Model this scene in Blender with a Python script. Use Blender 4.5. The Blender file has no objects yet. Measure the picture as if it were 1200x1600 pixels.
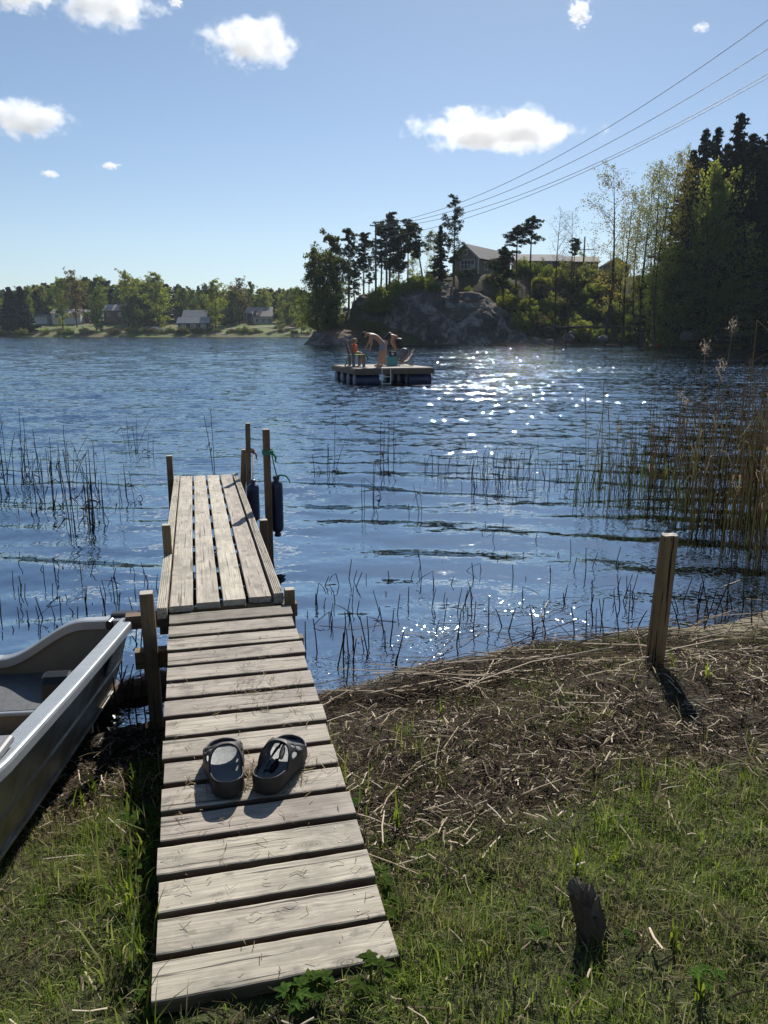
import bpy, math, random
import numpy as np
from mathutils import Vector, Matrix
R = math.radians
random.seed(7)
scn = bpy.context.scene
COL = scn.collection
# ------------------------------------------------------------------ camera
CAM_H = 2.0
PITCH = R(13.0)
FPX = 1230.0            # focal length in pixels of the 1200 px wide photograph
cd = bpy.data.cameras.new('camera'); cam = bpy.data.objects.new('camera', cd); COL.objects.link(cam)
cam.location = (0, 0, CAM_H); cam.rotation_euler = (R(90) - PITCH, 0, 0)
cd.sensor_fit = 'HORIZONTAL'; cd.sensor_width = 36.0; cd.lens = 36.0 * FPX / 1200.0
cd.clip_start = 0.05; cd.clip_end = 12000
scn.camera = cam
# ------------------------------------------------------------------ sky and sun
SUN_AZ, SUN_EL = R(9.0), R(37.0)        # azimuth measured from +Y towards +X
SUND = Vector((math.sin(SUN_AZ)*math.cos(SUN_EL), math.cos(SUN_AZ)*math.cos(SUN_EL), math.sin(SUN_EL)))
w = bpy.data.worlds.new('World'); scn.world = w; w.use_nodes = True
nt = w.node_tree; nt.nodes.clear()
sky = nt.nodes.new('ShaderNodeTexSky'); sky.sky_type = 'NISHITA'; sky.sun_disc = False
sky.sun_elevation = SUN_EL; sky.sun_rotation = SUN_AZ
sky.altitude = 100; sky.air_density = 1.0; sky.dust_density = 0.12; sky.ozone_density = 1.2
bg = nt.nodes.new('ShaderNodeBackground'); bg.inputs['Strength'].default_value = 0.074
wo = nt.nodes.new('ShaderNodeOutputWorld')

# clear spring air: the low sky stays pale blue instead of yellow
tcw = nt.nodes.new('ShaderNodeTexCoord'); sxy = nt.nodes.new('ShaderNodeSeparateXYZ'); nt.links.new(tcw.outputs['Generated'], sxy.inputs[0])
hr = nt.nodes.new('ShaderNodeValToRGB'); nt.links.new(sxy.outputs[2], hr.inputs[0])
for e_, (p_, c_) in zip(hr.color_ramp.elements, ((0.0, (0.66, 0.79, 1.02, 1)), (0.34, (0.99, 0.98, 0.98, 1)))): e_.position = p_; e_.color = c_
e_ = hr.color_ramp.elements.new(0.10); e_.color = (0.90, 0.93, 1.02, 1)
mw = nt.nodes.new('ShaderNodeMix'); mw.data_type = 'RGBA'; mw.blend_type = 'MULTIPLY'; mw.inputs[0].default_value = 1.0
nt.links.new(sky.outputs[0], mw.inputs[6]); nt.links.new(hr.outputs[0], mw.inputs[7]); nt.links.new(mw.outputs[2], bg.inputs[0])
nt.links.new(bg.outputs[0], wo.inputs[0])
sd = bpy.data.lights.new('sun', 'SUN'); sd.energy = 5.0; sd.angle = R(0.53); sd.color = (1.0, 0.95, 0.87)
sun = bpy.data.objects.new('sun', sd); COL.objects.link(sun)
sun.rotation_euler = SUND.to_track_quat('Z', 'Y').to_euler()
scn.view_settings.view_transform = 'Standard'; scn.view_settings.look = 'None'
scn.view_settings.exposure = 0.36; scn.view_settings.gamma = 1.0
scn.render.engine = 'CYCLES'
scn.cycles.max_bounces = 12; scn.cycles.transparent_max_bounces = 16
scn.cycles.volume_bounces = 10; scn.cycles.volume_step_rate = 1.0; scn.cycles.volume_max_steps = 128
scn.cycles.caustics_reflective = False; scn.cycles.caustics_refractive = False
scn.cycles.sample_clamp_indirect = 6.0

# ------------------------------------------------------------------ helpers
def ray(px, py):
    a = (px - 600.0)/FPX; b = -(py - 800.0)/FPX
    return np.array((a, math.cos(PITCH) + b*math.sin(PITCH), -math.sin(PITCH) + b*math.cos(PITCH)))
def atZ(px, py, z):                      # the point of height z seen at a pixel of the photo
    d = ray(px, py); t = (z - CAM_H)/d[2]; return Vector((d[0]*t, d[1]*t, z))
def atY(px, py, Y):                      # the point at distance Y
    d = ray(px, py); t = Y/d[1]; return Vector((d[0]*t, Y, CAM_H + d[2]*t))
def ss(a, b, x):
    t = np.clip((x - a)/(b - a), 0, 1); return t*t*(3 - 2*t)
_rng = np.random.RandomState(11)
_TAB = _rng.rand(256, 256)
def vnoise(x, y, seed=0):
    x = np.asarray(x, float) + seed*17.31; y = np.asarray(y, float) + seed*9.77
    xi = np.floor(x).astype(int); yi = np.floor(y).astype(int); fx = x - xi; fy = y - yi
    fx = fx*fx*(3-2*fx); fy = fy*fy*(3-2*fy)
    g = lambda i, j: _TAB[(xi+i) & 255, (yi+j) & 255]
    return (g(0,0)*(1-fx)+g(1,0)*fx)*(1-fy) + (g(0,1)*(1-fx)+g(1,1)*fx)*fy
def fbm(x, y, oct=4, seed=0, gain=0.5):
    s = 0; a = 1; t = 0
    for k in range(oct):
        s = s + a*vnoise(np.asarray(x)*2**k, np.asarray(y)*2**k, seed+k*3); t += a; a *= gain
    return s/t
_T3 = _rng.rand(32, 32, 32)
def vnoise3(p):
    p = np.asarray(p); i = np.floor(p).astype(int); f = p - i; f = f*f*(3-2*f)
    r = 0
    for a in (0,1):
        for b in (0,1):
            for c in (0,1):
                wgt = (f[:,0] if a else 1-f[:,0])*(f[:,1] if b else 1-f[:,1])*(f[:,2] if c else 1-f[:,2])
                r = r + wgt*_T3[(i[:,0]+a)&31, (i[:,1]+b)&31, (i[:,2]+c)&31]
    return r
def fbm3(p, oct=4, gain=0.5):
    s = 0; a = 1; t = 0
    for k in range(oct):
        s = s + a*vnoise3(p*2**k + k*5.3); t += a; a *= gain
    return s/t

def tag(o, label=None, cat=None, group=None, kind=None):
    if label: o['label'] = label
    if cat: o['category'] = cat
    if group: o['group'] = group
    if kind: o['kind'] = kind
    return o
def empty(name, loc=(0,0,0), rz=0.0, label=None, cat=None, group=None):
    o = bpy.data.objects.new(name, None); COL.objects.link(o); o.location = loc; o.rotation_euler = (0,0,rz)
    o.empty_display_size = 0.1
    return tag(o, label, cat, group)
def link(name, me, parent=None, loc=None, rot=None):
    o = bpy.data.objects.new(name, me); COL.objects.link(o)
    if parent is not None: o.parent = parent
    if loc is not None: o.location = loc
    if rot is not None: o.rotation_euler = rot
    return o
_kids = {}
def children(o):
    return [c for c in bpy.data.objects if c.parent == o]
def copy_tree(o, parent=None, kids=None):
    if kids is None:
        kids = {}
        for c in bpy.data.objects:
            if c.parent: kids.setdefault(c.parent.name, []).append(c)
    c = o.copy(); COL.objects.link(c); c.parent = parent
    for k in kids.get(o.name, []): copy_tree(k, c, kids)
    return c
def mesh_np(name, V, F, mats=(), smooth=False, mi=None):
    """V (n,3); F (m,3) or (m,4) array, or a list of such arrays"""
    me = bpy.data.meshes.new(name)
    Fs = F if isinstance(F, (list, tuple)) else [F]
    V = np.asarray(V, np.float32)
    me.vertices.add(len(V)); me.vertices.foreach_set('co', V.ravel())
    nl = sum(f.size for f in Fs); npol = sum(len(f) for f in Fs)
    me.loops.add(nl); me.polygons.add(npol)
    me.loops.foreach_set('vertex_index', np.concatenate([f.ravel() for f in Fs]).astype(np.int32))
    tot = np.concatenate([np.full(len(f), f.shape[1], np.int32) for f in Fs])
    st = np.concatenate([[0], np.cumsum(tot)[:-1]]).astype(np.int32)
    me.polygons.foreach_set('loop_start', st)
    if smooth: me.polygons.foreach_set('use_smooth', np.ones(npol, bool))
    if mi is not None: me.polygons.foreach_set('material_index', np.asarray(mi, np.int32))
    for m in mats: me.materials.append(m)
    me.update(calc_edges=True); me.validate()
    return me

class MB:
    """collects shapes, builds ONE mesh object"""
    def __init__(s): s.v = []; s.f = []; s.m = []; s.sm = []
    def add(s, vs, fs, mi=0, sm=False):
        n = len(s.v); s.v.extend([tuple(map(float, p)) for p in vs])
        for f in fs: s.f.append(tuple(i+n for i in f)); s.m.append(mi); s.sm.append(sm)
    def box(s, c, size, rz=0.0, mi=0, M=None):
        hx, hy, hz = [a/2 for a in size]
        vs = [Vector((x,y,z)) for x in (-hx,hx) for y in (-hy,hy) for z in (-hz,hz)]
        MM = Matrix.Translation(Vector(c)) @ Matrix.Rotation(rz, 4, 'Z')
        if M is not None: MM = Matrix.Translation(Vector(c)) @ M.to_4x4()
        vs = [MM @ p for p in vs]
        s.add(vs, [(0,1,3,2),(4,6,7,5),(0,4,5,1),(2,3,7,6),(0,2,6,4),(1,5,7,3)], mi)
    def beam(s, a, b, wx, wz, mi=0, r=0.004, up=Vector((0,0,1)), nseg=1, jit=0.0, rnd=random):
        """rounded rectangular bar from a to b"""
        a = Vector(a); b = Vector(b); d = (b-a).normalized()
        x = d.cross(up)
        if x.length < 1e-4: x = d.cross(Vector((0,1,0)))
        x.normalize(); z = x.cross(d)
        hx, hz = wx/2, wz/2; r = min(r, hx*.9, hz*.9); q = r*0.3
        prof = [(-hx+r,-hz),(hx-r,-hz),(hx-q,-hz+q),(hx,-hz+r),(hx,hz-r),(hx-q,hz-q),(hx-r,hz),(-hx+r,hz),(-hx+q,hz-q),(-hx,hz-r),(-hx,-hz+r),(-hx+q,-hz+q)]
        n = len(prof); vs = []
        for k in range(nseg+1):
            c = a.lerp(b, k/nseg)
            jx = rnd.uniform(-jit, jit); jz = rnd.uniform(-jit, jit)
            for (u, v) in prof: vs.append(c + x*(u + jx) + z*(v + jz))
        fs = []
        for k in range(nseg):
            for i in range(n):
                j = (i+1) % n; fs.append((k*n+i, k*n+j, (k+1)*n+j, (k+1)*n+i))
        fs.append(tuple(range(n))[::-1]); fs.append(tuple(nseg*n + i for i in range(n)))
        s.add(vs, fs, mi)
    def tube(s, pts, rad, n=8, mi=0, caps=True, sm=True):
        pts = [Vector(p) for p in pts]
        if not hasattr(rad, '__len__'): rad = [rad]*len(pts)
        vs = []; ref = Vector((0.31,0.17,0.93))
        for k, p in enumerate(pts):
            d = (pts[min(k+1,len(pts)-1)] - pts[max(k-1,0)]).normalized()
            x = d.cross(ref)
            if x.length < 1e-3: x = d.cross(Vector((1,0,0)))
            x.normalize(); y = d.cross(x)
            for i in range(n):
                a = 2*math.pi*i/n; vs.append(p + (x*math.cos(a) + y*math.sin(a))*rad[k])
        fs = []
        for k in range(len(pts)-1):
            for i in range(n):
                j = (i+1) % n; fs.append((k*n+i, k*n+j, (k+1)*n+j, (k+1)*n+i))
        if caps: fs.append(tuple(range(n))[::-1]); fs.append(tuple((len(pts)-1)*n+i for i in range(n)))
        s.add(vs, fs, mi, sm)
    def lathe(s, prof, c=(0,0,0), n=16, mi=0, M=None, sm=True):
        c = Vector(c); vs = []; M = M or Matrix.Identity(3)
        for (r, z) in prof:
            for i in range(n):
                a = 2*math.pi*i/n; vs.append(c + M @ Vector((r*math.cos(a), r*math.sin(a), z)))
        fs = []
        for k in range(len(prof)-1):
            for i in range(n):
                j = (i+1)%n; fs.append((k*n+i, k*n+j, (k+1)*n+j, (k+1)*n+i))
        fs.append(tuple(range(n))[::-1]); fs.append(tuple((len(prof)-1)*n+i for i in range(n)))
        s.add(vs, fs, mi, sm)
    def build(s, name, mats, parent=None, loc=None, rot=None):
        me = bpy.data.meshes.new(name); me.from_pydata(s.v, [], s.f)
        if not isinstance(mats, (list, tuple)): mats = [mats]
        for m in mats: me.materials.append(m)
        me.polygons.foreach_set('material_index', s.m); me.polygons.foreach_set('use_smooth', s.sm)
        me.update()
        return link(name, me, parent, loc, rot)

# ---- node helper
class N:
    def __init__(s, name):
        s.m = bpy.data.materials.new(name); s.m.use_nodes = True; s.t = s.m.node_tree; s.t.nodes.clear()
        s.out = s.t.nodes.new('ShaderNodeOutputMaterial')
    def n(s, typ, **kw):
        nd = s.t.nodes.new('ShaderNode'+typ); ins = {}
        for k, v in kw.items():
            if hasattr(nd, k) and not k[0].isupper(): setattr(nd, k, v)
            else: ins[k] = v
        for k, v in ins.items(): s.set(nd, k.replace('_', ' '), v)
        return nd
    def set(s, nd, k, v):
        k = nd.inputs[int(k[1:])] if (k[0] == 'i' and k[1:].isdigit()) else nd.inputs[k]
        if isinstance(v, bpy.types.NodeSocket): s.t.links.new(v, k)
        elif isinstance(v, bpy.types.Node): s.t.links.new(v.outputs[0], k)
        else:
            if k.type == 'RGBA' and len(v) == 3: v = (*v, 1)
            k.default_value = v
    def surf(s, nd): s.t.links.new(nd.outputs[0], s.out.inputs['Surface']); return s.m
    def math(s, op, a, b=0.0, c=0.0, clamp=False):
        nd = s.t.nodes.new('ShaderNodeMath'); nd.operation = op; nd.use_clamp = clamp
        for i, v in enumerate((a, b, c)): s.set(nd, 'i%d' % i, v)
        return nd.outputs[0]
    def vmath(s, op, a, b=(0,0,0), sc=None):
        nd = s.t.nodes.new('ShaderNodeVectorMath'); nd.operation = op
        s.set(nd, 'i0', a); s.set(nd, 'i1', b)
        if sc is not None: s.set(nd, 'Scale', sc)
        return nd.outputs[0]
    def mix(s, f, a, b, blend='MIX'):
        nd = s.t.nodes.new('ShaderNodeMix'); nd.data_type = 'RGBA'; nd.blend_type = blend
        for i, v in ((0, f), (6, a), (7, b)):
            if isinstance(v, bpy.types.NodeSocket): s.t.links.new(v, nd.inputs[i])
            elif i == 0: nd.inputs[0].default_value = v
            else: nd.inputs[i].default_value = (*v, 1) if len(v) == 3 else v
        return nd.outputs[2]
    def ramp(s, f, stops, interp='LINEAR'):
        nd = s.t.nodes.new('ShaderNodeValToRGB'); cr = nd.color_ramp; cr.interpolation = interp
        s.t.links.new(f, nd.inputs[0])
        while len(cr.elements) < len(stops): cr.elements.new(0.5)
        for e, (p, c) in zip(cr.elements, stops):
            e.position = p
            if not hasattr(c, '__len__'): c = (c, c, c)
            e.color = (*c, 1) if len(c) == 3 else c
        return nd.outputs[0]
    def coord(s, which='Object'):
        return s.t.nodes.new('ShaderNodeTexCoord').outputs[which]
    def pos(s): return s.t.nodes.new('ShaderNodeNewGeometry').outputs['Position']
    def island(s): return s.t.nodes.new('ShaderNodeNewGeometry').outputs['Random Per Island']
    def orand(s): return s.t.nodes.new('ShaderNodeObjectInfo').outputs['Random']
    def noise(s, vec, scale, detail=3, rough=0.5, dist=0.0, out=0):
        nd = s.t.nodes.new('ShaderNodeTexNoise'); s.t.links.new(vec, nd.inputs['Vector'])
        nd.inputs['Scale'].default_value = scale; nd.inputs['Detail'].default_value = detail
        nd.inputs['Roughness'].default_value = rough; nd.inputs['Distortion'].default_value = dist
        return nd.outputs[out]
    def vor(s, vec, scale, feature='F1', out=0, rnd=1.0, dim='3D'):
        nd = s.t.nodes.new('ShaderNodeTexVoronoi'); nd.voronoi_dimensions = dim; nd.feature = feature
        s.t.links.new(vec, nd.inputs['Vector']); nd.inputs['Scale'].default_value = scale
        nd.inputs['Randomness'].default_value = rnd
        return nd.outputs[out]
    def mapv(s, vec, scale=(1,1,1), loc=(0,0,0), rot=(0,0,0)):
        nd = s.t.nodes.new('ShaderNodeMapping'); s.t.links.new(vec, nd.inputs['Vector'])
        nd.inputs['Scale'].default_value = scale; s.set(nd, 'Location', loc); nd.inputs['Rotation'].default_value = rot
        return nd.outputs[0]
    def bump(s, h, strength=0.5, dist=0.01, normal=None):
        nd = s.t.nodes.new('ShaderNodeBump'); s.t.links.new(h, nd.inputs['Height'])
        nd.inputs['Strength'].default_value = strength; nd.inputs['Distance'].default_value = dist
        if normal is not None: s.t.links.new(normal, nd.inputs['Normal'])
        return nd.outputs[0]
    def pbsdf(s, col, rough=0.6, metal=0.0, normal=None, spec=0.5, **kw):
        nd = s.t.nodes.new('ShaderNodeBsdfPrincipled')
        s.set(nd, 'Base Color', col); s.set(nd, 'Roughness', rough); s.set(nd, 'Metallic', metal)
        s.set(nd, 'Specular IOR Level', spec)
        if normal is not None: s.set(nd, 'Normal', normal)
        for k, v in kw.items(): s.set(nd, k.replace('_', ' '), v)
        return nd
def hsv_var(s, col, fac, dh=0.02, dv=0.35):
    nd = s.t.nodes.new('ShaderNodeHueSaturation')
    s.set(nd, 'Hue', s.math('MULTIPLY_ADD', fac, 2*dh, 0.5-dh)); s.set(nd, 'Value', s.math('MULTIPLY_ADD', fac, 2*dv, 1-dv))
    s.set(nd, 'Color', col); return nd.outputs[0]

def simple(name, col, rough=0.6, metal=0.0, var=0.25, scale=12.0, bump=0.0, spec=0.5):
    s = N(name); o = s.coord()
    nz = s.noise(o, scale, 5, 0.6)
    c = s.mix(nz, tuple(a*(1-var) for a in col), tuple(min(1, a*(1+var)) for a in col))
    nrm = s.bump(nz, bump, 0.01) if bump else None
    return s.surf(s.pbsdf(c, rough, metal, nrm, spec))

# ---- wood: grain along local X, knots, cracks, weathering
def wood(name, base, dark, rough=0.75, upright=False):
    s = N(name); o = s.coord('Object')
    if upright:          # the grain of a post runs up it
        sx_ = s.t.nodes.new('ShaderNodeSeparateXYZ'); s.t.links.new(o, sx_.inputs[0]); cx_ = s.t.nodes.new('ShaderNodeCombineXYZ')
        s.t.links.new(sx_.outputs[2], cx_.inputs[0]); s.t.links.new(sx_.outputs[0], cx_.inputs[1]); s.t.links.new(sx_.outputs[1], cx_.inputs[2]); o = cx_.outputs[0]
    off = s.t.nodes.new('ShaderNodeCombineXYZ'); r = s.orand()
    s.set(off, 'X', s.math('MULTIPLY', r, 37.0)); s.set(off, 'Y', s.math('MULTIPLY', r, 91.0)); s.set(off, 'Z', s.math('MULTIPLY', r, 13.0))
    p = s.vmath('ADD', o, off.outputs[0])
    # knots
    kv = s.mapv(p, (2.0, 4.2, 0.0)); kd = s.math('ADD', s.vor(kv, 1.0, dim='2D'), s.math('MULTIPLY', s.math('SUBTRACT', s.noise(s.mapv(p, (30, 60, 0)), 1.0, 3, 0.6), 0.5), 0.055))
    knot = s.math('SUBTRACT', 1.0, s.math('MULTIPLY', kd, 9.0), clamp=True)
    warp = s.math('MULTIPLY', s.math('SUBTRACT', 1.0, s.math('MULTIPLY', kd, 4.0), clamp=True), 0.8)
    g0 = s.mapv(p, (0.9, 14.0, 14.0))
    gn = s.noise(g0, 1.0, 2, 0.5)
    rings = s.math('ADD', s.math('MULTIPLY', gn, 9.0), s.math('MULTIPLY', warp, 4.0))
    band = s.math('ABSOLUTE', s.math('SUBTRACT', s.math('FRACT', rings), 0.5))
    band = s.math('MULTIPLY', band, 2.0)
    fine = s.noise(s.mapv(p, (3.0, 130.0, 130.0)), 1.0, 4, 0.65)
    crack = s.noise(s.mapv(p, (1.6, 55.0, 55.0)), 1.0, 3, 0.6)
    crackm = s.ramp(crack, [(0.0,1),(0.34,1),(0.39,0),(1,0)])
    stain = s.noise(s.mapv(p, (4, 7, 7)), 1.0, 5, 0.62)
    c = s.mix(s.math('MULTIPLY', band, 0.5), base, tuple(a*0.62 for a in base))
    c = s.mix(s.ramp(fine, [(0.35, 0.0), (0.75, 0.85)]), c, dark)
    c = s.mix(s.ramp(stain, [(0.47, 0.0), (0.64, 0.75)]), c, tuple(a*0.42 for a in base))
    c = s.mix(s.math('MULTIPLY', crackm, 0.8), c, (0.035, 0.028, 0.02))
    dirt = s.noise(s.mapv(p, (9, 16, 16)), 1.0, 6, 0.7)
    c = s.mix(s.ramp(dirt, [(0.56, 0.0), (0.66, 0.8)]), c, tuple(a*0.30 for a in base))
    kr = s.math('FRACT', s.math('MULTIPLY', kd, 38.0))
    c = s.mix(s.math('MULTIPLY', knot, 1.3, clamp=True), c, s.mix(kr, tuple(a*0.5 for a in dark), tuple(a*0.6 for a in base)))
    c = s.mix(0.5, c, s.mix(r, tuple(a*0.8 for a in base), tuple(min(1, a*1.15) for a in base)), 'MULTIPLY') if False else c
    c = hsv_var(s, c, r, 0.012, 0.13)
    h = s.math('SUBTRACT', s.math('MULTIPLY_ADD', fine, 0.5, s.math('MULTIPLY', band, 0.25)), crackm)
    return s.surf(s.pbsdf(c, rough, 0.0, s.bump(h, 0.55, 0.0025), 0.35))
M_PLANK = wood('weathered_plank', (0.56, 0.50, 0.405), (0.19, 0.15, 0.11))
M_PLANKDIRTY = wood('dirty_plank', (0.30, 0.265, 0.215), (0.10, 0.08, 0.06))
M_POST = wood('treated_post', (0.25, 0.17, 0.095), (0.075, 0.05, 0.03))
M_POSTV = wood('upright_post', (0.27, 0.18, 0.10), (0.08, 0.052, 0.03), upright=True)
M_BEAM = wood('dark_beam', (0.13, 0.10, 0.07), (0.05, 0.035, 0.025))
M_ENDGRAIN = simple('pale_end_grain', (0.40, 0.36, 0.30), 0.8, var=0.3, scale=60)
M_STEEL = simple('dull_screw', (0.22, 0.20, 0.18), 0.55, 0.8)
M_EDGE = wood('dark_plank_edge', (0.17, 0.125, 0.085), (0.06, 0.045, 0.03))  # darker brown wood for plank sides and undersides
# ------------------------------------------------------------------ near ground, lake bed
_sx = np.array([-60, -12, -5, -2.4, -1.7, -1.3, -0.8, -0.34, 0.2, 0.7, 1.2, 1.8, 2.6, 3.4, 5.0, 9.0, 14, 60])
_sy = np.array([ -6,  0, 2.2, 3.05, 3.35, 3.62, 3.85, 4.05, 4.30, 4.62, 4.85, 4.95, 5.02, 5.3, 6.3, 8.5, 9.0, 2.0])
def yshore(x): return np.interp(x, _sx, _sy) + 0.26*(fbm(np.asarray(x)*2.6, np.asarray(x)*0+3.1, 5, 5, 0.6) - 0.5)
def gz(x, y):
    x = np.asarray(x, float); y = np.asarray(y, float)
    d = yshore(x) - y
    land = 0.135*np.minimum(d, 2.4) - 0.035*ss(0, 0.35, d)*(1-ss(0.35, 1.1, d)) + 0.045*np.clip(d-2.4, 0, 8) + 0.01
    dw = -d
    wet = -((0.085 - 0.05*ss(1.5, 2.6, x))*np.minimum(dw, 2.0) + 0.22*np.clip(dw-2.0, 0, 12)) + 0.01
    z = np.where(d > 0, land, wet)
    amp = 0.012 + 0.05*ss(-0.2, 0.8, d)
    z = z + amp*(fbm(x*2.7, y*2.7, 4, 2) - 0.5) + 0.060*ss(0.2, 1.0, d)*(fbm(x*8, y*8, 4, 8) - 0.5)
    z = z + 0.06*np.exp(-((x-1.9)**2/0.9 + (y-3.9)**2/0.25))
    # kept low under the boardwalk
    u = (x + 0.26)*math.sin(R(13.7)) + (y - 1.7)*math.cos(R(13.7)); v = (x + 0.26)*math.cos(R(13.7)) - (y-1.7)*-math.sin(R(13.7))
    return np.maximum(z, -3.0)
def gzf(x, y): return float(gz(np.array([x]), np.array([y]))[0])

def polar(r0, ratio, r1, nd, half, nc):
    nr = int(math.log(r1/r0)/math.log(ratio)) + 1
    rr = r0*ratio**np.arange(nr + 1)
    a1 = np.linspace(-half, half, nd); a2 = np.linspace(half, 2*math.pi - half, nc + 1)[1:-1]
    aa = np.concatenate([a1, a2]); A, RR = np.meshgrid(aa, rr)
    X = RR*np.sin(A); Y = RR*np.cos(A)
    na = len(aa); i = np.arange(len(rr)-1)[:, None]*na; j = np.arange(na)[None, :]; j2 = (j+1) % na
    F = np.stack([i+j, i+j2, i+na+j2, i+na+j], -1).reshape(-1, 4)
    return X.ravel(), Y.ravel(), F[:, ::-1], RR.ravel(), na

s = N('shore_ground'); p = s.pos()
n1 = s.noise(p, 3.0, 6, 0.62); n2 = s.noise(p, 45.0, 4, 0.7); n3 = s.noise(p, 9.0, 5, 0.6)
soil = s.mix(n2, (0.014, 0.010, 0.007), (0.060, 0.044, 0.028))
soil = s.mix(s.ramp(n3, [(0.45, 0), (0.65, 1)]), soil, (0.06, 0.044, 0.028))
moss = s.mix(n2, (0.030, 0.042, 0.012), (0.085, 0.10, 0.034))
at = s.t.nodes.new('ShaderNodeAttribute'); at.attribute_name = 'zone'
sep = s.t.nodes.new('ShaderNodeSeparateColor'); s.t.links.new(at.outputs['Color'], sep.inputs[0])
c = s.mix(s.math('MULTIPLY', sep.outputs[0], s.ramp(n1, [(0.35, 0.25), (0.6, 1.0)])), soil, moss)
spx = s.t.nodes.new('ShaderNodeSeparateXYZ'); s.t.links.new(p, spx.inputs[0]); rs_ = s.math('MULTIPLY', s.math('SUBTRACT', spx.outputs[0], 1.2), 0.7, clamp=True)
sand = s.mix(rs_, s.mix(n3, (0.018, 0.015, 0.010), (0.065, 0.052, 0.034)), s.mix(n3, (0.17, 0.135, 0.075), (0.46, 0.38, 0.22)))
sand = s.mix(s.ramp(n1, [(0.4, 0), (0.62, 1)]), sand, (0.06, 0.05, 0.032))
c = s.mix(sep.outputs[1], c, sand)
nrm = s.bump(s.math('ADD', n2, s.math('MULTIPLY', n3, 1.5)), 0.9, 0.03)
M_GROUND = s.surf(s.pbsdf(c, s.math('MULTIPLY_ADD', sep.outputs[1], -0.35, 0.95), 0, nrm, 0.25))
X, Y, F, RR, na = polar(0.35, 1.0085, 60, 460, R(42), 90)
cc = len(X)
V = np.stack([X, Y, gz(X, Y)], 1)
# the lake bed runs on under the water to the far shores
X2, Y2, F2, R2, _ = polar(60*1.0001, 1.25, 3000, 80, R(42), 40)
V = np.concatenate([V, [[0, 0, gzf(0, 0)]]])
fan = np.array([[cc, (k+1) % na, k] for k in range(na)])
me = mesh_np('ground', V, [F, fan], [M_GROUND], True)
d = yshore(V[:,0]) - V[:,1]
zc = np.zeros((len(V), 4), np.float32)
right = ss(-0.3, 0.2, V[:,0])
gstart = (1-right)*0.75 + right*1.85
zc[:,0] = ss(gstart-0.25, gstart+0.4, d) + 0.8*np.exp(-((d-0.25)/0.3)**2)*ss(0.6, 1.3, V[:,0])
zc[:,1] = ss(0.05, -0.12, d)
zc[:,3] = 1
ca = me.color_attributes.new('zone', 'FLOAT_COLOR', 'POINT'); ca.data.foreach_set('color', np.clip(zc,0,1).ravel())
tag(link('ground', me), kind='structure')
# deep lake bed beyond
Vb = np.stack([X2, Y2, np.full(len(X2), -3.2)], 1)
M_BED = simple('lake_bed_mud', (0.03, 0.027, 0.018), 0.9)
bed = mesh_np('lake_bed', Vb, F2, [M_BED]); tag(link('lake_bed', bed), kind='structure')

# ------------------------------------------------------------------ water
X, Y, F, RR, na = polar(1.6, 1.0062, 330, 640, R(34), 60)
rng = np.random.RandomState(4)
def waves(X, Y, RR, ncomp=64):
    Z = np.zeros(len(X)); sp = RR*0.0062
    dsh = np.maximum(Y - yshore(X), -0.5)
    shal = 0.16 + 0.84*ss(0.0, 1.8, dsh)
    gust = 0.75 + 0.5*fbm(X*0.11 + 5, Y*0.07, 3, 7)
    near = 1 - ss(9.0, 20.0, RR)        # sheltered water: only the long smooth swell is left
    for k in range(ncomp):
        lam = 0.16*(2.4/0.16)**((k+rng.rand())/ncomp)
        th = rng.normal(R(-8), R(24) if lam > 0.5 else R(42))
        kx, ky = math.sin(th)*2*math.pi/lam, -math.cos(th)*2*math.pi/lam
        slope = 0.017 if lam > 0.9 else (0.028 if lam > 0.4 else 0.036)
        a = slope*lam/(2*math.pi)
        fade = ss(1.6, 3.2, lam/sp)
        calm = 1 - near*(0.66 + 0.16*(1 - ss(0.35, 0.8, lam)))
        Z += a*fade*calm*np.sin(kx*X + ky*Y + rng.rand()*6.283)
    Z = Z*shal*gust
    # long sheltered swell with sharper crests near the jetty
    sw = 0
    for lam, th, am, ph in ((0.95, R(-14), 0.0085, 0.3), (0.72, R(4), 0.0050, 2.0), (1.35, R(-22), 0.010, 4.1), (0.5, R(-10), 0.0022, 1.0)):
        q = (math.sin(th)*X - math.cos(th)*Y)*2*math.pi/lam + 1.3*fbm(X*0.5, Y*0.6, 2, 3)*2.5 + ph
        sw = sw + am*(np.sin(q) + 0.22*np.sin(2*q + 0.6))
    Z += sw*(0.30 + 0.55*near)*shal*(0.45+1.1*fbm(X*0.35+9, Y*0.6, 2, 12))
    return Z
Z = waves(X, Y, RR)
me = mesh_np('lake_water', np.stack([X, Y, Z], 1), F, [], True)
dep = np.clip(-gz(X, Y), 0, 3)
fa = me.attributes.new('depth', 'FLOAT', 'POINT'); fa.data.foreach_set('value', dep.astype(np.float32))
s = N('lake_water'); p = s.pos()
at = s.t.nodes.new('ShaderNodeAttribute'); at.attribute_name = 'depth'
geo = s.t.nodes.new('ShaderNodeNewGeometry')
cdn = s.t.nodes.new('ShaderNodeVectorMath'); cdn.operation = 'LENGTH'; s.t.links.new(p, cdn.inputs[0])
dist = cdn.outputs['Value']
def slopes(scale, st, sx=0.55, det=2):
    q = s.noise(s.mapv(p, (sx*scale, scale, scale), rot=(0,0,R(9))), 1.0, det, 0.55, out=1)
    q = s.vmath('SUBTRACT', q, (0.5, 0.5, 0.5))
    return s.vmath('MULTIPLY', q, (st*0.8, st, 0.0))
far = s.math('MULTIPLY', s.math('SUBTRACT', dist, 5.0), 1/22.0, clamp=True)
far = s.math('POWER', far, 1.4)
vfar = s.math('MULTIPLY', s.math('SUBTRACT', dist, 25.0), 1/70.0, clamp=True)
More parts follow.
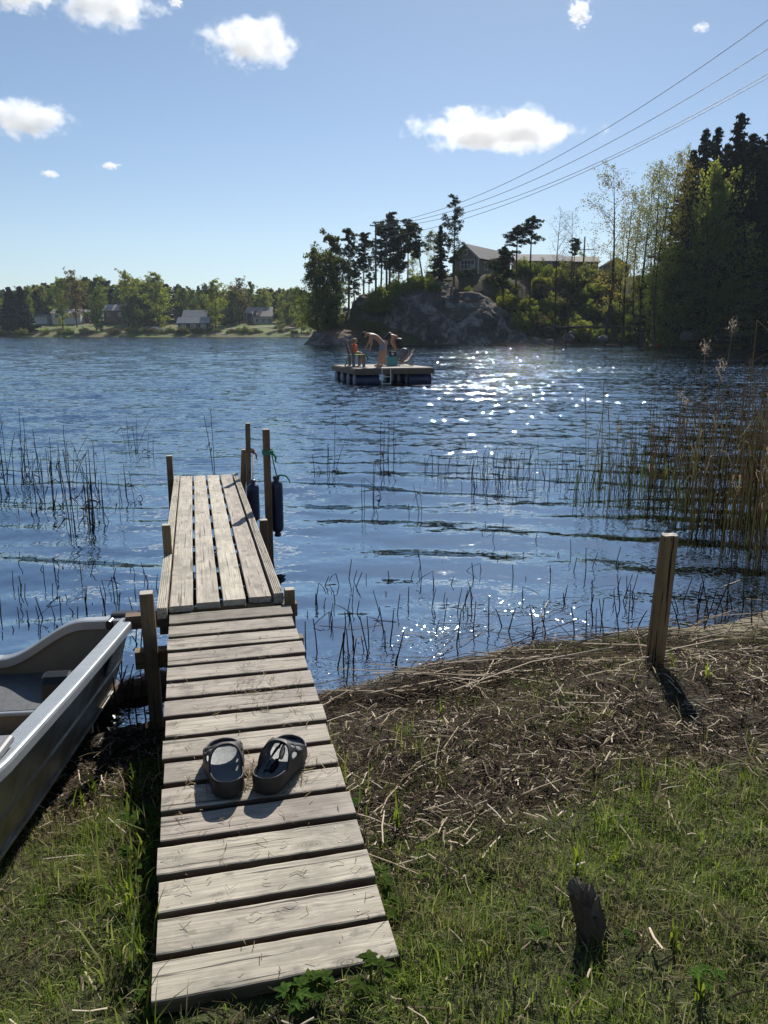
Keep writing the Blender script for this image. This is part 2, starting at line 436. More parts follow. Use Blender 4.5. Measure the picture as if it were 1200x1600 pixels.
gust = s.ramp(s.noise(s.mapv(p, (0.05, 0.13, 1)), 1.0, 3, 0.6), [(0.35, 0.45), (0.62, 1.0)])
sl = s.vmath('SCALE', s.vmath('ADD', slopes(9.0, 1.35), slopes(27.0, 0.95)), sc=s.math('MULTIPLY', s.math('MULTIPLY_ADD', far, 0.80, 0.13), gust))
sl2 = s.vmath('SCALE', slopes(0.9, 0.75), sc=s.math('MULTIPLY_ADD', vfar, 0.68, 0.0))
micro = s.vmath('SCALE', slopes(34.0, 0.30, 0.9), sc=s.math('MULTIPLY_ADD', far, 0.5, 0.22))
shm = s.math('MULTIPLY', s.math('SUBTRACT', 0.16, at.outputs['Fac']), 9.0, clamp=True)
shm = s.math('MULTIPLY', shm, s.ramp(s.noise(p, 1.6, 2), [(0.42, 0.15), (0.58, 1.0)]))
micro = s.vmath('ADD', micro, s.vmath('SCALE', slopes(30.0, 1.0, 0.8), sc=s.math('MULTIPLY', shm, 0.85)))
nrm = s.vmath('NORMALIZE', s.vmath('ADD', geo.outputs['Normal'], s.vmath('ADD', s.vmath('ADD', sl, sl2), micro)))
fres = s.t.nodes.new('ShaderNodeFresnel'); fres.inputs['IOR'].default_value = 1.333; s.t.links.new(nrm, fres.inputs['Normal'])
gl = s.t.nodes.new('ShaderNodeBsdfGlossy'); gl.distribution = 'GGX'; s.set(gl, 'Roughness', 0.04); s.set(gl, 'Color', (0.43,0.50,0.55)); s.t.links.new(nrm, gl.inputs['Normal'])
body = s.t.nodes.new('ShaderNodeBsdfDiffuse'); s.set(body, 'Color', (0.008, 0.012, 0.013))
tr = s.t.nodes.new('ShaderNodeBsdfTransparent')
dd = s.math('MULTIPLY', at.outputs['Fac'], -8.0)
ex = s.math('EXPONENT', dd)
s.set(tr, 'Color', s.mix(ex, (0.55, 0.42, 0.24), (0.95, 0.92, 0.86)))
m1 = s.t.nodes.new('ShaderNodeMixShader'); s.t.links.new(s.math('SUBTRACT', 1.0, ex), m1.inputs[0]); s.t.links.new(tr.outputs[0], m1.inputs[1]); s.t.links.new(body.outputs[0], m1.inputs[2])
m2 = s.t.nodes.new('ShaderNodeMixShader'); s.t.links.new(fres.outputs[0], m2.inputs[0]); s.t.links.new(m1.outputs[0], m2.inputs[1]); s.t.links.new(gl.outputs[0], m2.inputs[2])
M_WATER = s.surf(m2); me.materials.append(M_WATER)
tag(link('lake_water', me), kind='structure')
# ------------------------------------------------------------------ boardwalk and dock
def build_in(mb, name, mats, parent):
    """build world-coordinate shapes as a child of an Empty (origin at the parent)"""
    Mi = (Matrix.Translation(parent.location) @ parent.rotation_euler.to_matrix().to_4x4()).inverted()
    mb.v = [tuple(Mi @ Vector(p)) for p in mb.v]
    return mb.build(name, mats, parent)
def frame_to_world(parent, p):
    return Matrix.Translation(parent.location) @ parent.rotation_euler.to_matrix().to_4x4() @ Vector(p)
rnd = random.Random(3)
bw = empty('boardwalk', (-0.58, 1.64, 0.30), R(13.7), 'weathered grey boardwalk of short crosswise planks leading from the grass up to the dock', 'boardwalk')
def plank_mesh(L, Wd, T, screws, rnd, chip=0.0, nseg=14):
    mb = MB(); mb.beam((-L/2, 0, 0), (L/2, 0, 0), Wd, T, 0, r=0.006, nseg=nseg, jit=0.0009, rnd=rnd)
    for (x, y) in screws:
        mb.lathe([(0.0036, T/2-0.001), (0.0036, T/2+0.0002), (0.0015, T/2+0.0002)], (x, y, 0), 8, 1)
    return mb
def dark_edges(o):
    """the edges facing the gaps and the undersides get a darker brown"""
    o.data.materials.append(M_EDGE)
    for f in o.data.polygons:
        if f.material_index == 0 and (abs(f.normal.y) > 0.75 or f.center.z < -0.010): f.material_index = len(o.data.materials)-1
NPL = 16; PIT = 0.149
for k in range(NPL):
    y = 0.061 + PIT*k; t = y/2.36
    zt = 0.36 + 0.18*t - 0.30
    L = 0.635 + rnd.uniform(-0.008, 0.008) + (0.012 if k == 0 else 0)
    T = 0.046
    sc = [(sx*(L/2-0.075)+rnd.uniform(-.008,.008), sy*0.033+rnd.uniform(-.006,.006)) for sx in (-1, 1) for sy in (-1, 1)]
    mb = plank_mesh(L, 0.124 if k else 0.126, T, sc, rnd)
    mat = M_PLANKDIRTY if k == NPL-1 else M_PLANK
    o = mb.build('plank', [mat, M_STEEL], bw, (0.322 + rnd.uniform(-.005,.005), y + (0.006 if k == 0 else 0), zt - T/2), (R(4.3)+rnd.uniform(-.008,.008), rnd.uniform(-.006,.006), rnd.uniform(-.009,.009)))
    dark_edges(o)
    if k == NPL-1: o['label'] = 'darker mossy plank at the dock end'
for x in (0.09, 0.545):
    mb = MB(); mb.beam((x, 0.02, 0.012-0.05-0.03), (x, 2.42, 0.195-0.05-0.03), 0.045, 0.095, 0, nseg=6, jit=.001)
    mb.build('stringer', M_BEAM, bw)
mb = MB(); mb.beam((-0.17, 2.22, 0.06), (0.69, 2.22, 0.06), 0.07, 0.095, 0, nseg=4, jit=.002)
mb.build('cross_beam', M_POST, bw)

dk = empty('dock', (-1.2, 3.94, 0.0), R(13.5), 'narrow wooden dock of four lengthwise boards with grooved edge rails standing in the lake', 'dock')
DL = 4.60; DS = math.atan2(-0.12, DL)
def dz(y): return 0.572 - 0.12*y/DL
xs = [(0.062, 0.186), (0.202, 0.326), (0.343, 0.467), (0.483, 0.607)]
nst = [0.0, 0.02, 0.035, 0.05]
for i, (a, b) in enumerate(xs):
    L = DL - nst[i]
    sc = [(-L/2 + 0.05 + q*0.62, sy*0.036) for q in range(8) for sy in (-1, 1)]
    mb = plank_mesh(L, b-a, 0.034, sc, rnd, nseg=40)
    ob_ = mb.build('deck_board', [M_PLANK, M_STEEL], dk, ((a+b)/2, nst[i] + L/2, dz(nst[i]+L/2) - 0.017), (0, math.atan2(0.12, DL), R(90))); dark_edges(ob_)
def rail(xc, y0, name='edge_rail'):
    prof = []
    w = 0.052; n = 5
    top = [(-w/2, -0.05), (-w/2, 0.008)]
    for g in range(n):
        x0 = -w/2 + w*g/n; x1 = x0 + w/n
        top += [(x0+0.001, 0.011), (x1-0.0028, 0.011)]
        if g < n-1: top += [(x1-0.0024, 0.006), (x1+0.0004, 0.006)]
    top += [(w/2, 0.008), (w/2, -0.05)]
    vs = []; m = len(top)
    for y in (y0, DL): vs += [(xc+u, y, dz(y)+v) for (u, v) in top]
    fs = [(i, (i+1) % m, m+(i+1) % m, m+i) for i in range(m)] + [tuple(range(m))[::-1], tuple(m+i for i in range(m))]
    L = DL - y0
    # grain runs along local X: build along X then turn
    vs2 = [(p[1]-y0-L/2, -(p[0]-xc), p[2]) for p in vs]
    mb = MB(); mb.add(vs2, fs); return mb.build(name, M_PLANK, dk, (xc, y0+L/2, 0), (0, 0, R(90)))
rail(0.026, -0.045); rail(0.648, 0.06)
mb = MB()
for x in (0.03, 0.645):
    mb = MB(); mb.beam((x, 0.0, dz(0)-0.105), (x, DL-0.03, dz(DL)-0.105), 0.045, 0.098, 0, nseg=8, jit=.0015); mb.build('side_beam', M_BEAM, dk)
for q in range(9):
    y = 0.06 + q*0.55
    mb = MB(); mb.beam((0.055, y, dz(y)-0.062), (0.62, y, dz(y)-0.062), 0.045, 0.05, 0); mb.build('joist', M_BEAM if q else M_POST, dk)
mb = MB(); mb.beam((-0.17, 0.10, dz(0)-0.10), (0.75, 0.10, dz(0)-0.10), 0.07, 0.075, 0, nseg=3, jit=.002); mb.build('cross_beam', M_POST, dk)
def post(x, y, top, size, bot=-0.7, lean=(0, 0), mat=None, label=None, parent=None, sz2=None):
    mb = MB(); p = parent or dk
    b = Vector((x - lean[0]*(top-bot), y - lean[1]*(top-bot), bot)); t = Vector((x, y, top))
    mb.beam(b, t, size, sz2 or size, 0, r=size*0.12, up=Vector((-.233, .972, 0)), nseg=9, jit=size*0.012)
    d = (t-b).normalized()
    mb.beam(t + d*0.0005, t + d*0.004, size*0.93, (sz2 or size)*0.93, 1, r=size*0.12, up=Vector((-.233,.972,0)))
    o = build_in(mb, 'post', [mat or M_POSTV, M_ENDGRAIN], p)
    if label: o['label'] = label
    return o
post(-1.175, 3.70, 0.735, 0.066, lean=(-0.01, 0))
post(-0.525, 4.16, 0.60, 0.055, lean=(0, 0))
post(-1.44, 5.05, 0.745, 0.055)
post(-2.255, 8.18, 0.715, 0.062)
post(-0.985, 6.25, 0.49, 0.062)
post(-1.02, 6.78, 1.165, 0.060, label='tall square post nearest the shore')
post(-1.455, 8.40, 1.03, 0.052, lean=(0.02, 0), label='tall thin post at the far end')
post(-1.56, 8.72, 0.70, 0.062, lean=(0.07, 0.03), label='short leaning post at the far end')
post(-1.26, 6.95, 0.38, 0.06)

# ------------------------------------------------------------------ fenders hanging from the tall posts
M_FENDER = simple('navy_rubber', (0.012, 0.018, 0.055), 0.32, var=0.25, scale=30)
M_ROPEG = simple('green_rope', (0.03, 0.22, 0.13), 0.8, var=0.4, scale=200)
M_ROPEO = simple('brown_rope', (0.16, 0.09, 0.06), 0.8, var=0.4, scale=200)
def fender(x, y, zb, zt, r, rope, knot, label, tail=False):
    f = empty('boat_fender', (x, y, zb), 0, label, 'fender', 'fenders hanging from the dock posts')
    h = zt - zb
    mb = MB(); prof = [(0.018, -0.045), (0.030, -0.04), (0.030, -0.02), (0.022, 0.0), (r*0.72, 0.006), (r*0.95, 0.022), (r, 0.05)]
    for q in range(1, 8): prof.append((r*(1.0 - 0.012*(q % 2)), 0.05 + (h-0.1)*q/8))
    prof += [(r, h-0.05), (r*0.95, h-0.022), (r*0.72, h-0.006), (0.022, h), (0.030, h+0.02), (0.030, h+0.04), (0.018, h+0.045)]
    mb.lathe(prof, (0,0,0), 20); mb.build('fender_body', M_FENDER, f)
    mb = MB(); k = Vector(knot) - Vector((x, y, zb))
    mb.tube([(0, 0, h+0.02), (k*0.3 + Vector((0,0,h*0.55))) if False else Vector((0.004,0,h+0.05)), (k + Vector((0,0,h+0.05)))*0.5, k], 0.0055, 6)
    # turns of rope round the post
    c = k + Vector((-0.035, 0.0, 0.01))
    for t in range(3):
        pts = [c + Vector((0.047*math.cos(a), 0.047*math.sin(a), 0.012*t + 0.004*math.sin(a))) for a in [2*math.pi*q/14 for q in range(15)]]
        mb.tube(pts, 0.006, 6)
    mb.tube([k, k+Vector((0.02,-0.01,0.0)), k+Vector((0.035,-0.015,-0.03)), k+Vector((0.03,-0.01,-0.06)), k+Vector((0.05,-0.01,-0.075))], [0.008,0.011,0.010,0.007,0.004], 6)
    if tail: mb.tube([(0,0,h+0.04), (0.04,-0.02,h+0.055), (0.09,-0.03,h+0.05), (0.12,-0.03,h+0.01), (0.125,-0.03,h-0.02)], [0.007,0.009,0.009,0.006,0.003], 6)
    mb.build('rope', rope, f)
fender(-0.955, 6.86, 0.235, 0.70, 0.056, M_ROPEG, (-0.975, 6.78, 0.95), 'navy cylindrical fender on a green rope at the nearer tall post', True)
fender(-1.315, 7.75, 0.12, 0.50, 0.062, M_ROPEO, (-1.40, 8.36, 0.72), 'navy cylindrical fender behind the nearer tall post, on a brown rope')
# ------------------------------------------------------------------ posts and stump on the bank
s = N('old_post_wood'); o = s.coord(); sp = s.mapv(o, (28, 28, 1.6))
g1 = s.noise(sp, 1.0, 5, 0.6, 0.6); g2 = s.noise(s.mapv(o, (60, 60, 2.5)), 1.0, 2, 0.5)
crk = s.ramp(g2, [(0, 1), (0.40, 1), (0.44, 0), (1, 0)])
c = s.mix(g1, (0.09, 0.052, 0.024), (0.40, 0.255, 0.12)); c = s.mix(crk, c, (0.02, 0.014, 0.008))
c = s.mix(s.ramp(s.noise(o, 7.0, 4), [(0.55, 0), (0.75, 0.6)]), c, (0.07, 0.07, 0.05))
M_OLDPOST = s.surf(s.pbsdf(c, 0.85, 0, s.bump(s.math('SUBTRACT', g1, crk), 0.8, 0.006), 0.3))
px_, py_ = 1.53, 4.15; zb = gzf(px_, py_)
mp = empty('mooring_post', (px_, py_, zb), 0, 'thick rounded wooden mooring post standing alone on the bank', 'post')
mb = MB(); n = 16; vs = []; top = 0.915 - zb; hs = [-0.3, 0, 0.2, 0.45, top-0.012, top, top]; rr = [0.050, 0.050, 0.050, 0.049, 0.047, 0.041, 0.0]
for k, (h, r0) in enumerate(zip(hs, rr)):
    for i in range(n):
        a = 2*math.pi*i/n + 0.2; oct_ = 1 + 0.045*math.cos(4*a) + 0.02*math.sin(7*a+1)
        notch = 1 - 0.10*math.exp(-((a-4.4)/0.10)**2)
        vs.append((0.026*h/top + r0*oct_*notch*math.cos(a), r0*oct_*notch*math.sin(a), h + (0.004*math.sin(3*a) if k > 3 else 0)))
fs = [(k*n+i, k*n+(i+1)%n, (k+1)*n+(i+1)%n, (k+1)*n+i) for k in range(len(hs)-1) for i in range(n)]
mb.add(vs, fs[:n*5]); mb.build('post_shaft', M_OLDPOST, mp)
mb = MB(); vt = vs[n*5:n*6]; mb.add([Vector(v)*1.0 + Vector((0,0,0.001)) for v in vt] + [(0.028, 0, top+0.002)], [(i, (i+1)%n, n) for i in range(n)])
mb.build('post_top', M_ENDGRAIN, mp)
# stump
_p = atZ(930, 1478, 0.33); sx_, sy_ = _p.x, _p.y; zb = gzf(sx_, sy_)
s = N('stump_bark'); o = s.coord(); b1 = s.noise(s.mapv(o, (40, 40, 9)), 1.0, 6, 0.65)
c = s.mix(b1, (0.018, 0.013, 0.009), (0.14, 0.105, 0.07))
M_BARK = s.surf(s.pbsdf(c, 0.95, 0, s.bump(b1, 1.0, 0.01), 0.2))
st = empty('stump', (sx_, sy_, zb-0.03), 0, 'small dark broken stump with a jagged hollow top in the grass', 'stump')
rng = np.random.RandomState(5); n = 40; m = 16; vs = []; H = 0.150
for k in range(m):
    t = k/(m-1)
    for i in range(n):
        a = 2*math.pi*i/n
        nz = fbm(np.array([math.cos(a)*2.1+5]), np.array([math.sin(a)*2.1 + t*2.0]), 4, 4)[0]
        r = (0.036 + 0.008*t + 0.018*(1-t)**3)*(0.75 + 0.5*nz)
        jag = 0.026*(fbm(np.array([math.cos(a)*3+9]), np.array([math.sin(a)*3]), 3, 9)[0]-0.5)*2 + 0.022*math.cos(a-2.6) - 0.03*math.exp(-((a-5.4)/.5)**2)
        z = t*(H + jag)
        vs.append((-0.035*t + r*math.cos(a), 0.02*t + r*math.sin(a)*0.85, z))
inner = [(-0.035 + (v[0]+0.035)*0.72, v[1]*0.72, v[2]-0.012) for v in vs[(m-1)*n:]]
bot = [(-0.035 + (v[0]+0.035)*0.5, v[1]*0.5, H*0.72) for v in vs[(m-1)*n:]]
fs = [(k*n+i, k*n+(i+1)%n, (k+1)*n+(i+1)%n, (k+1)*n+i) for k in range(m+1) for i in range(n)]
mb = MB(); mb.add(vs + inner + bot, fs[:n*(m-1)] , 0, False)
base = (m-1)*n
mb.build('bark', M_BARK, st)
mb = MB(); mb.add(vs[base:] + inner + bot + [(-0.03, 0, H*0.70)], [(k*n+i, k*n+(i+1)%n, (k+1)*n+(i+1)%n, (k+1)*n+i) for k in range(2) for i in range(n)] + [(2*n+i, 2*n+(i+1)%n, 3*n) for i in range(n)])
mb.build('heartwood', simple('rotten_heartwood', (0.13, 0.10, 0.07), 0.95, var=0.6, scale=60, bump=0.8), st)
# ------------------------------------------------------------------ aluminium rowing boat
s = N('boat_aluminium'); o = s.coord()
n1 = s.noise(s.mapv(o, (7, 1.2, 7)), 1.0, 5, 0.6); n2 = s.noise(s.mapv(o, (60, 4, 60)), 1.0, 4, 0.7); n3 = s.noise(o, 5.0, 6, 0.65)
c = s.mix(n1, (0.26, 0.26, 0.25), (0.42, 0.42, 0.41)); c = s.mix(s.ramp(n3, [(0.42, 0), (0.66, 0.85)]), c, (0.12, 0.095, 0.06))
ge = s.t.nodes.new('ShaderNodeSeparateXYZ'); s.t.links.new(o, ge.inputs[0])
M_ALU = s.surf(s.pbsdf(c, s.math('MULTIPLY_ADD', n2, 0.25, 0.26), 0.92, s.bump(n2, 0.12, 0.002)))
s = N('boat_gunwale'); o = s.coord(); n2 = s.noise(s.mapv(o, (90, 3, 90)), 1.0, 4, 0.7); n4 = s.noise(o, 9.0, 5, 0.6)
c = s.mix(n4, (0.27, 0.29, 0.31), (0.43, 0.455, 0.475)); c = s.mix(s.ramp(n2, [(0.3, 0.45), (0.45, 0)]), c, (0.3, 0.3, 0.3))
c = s.mix(s.ramp(s.noise(o, 130.0, 3), [(0.70, 0), (0.74, 0.8)]), c, (0.12, 0.10, 0.08))
M_GUN = s.surf(s.pbsdf(c, 0.42, 0.55, s.bump(n2, 0.25, 0.002)))
M_BOATIN = simple('boat_inner_paint', (0.23, 0.195, 0.14), 0.6, 0.0, var=0.22, scale=9, bump=0.15)
M_SEAT = simple('grey_seat_sheet', (0.10, 0.105, 0.11), 0.5, 0.0, var=0.45, scale=26, bump=0.3)
M_BLACKP = simple('black_plastic', (0.012, 0.012, 0.014), 0.35, var=0.3, scale=40)
M_GREYP = simple('grey_plastic', (0.17, 0.17, 0.175), 0.5, var=0.2, scale=40)
sternx, sterny = -1.36, 3.92
boat_h = math.atan2(-1.81, 0.20)       # heading stern -> bow
boat = empty('rowing_boat', (-2.07, 3.99, 0.0), boat_h, 'open aluminium rowing boat with a broad pale gunwale drawn up on the left bank', 'boat')
PIT_B = R(7.3)
boat.rotation_euler = (0, 0, boat_h)
# local frame: +X forward to the bow, +Y to the left of the boat (= the side next to the boardwalk), +Z up
def bz(s_): return -0.015 + s_*math.tan(PIT_B)
def halfb(s_):                       # half beam at the gunwale
    return float(np.interp(s_, [0, 0.6, 1.3, 2.0, 2.6, 3.2, 3.7, 4.05], [0.70, 0.712, 0.722, 0.722, 0.67, 0.50, 0.27, 0.02]))
def gun(s_): return float(np.interp(s_, [0, 1, 2, 3, 4.05], [0.475, 0.486, 0.500, 0.57, 0.70]))
SS = [0, 0.02, 0.15, 0.4, 0.7, 1.0, 1.4, 1.8, 2.2, 2.6, 2.9, 3.2, 3.5, 3.75, 3.95, 4.05]
def section(s_):
    b = halfb(s_); g = gun(s_); kz = 0.0 + 0.35*max(0, (s_-3.0)/1.05)**2*0.6; f = min(1, b/0.5)
    cz = 0.075 + 0.10*max(0, (s_-2.6)/1.4)
    return [(0, kz), (max(0, b-0.28*f), kz+(cz-kz)*0.55), (max(0, b-0.155*f), cz), (max(0.0, b-0.125*f), cz), (max(0, b-0.125*f), cz+0.014), (max(0, b-0.085*f), cz+(g-cz)*0.42), (max(0, b-0.070*f), cz+(g-cz)*0.425), (max(0, b-0.072*f), cz+(g-cz)*0.46), (max(0, b-0.028*f), g-0.045), (max(0.0, b-0.02*f), g-0.005)]
for side, nm in ((1, 'hull'),):
    mb = MB(); secs = []
    for s_ in SS:
        P = section(s_); full = [(-y, z) for (y, z) in P[::-1]] + P[1:]
        secs.append([(s_, y, z + bz(s_)) for (y, z) in full])
    m = len(secs[0]); vs = [p for sec in secs for p in sec]
    fs = [(k*m+i, (k+1)*m+i, (k+1)*m+i+1, k*m+i+1) for k in range(len(secs)-1) for i in range(m-1)]
    mb.add(vs, fs, 0, False)
    # inner skin
    vs2 = []
    for s_ in SS:
        P = section(s_); P = [(max(0, y-0.006), z+0.006) for (y, z) in P]; P[0] = (0, P[0][1])
        full = [(-y, z) for (y, z) in P[::-1]] + P[1:]
        vs2 += [(s_+0.004, y, z + bz(s_)) for (y, z) in full]
    mb.add(vs2, [f[::-1] for f in fs], 1, False)
    for sgn in (1, -1):
        for q in range(46):
            s_ = 0.05 + q*0.055; P = section(s_)
            mb.lathe([(0.0045, 0), (0.0035, 0.0018), (0.001, 0.0026)], (s_, sgn*(P[7][0]+0.0005), P[7][1]+0.012+bz(s_)), 6, 0, Matrix.Rotation(R(-90)*sgn, 3, 'X'))
    mb.build('hull', [M_ALU, M_BOATIN], boat)
# keel strip and spray rails
for sgn in (1, -1):
    mb = MB()
    pts = []
    for s_ in np.linspace(0.02, 3.4, 24):
        P = section(s_); pts.append(Vector((s_, sgn*P[3][0], P[3][1]+bz(s_)+0.004)))
    for a, b in zip(pts[:-1], pts[1:]): mb.beam(a, b, 0.022, 0.014, 0, r=0.003)
    mb.build('spray_rail', M_ALU, boat)
# gunwales
for sgn in (1, -1):
    vs = []; prof = [(-0.085, -0.012), (-0.088, 0.0), (-0.080, 0.010), (-0.05, 0.014), (0.0, 0.014), (0.012, 0.009), (0.018, 0.0), (0.018, -0.03), (0.010, -0.036), (-0.02, -0.036)]
    gr = []
    for i, (u, v) in enumerate(prof): gr.append((u, v))
    top = [(-0.088, -0.004), (-0.086, 0.006), (-0.080, 0.011)]
    for g in range(7):
        x0 = -0.078 + g*0.0115; top += [(x0, 0.0135), (x0+0.0095, 0.0135), (x0+0.0102, 0.0115)]
    top += [(0.006, 0.013), (0.014, 0.009), (0.019, 0.0), (0.019, -0.028), (0.012, -0.036), (-0.02, -0.036), (-0.03, -0.014), (-0.085, -0.014)]
    m = len(top); SG = np.linspace(0.0, 4.0, 40)
    for s_ in SG:
        b = halfb(s_); g = gun(s_) + bz(s_)
        vs += [(s_, sgn*max(-0.01, b + 0.72*u + 0.003), g + v) for (u, v) in top]
    fs = [(k*m+i, k*m+(i+1)%m, (k+1)*m+(i+1)%m, (k+1)*m+i) for k in range(len(SG)-1) for i in range(m)] + [tuple(range(m)), tuple((len(SG)-1)*m+i for i in range(m))]
    if sgn < 0: fs = [f[::-1] for f in fs]
    mb = MB(); mb.add(vs, fs, 0, False); gw = mb.build('gunwale', M_GUN, boat)
    # oarlock block
    s_ = 1.93; b = halfb(s_); g = gun(s_)+bz(s_)
    mb = MB(); mb.beam((s_-0.09, sgn*(b-0.035), g+0.024), (s_+0.13, sgn*(b-0.035), g+0.034), 0.058, 0.026, 0, r=0.014)
    for q in (-0.05, 0.08): mb.lathe([(0.009, 0), (0.009, 0.006), (0.004, 0.007)], (s_+q, sgn*(b-0.035), g+0.034+q*.04), 10, 1)
    mb.build('oarlock_plate', [M_GREYP, M_STEEL], boat)
    # black corner cap at the stern
    b = halfb(0); g = gun(0)+bz(0)
    mb = MB(); mb.beam((-0.03, sgn*(b-0.115), g+0.006), (-0.03, sgn*(b+0.024), g+0.006), 0.085, 0.052, 0, r=0.02)
    mb.beam((0.0, sgn*(b-0.105), g-0.006), (0.07, sgn*(b-0.115), g-0.006), 0.03, 0.05, 0, r=0.012)
    mb.build('corner_cap', M_BLACKP, boat)
# transom with the dip for a motor
ys = np.linspace(-0.69, 0.69, 41)
def ttop(y): return gun(0) + bz(0) - 0.004 - 0.20*float(ss(0.45, 0.0, abs(y)))
def tbot(y):
    P = section(0); return float(np.interp(abs(y), [p[0] for p in P], [p[1] for p in P])) + bz(0)
mb = MB(); vs = []
for y in ys: vs += [(-0.012, y, tbot(y)), (-0.012, y, ttop(y)), (0.022, y, ttop(y)), (0.022, y, tbot(y)+0.004)]
m = 4; fs = [(k*m+i, k*m+(i+1)%m, (k+1)*m+(i+1)%m, (k+1)*m+i) for k in range(40) for i in range(m)] + [(0,1,2,3), (163,162,161,160)]
mb.add(vs, fs, 0); mb.build('transom', [M_BOATIN], boat)
mb = MB(); pts = [Vector((0.004, y, ttop(y)+0.006)) for y in ys]
pr = [(-0.03, 0.0), (-0.028, 0.010), (0.03, 0.012), (0.042, 0.008), (0.044, -0.035), (0.036, -0.036), (0.034, -0.004), (-0.03, -0.012)]
vs = [(p.x+u, p.y, p.z+v) for p in pts for (u, v) in pr]; m = len(pr)
mb.add(vs, [(k*m+i, k*m+(i+1)%m, (k+1)*m+(i+1)%m, (k+1)*m+i) for k in range(40) for i in range(m)], 0, False)
mb.build('transom_rim', M_GUN, boat)
# stern bench: box with a grey sheet on top and a pale lip
zs = 0.165
mb = MB(); mb.box((0.255, 0, zs+0.012), (0.43, 1.12, 0.010), 0, 0); mb.build('stern_bench', M_SEAT, boat)
mb = MB(); mb.beam((0.485, -0.58, zs+0.006), (0.485, 0.58, zs+0.006), 0.03, 0.022, 0, r=0.008); mb.build('bench_lip', M_GUN, boat)
mb = MB(); mb.box((0.475, 0, zs/2+0.02), (0.02, 1.14, zs-0.05), 0, 0); mb.build('bench_front', M_BOATIN, boat)
mb = MB(); mb.box((1.75, 0, 0.27+bz(1.7)), (0.32, 1.28, 0.03), 0, 0); mb.box((1.75, 0, 0.14+bz(1.7)), (0.03, 1.1, 0.24), 0, 1); mb.build('middle_bench', [M_SEAT, M_BOATIN], boat)
# rounded black handle block by the bench end
mb = MB(); prof = [(0.0, 0.0), (0.15, 0.0), (0.155, 0.06), (0.14, 0.125), (0.115, 0.155), (0.07, 0.165), (0.03, 0.15), (0.012, 0.10)]
n = len(prof); x0, y0, z0 = 0.33, 0.35, zs+0.018
A = [(x0 + v[0], y0, z0+v[1]) for v in prof]; B = [(x0 + v[0], y0+0.11, z0+v[1]) for v in prof]
A2 = [(x0+.075+(v[0]-.075)*.86, y0-0.012, z0+0.006+v[1]*.9) for v in prof]; B2 = [(x0+.075+(v[0]-.075)*.86, y0+0.122, z0+0.006+v[1]*.9) for v in prof]
vs = A2 + A + B + B2
fs = [(k*n+i, k*n+(i+1)%n, (k+1)*n+(i+1)%n, (k+1)*n+i) for k in range(3) for i in range(n)] + [tuple(range(n)), tuple(3*n+i for i in range(n))[::-1]]
mb.add(vs, fs, 0, False)
hb = mb.build('bench_handle', [M_BLACKP, M_GREYP], boat)
me = hb.data
for pl in me.polygons:
    if pl.normal.z > 0.35 and pl.center.z > z0+0.1: pl.material_index = 1
# maker's script on the side
def text_mesh(name, body, size, mat, parent, M, shear=0.0, ext=0.001, sx=1.0):
    cu = bpy.data.curves.new(name, 'FONT'); cu.body = body; cu.size = size; cu.extrude = ext; cu.align_x = 'CENTER'; cu.align_y = 'CENTER'; cu.shear = shear; cu.offset = size*0.012
    tmp = bpy.data.objects.new('tmp_text', cu); COL.objects.link(tmp); bpy.context.view_layer.update()
    me = bpy.data.meshes.new_from_object(tmp.evaluated_get(bpy.context.evaluated_depsgraph_get()))
    bpy.data.objects.remove(tmp); me.materials.clear(); me.materials.append(mat)
    for v in me.vertices: v.co = M @ Vector((v.co.x*sx, v.co.y, v.co.z))
    return link(name, me, parent)
sA = 0.30
P = section(sA); pa = Vector((sA, P[7][0], P[7][1]+bz(sA))); pb = Vector((sA, P[8][0], P[8][1]+bz(sA)))
zx = (pb-pa).normalized(); xx = Vector((-1, -0.055, -0.10)); xx.normalize(); nn = xx.cross(zx); nn.normalize()
if nn.y < 0: nn = -nn
cc_ = (pa+pb)/2 + nn*0.006
MM = Matrix(((xx.x, zx.x, nn.x, cc_.x), (xx.y, zx.y, nn.y, cc_.y), (xx.z, zx.z, nn.z, cc_.z), (0,0,0,1)))
mb = MB(); pts = []
for q in range(48):
    a = 2*math.pi*q/48; pts.append(MM @ Vector((0.235*abs(math.cos(a))**0.8*math.copysign(1, math.cos(a)), 0.064*abs(math.sin(a))**0.75*math.copysign(1, math.sin(a)), 0)))
pts2 = [p - nn*0.004 for p in pts]
mb.add(pts + pts2, [tuple(range(48)), tuple(range(95, 47, -1))] + [(i, (i+1)%48, 48+(i+1)%48, 48+i) for i in range(48)], 0)
lg = mb.build('name_badge', simple('black_badge', (0.012, 0.011, 0.010), 0.35), boat)
text_mesh('lettering', 'Linder', 0.105, simple('cream_lettering', (0.55, 0.50, 0.38), 0.5), lg, Matrix.Translation(nn*0.0015) @ MM, 0.35, sx=1.35)
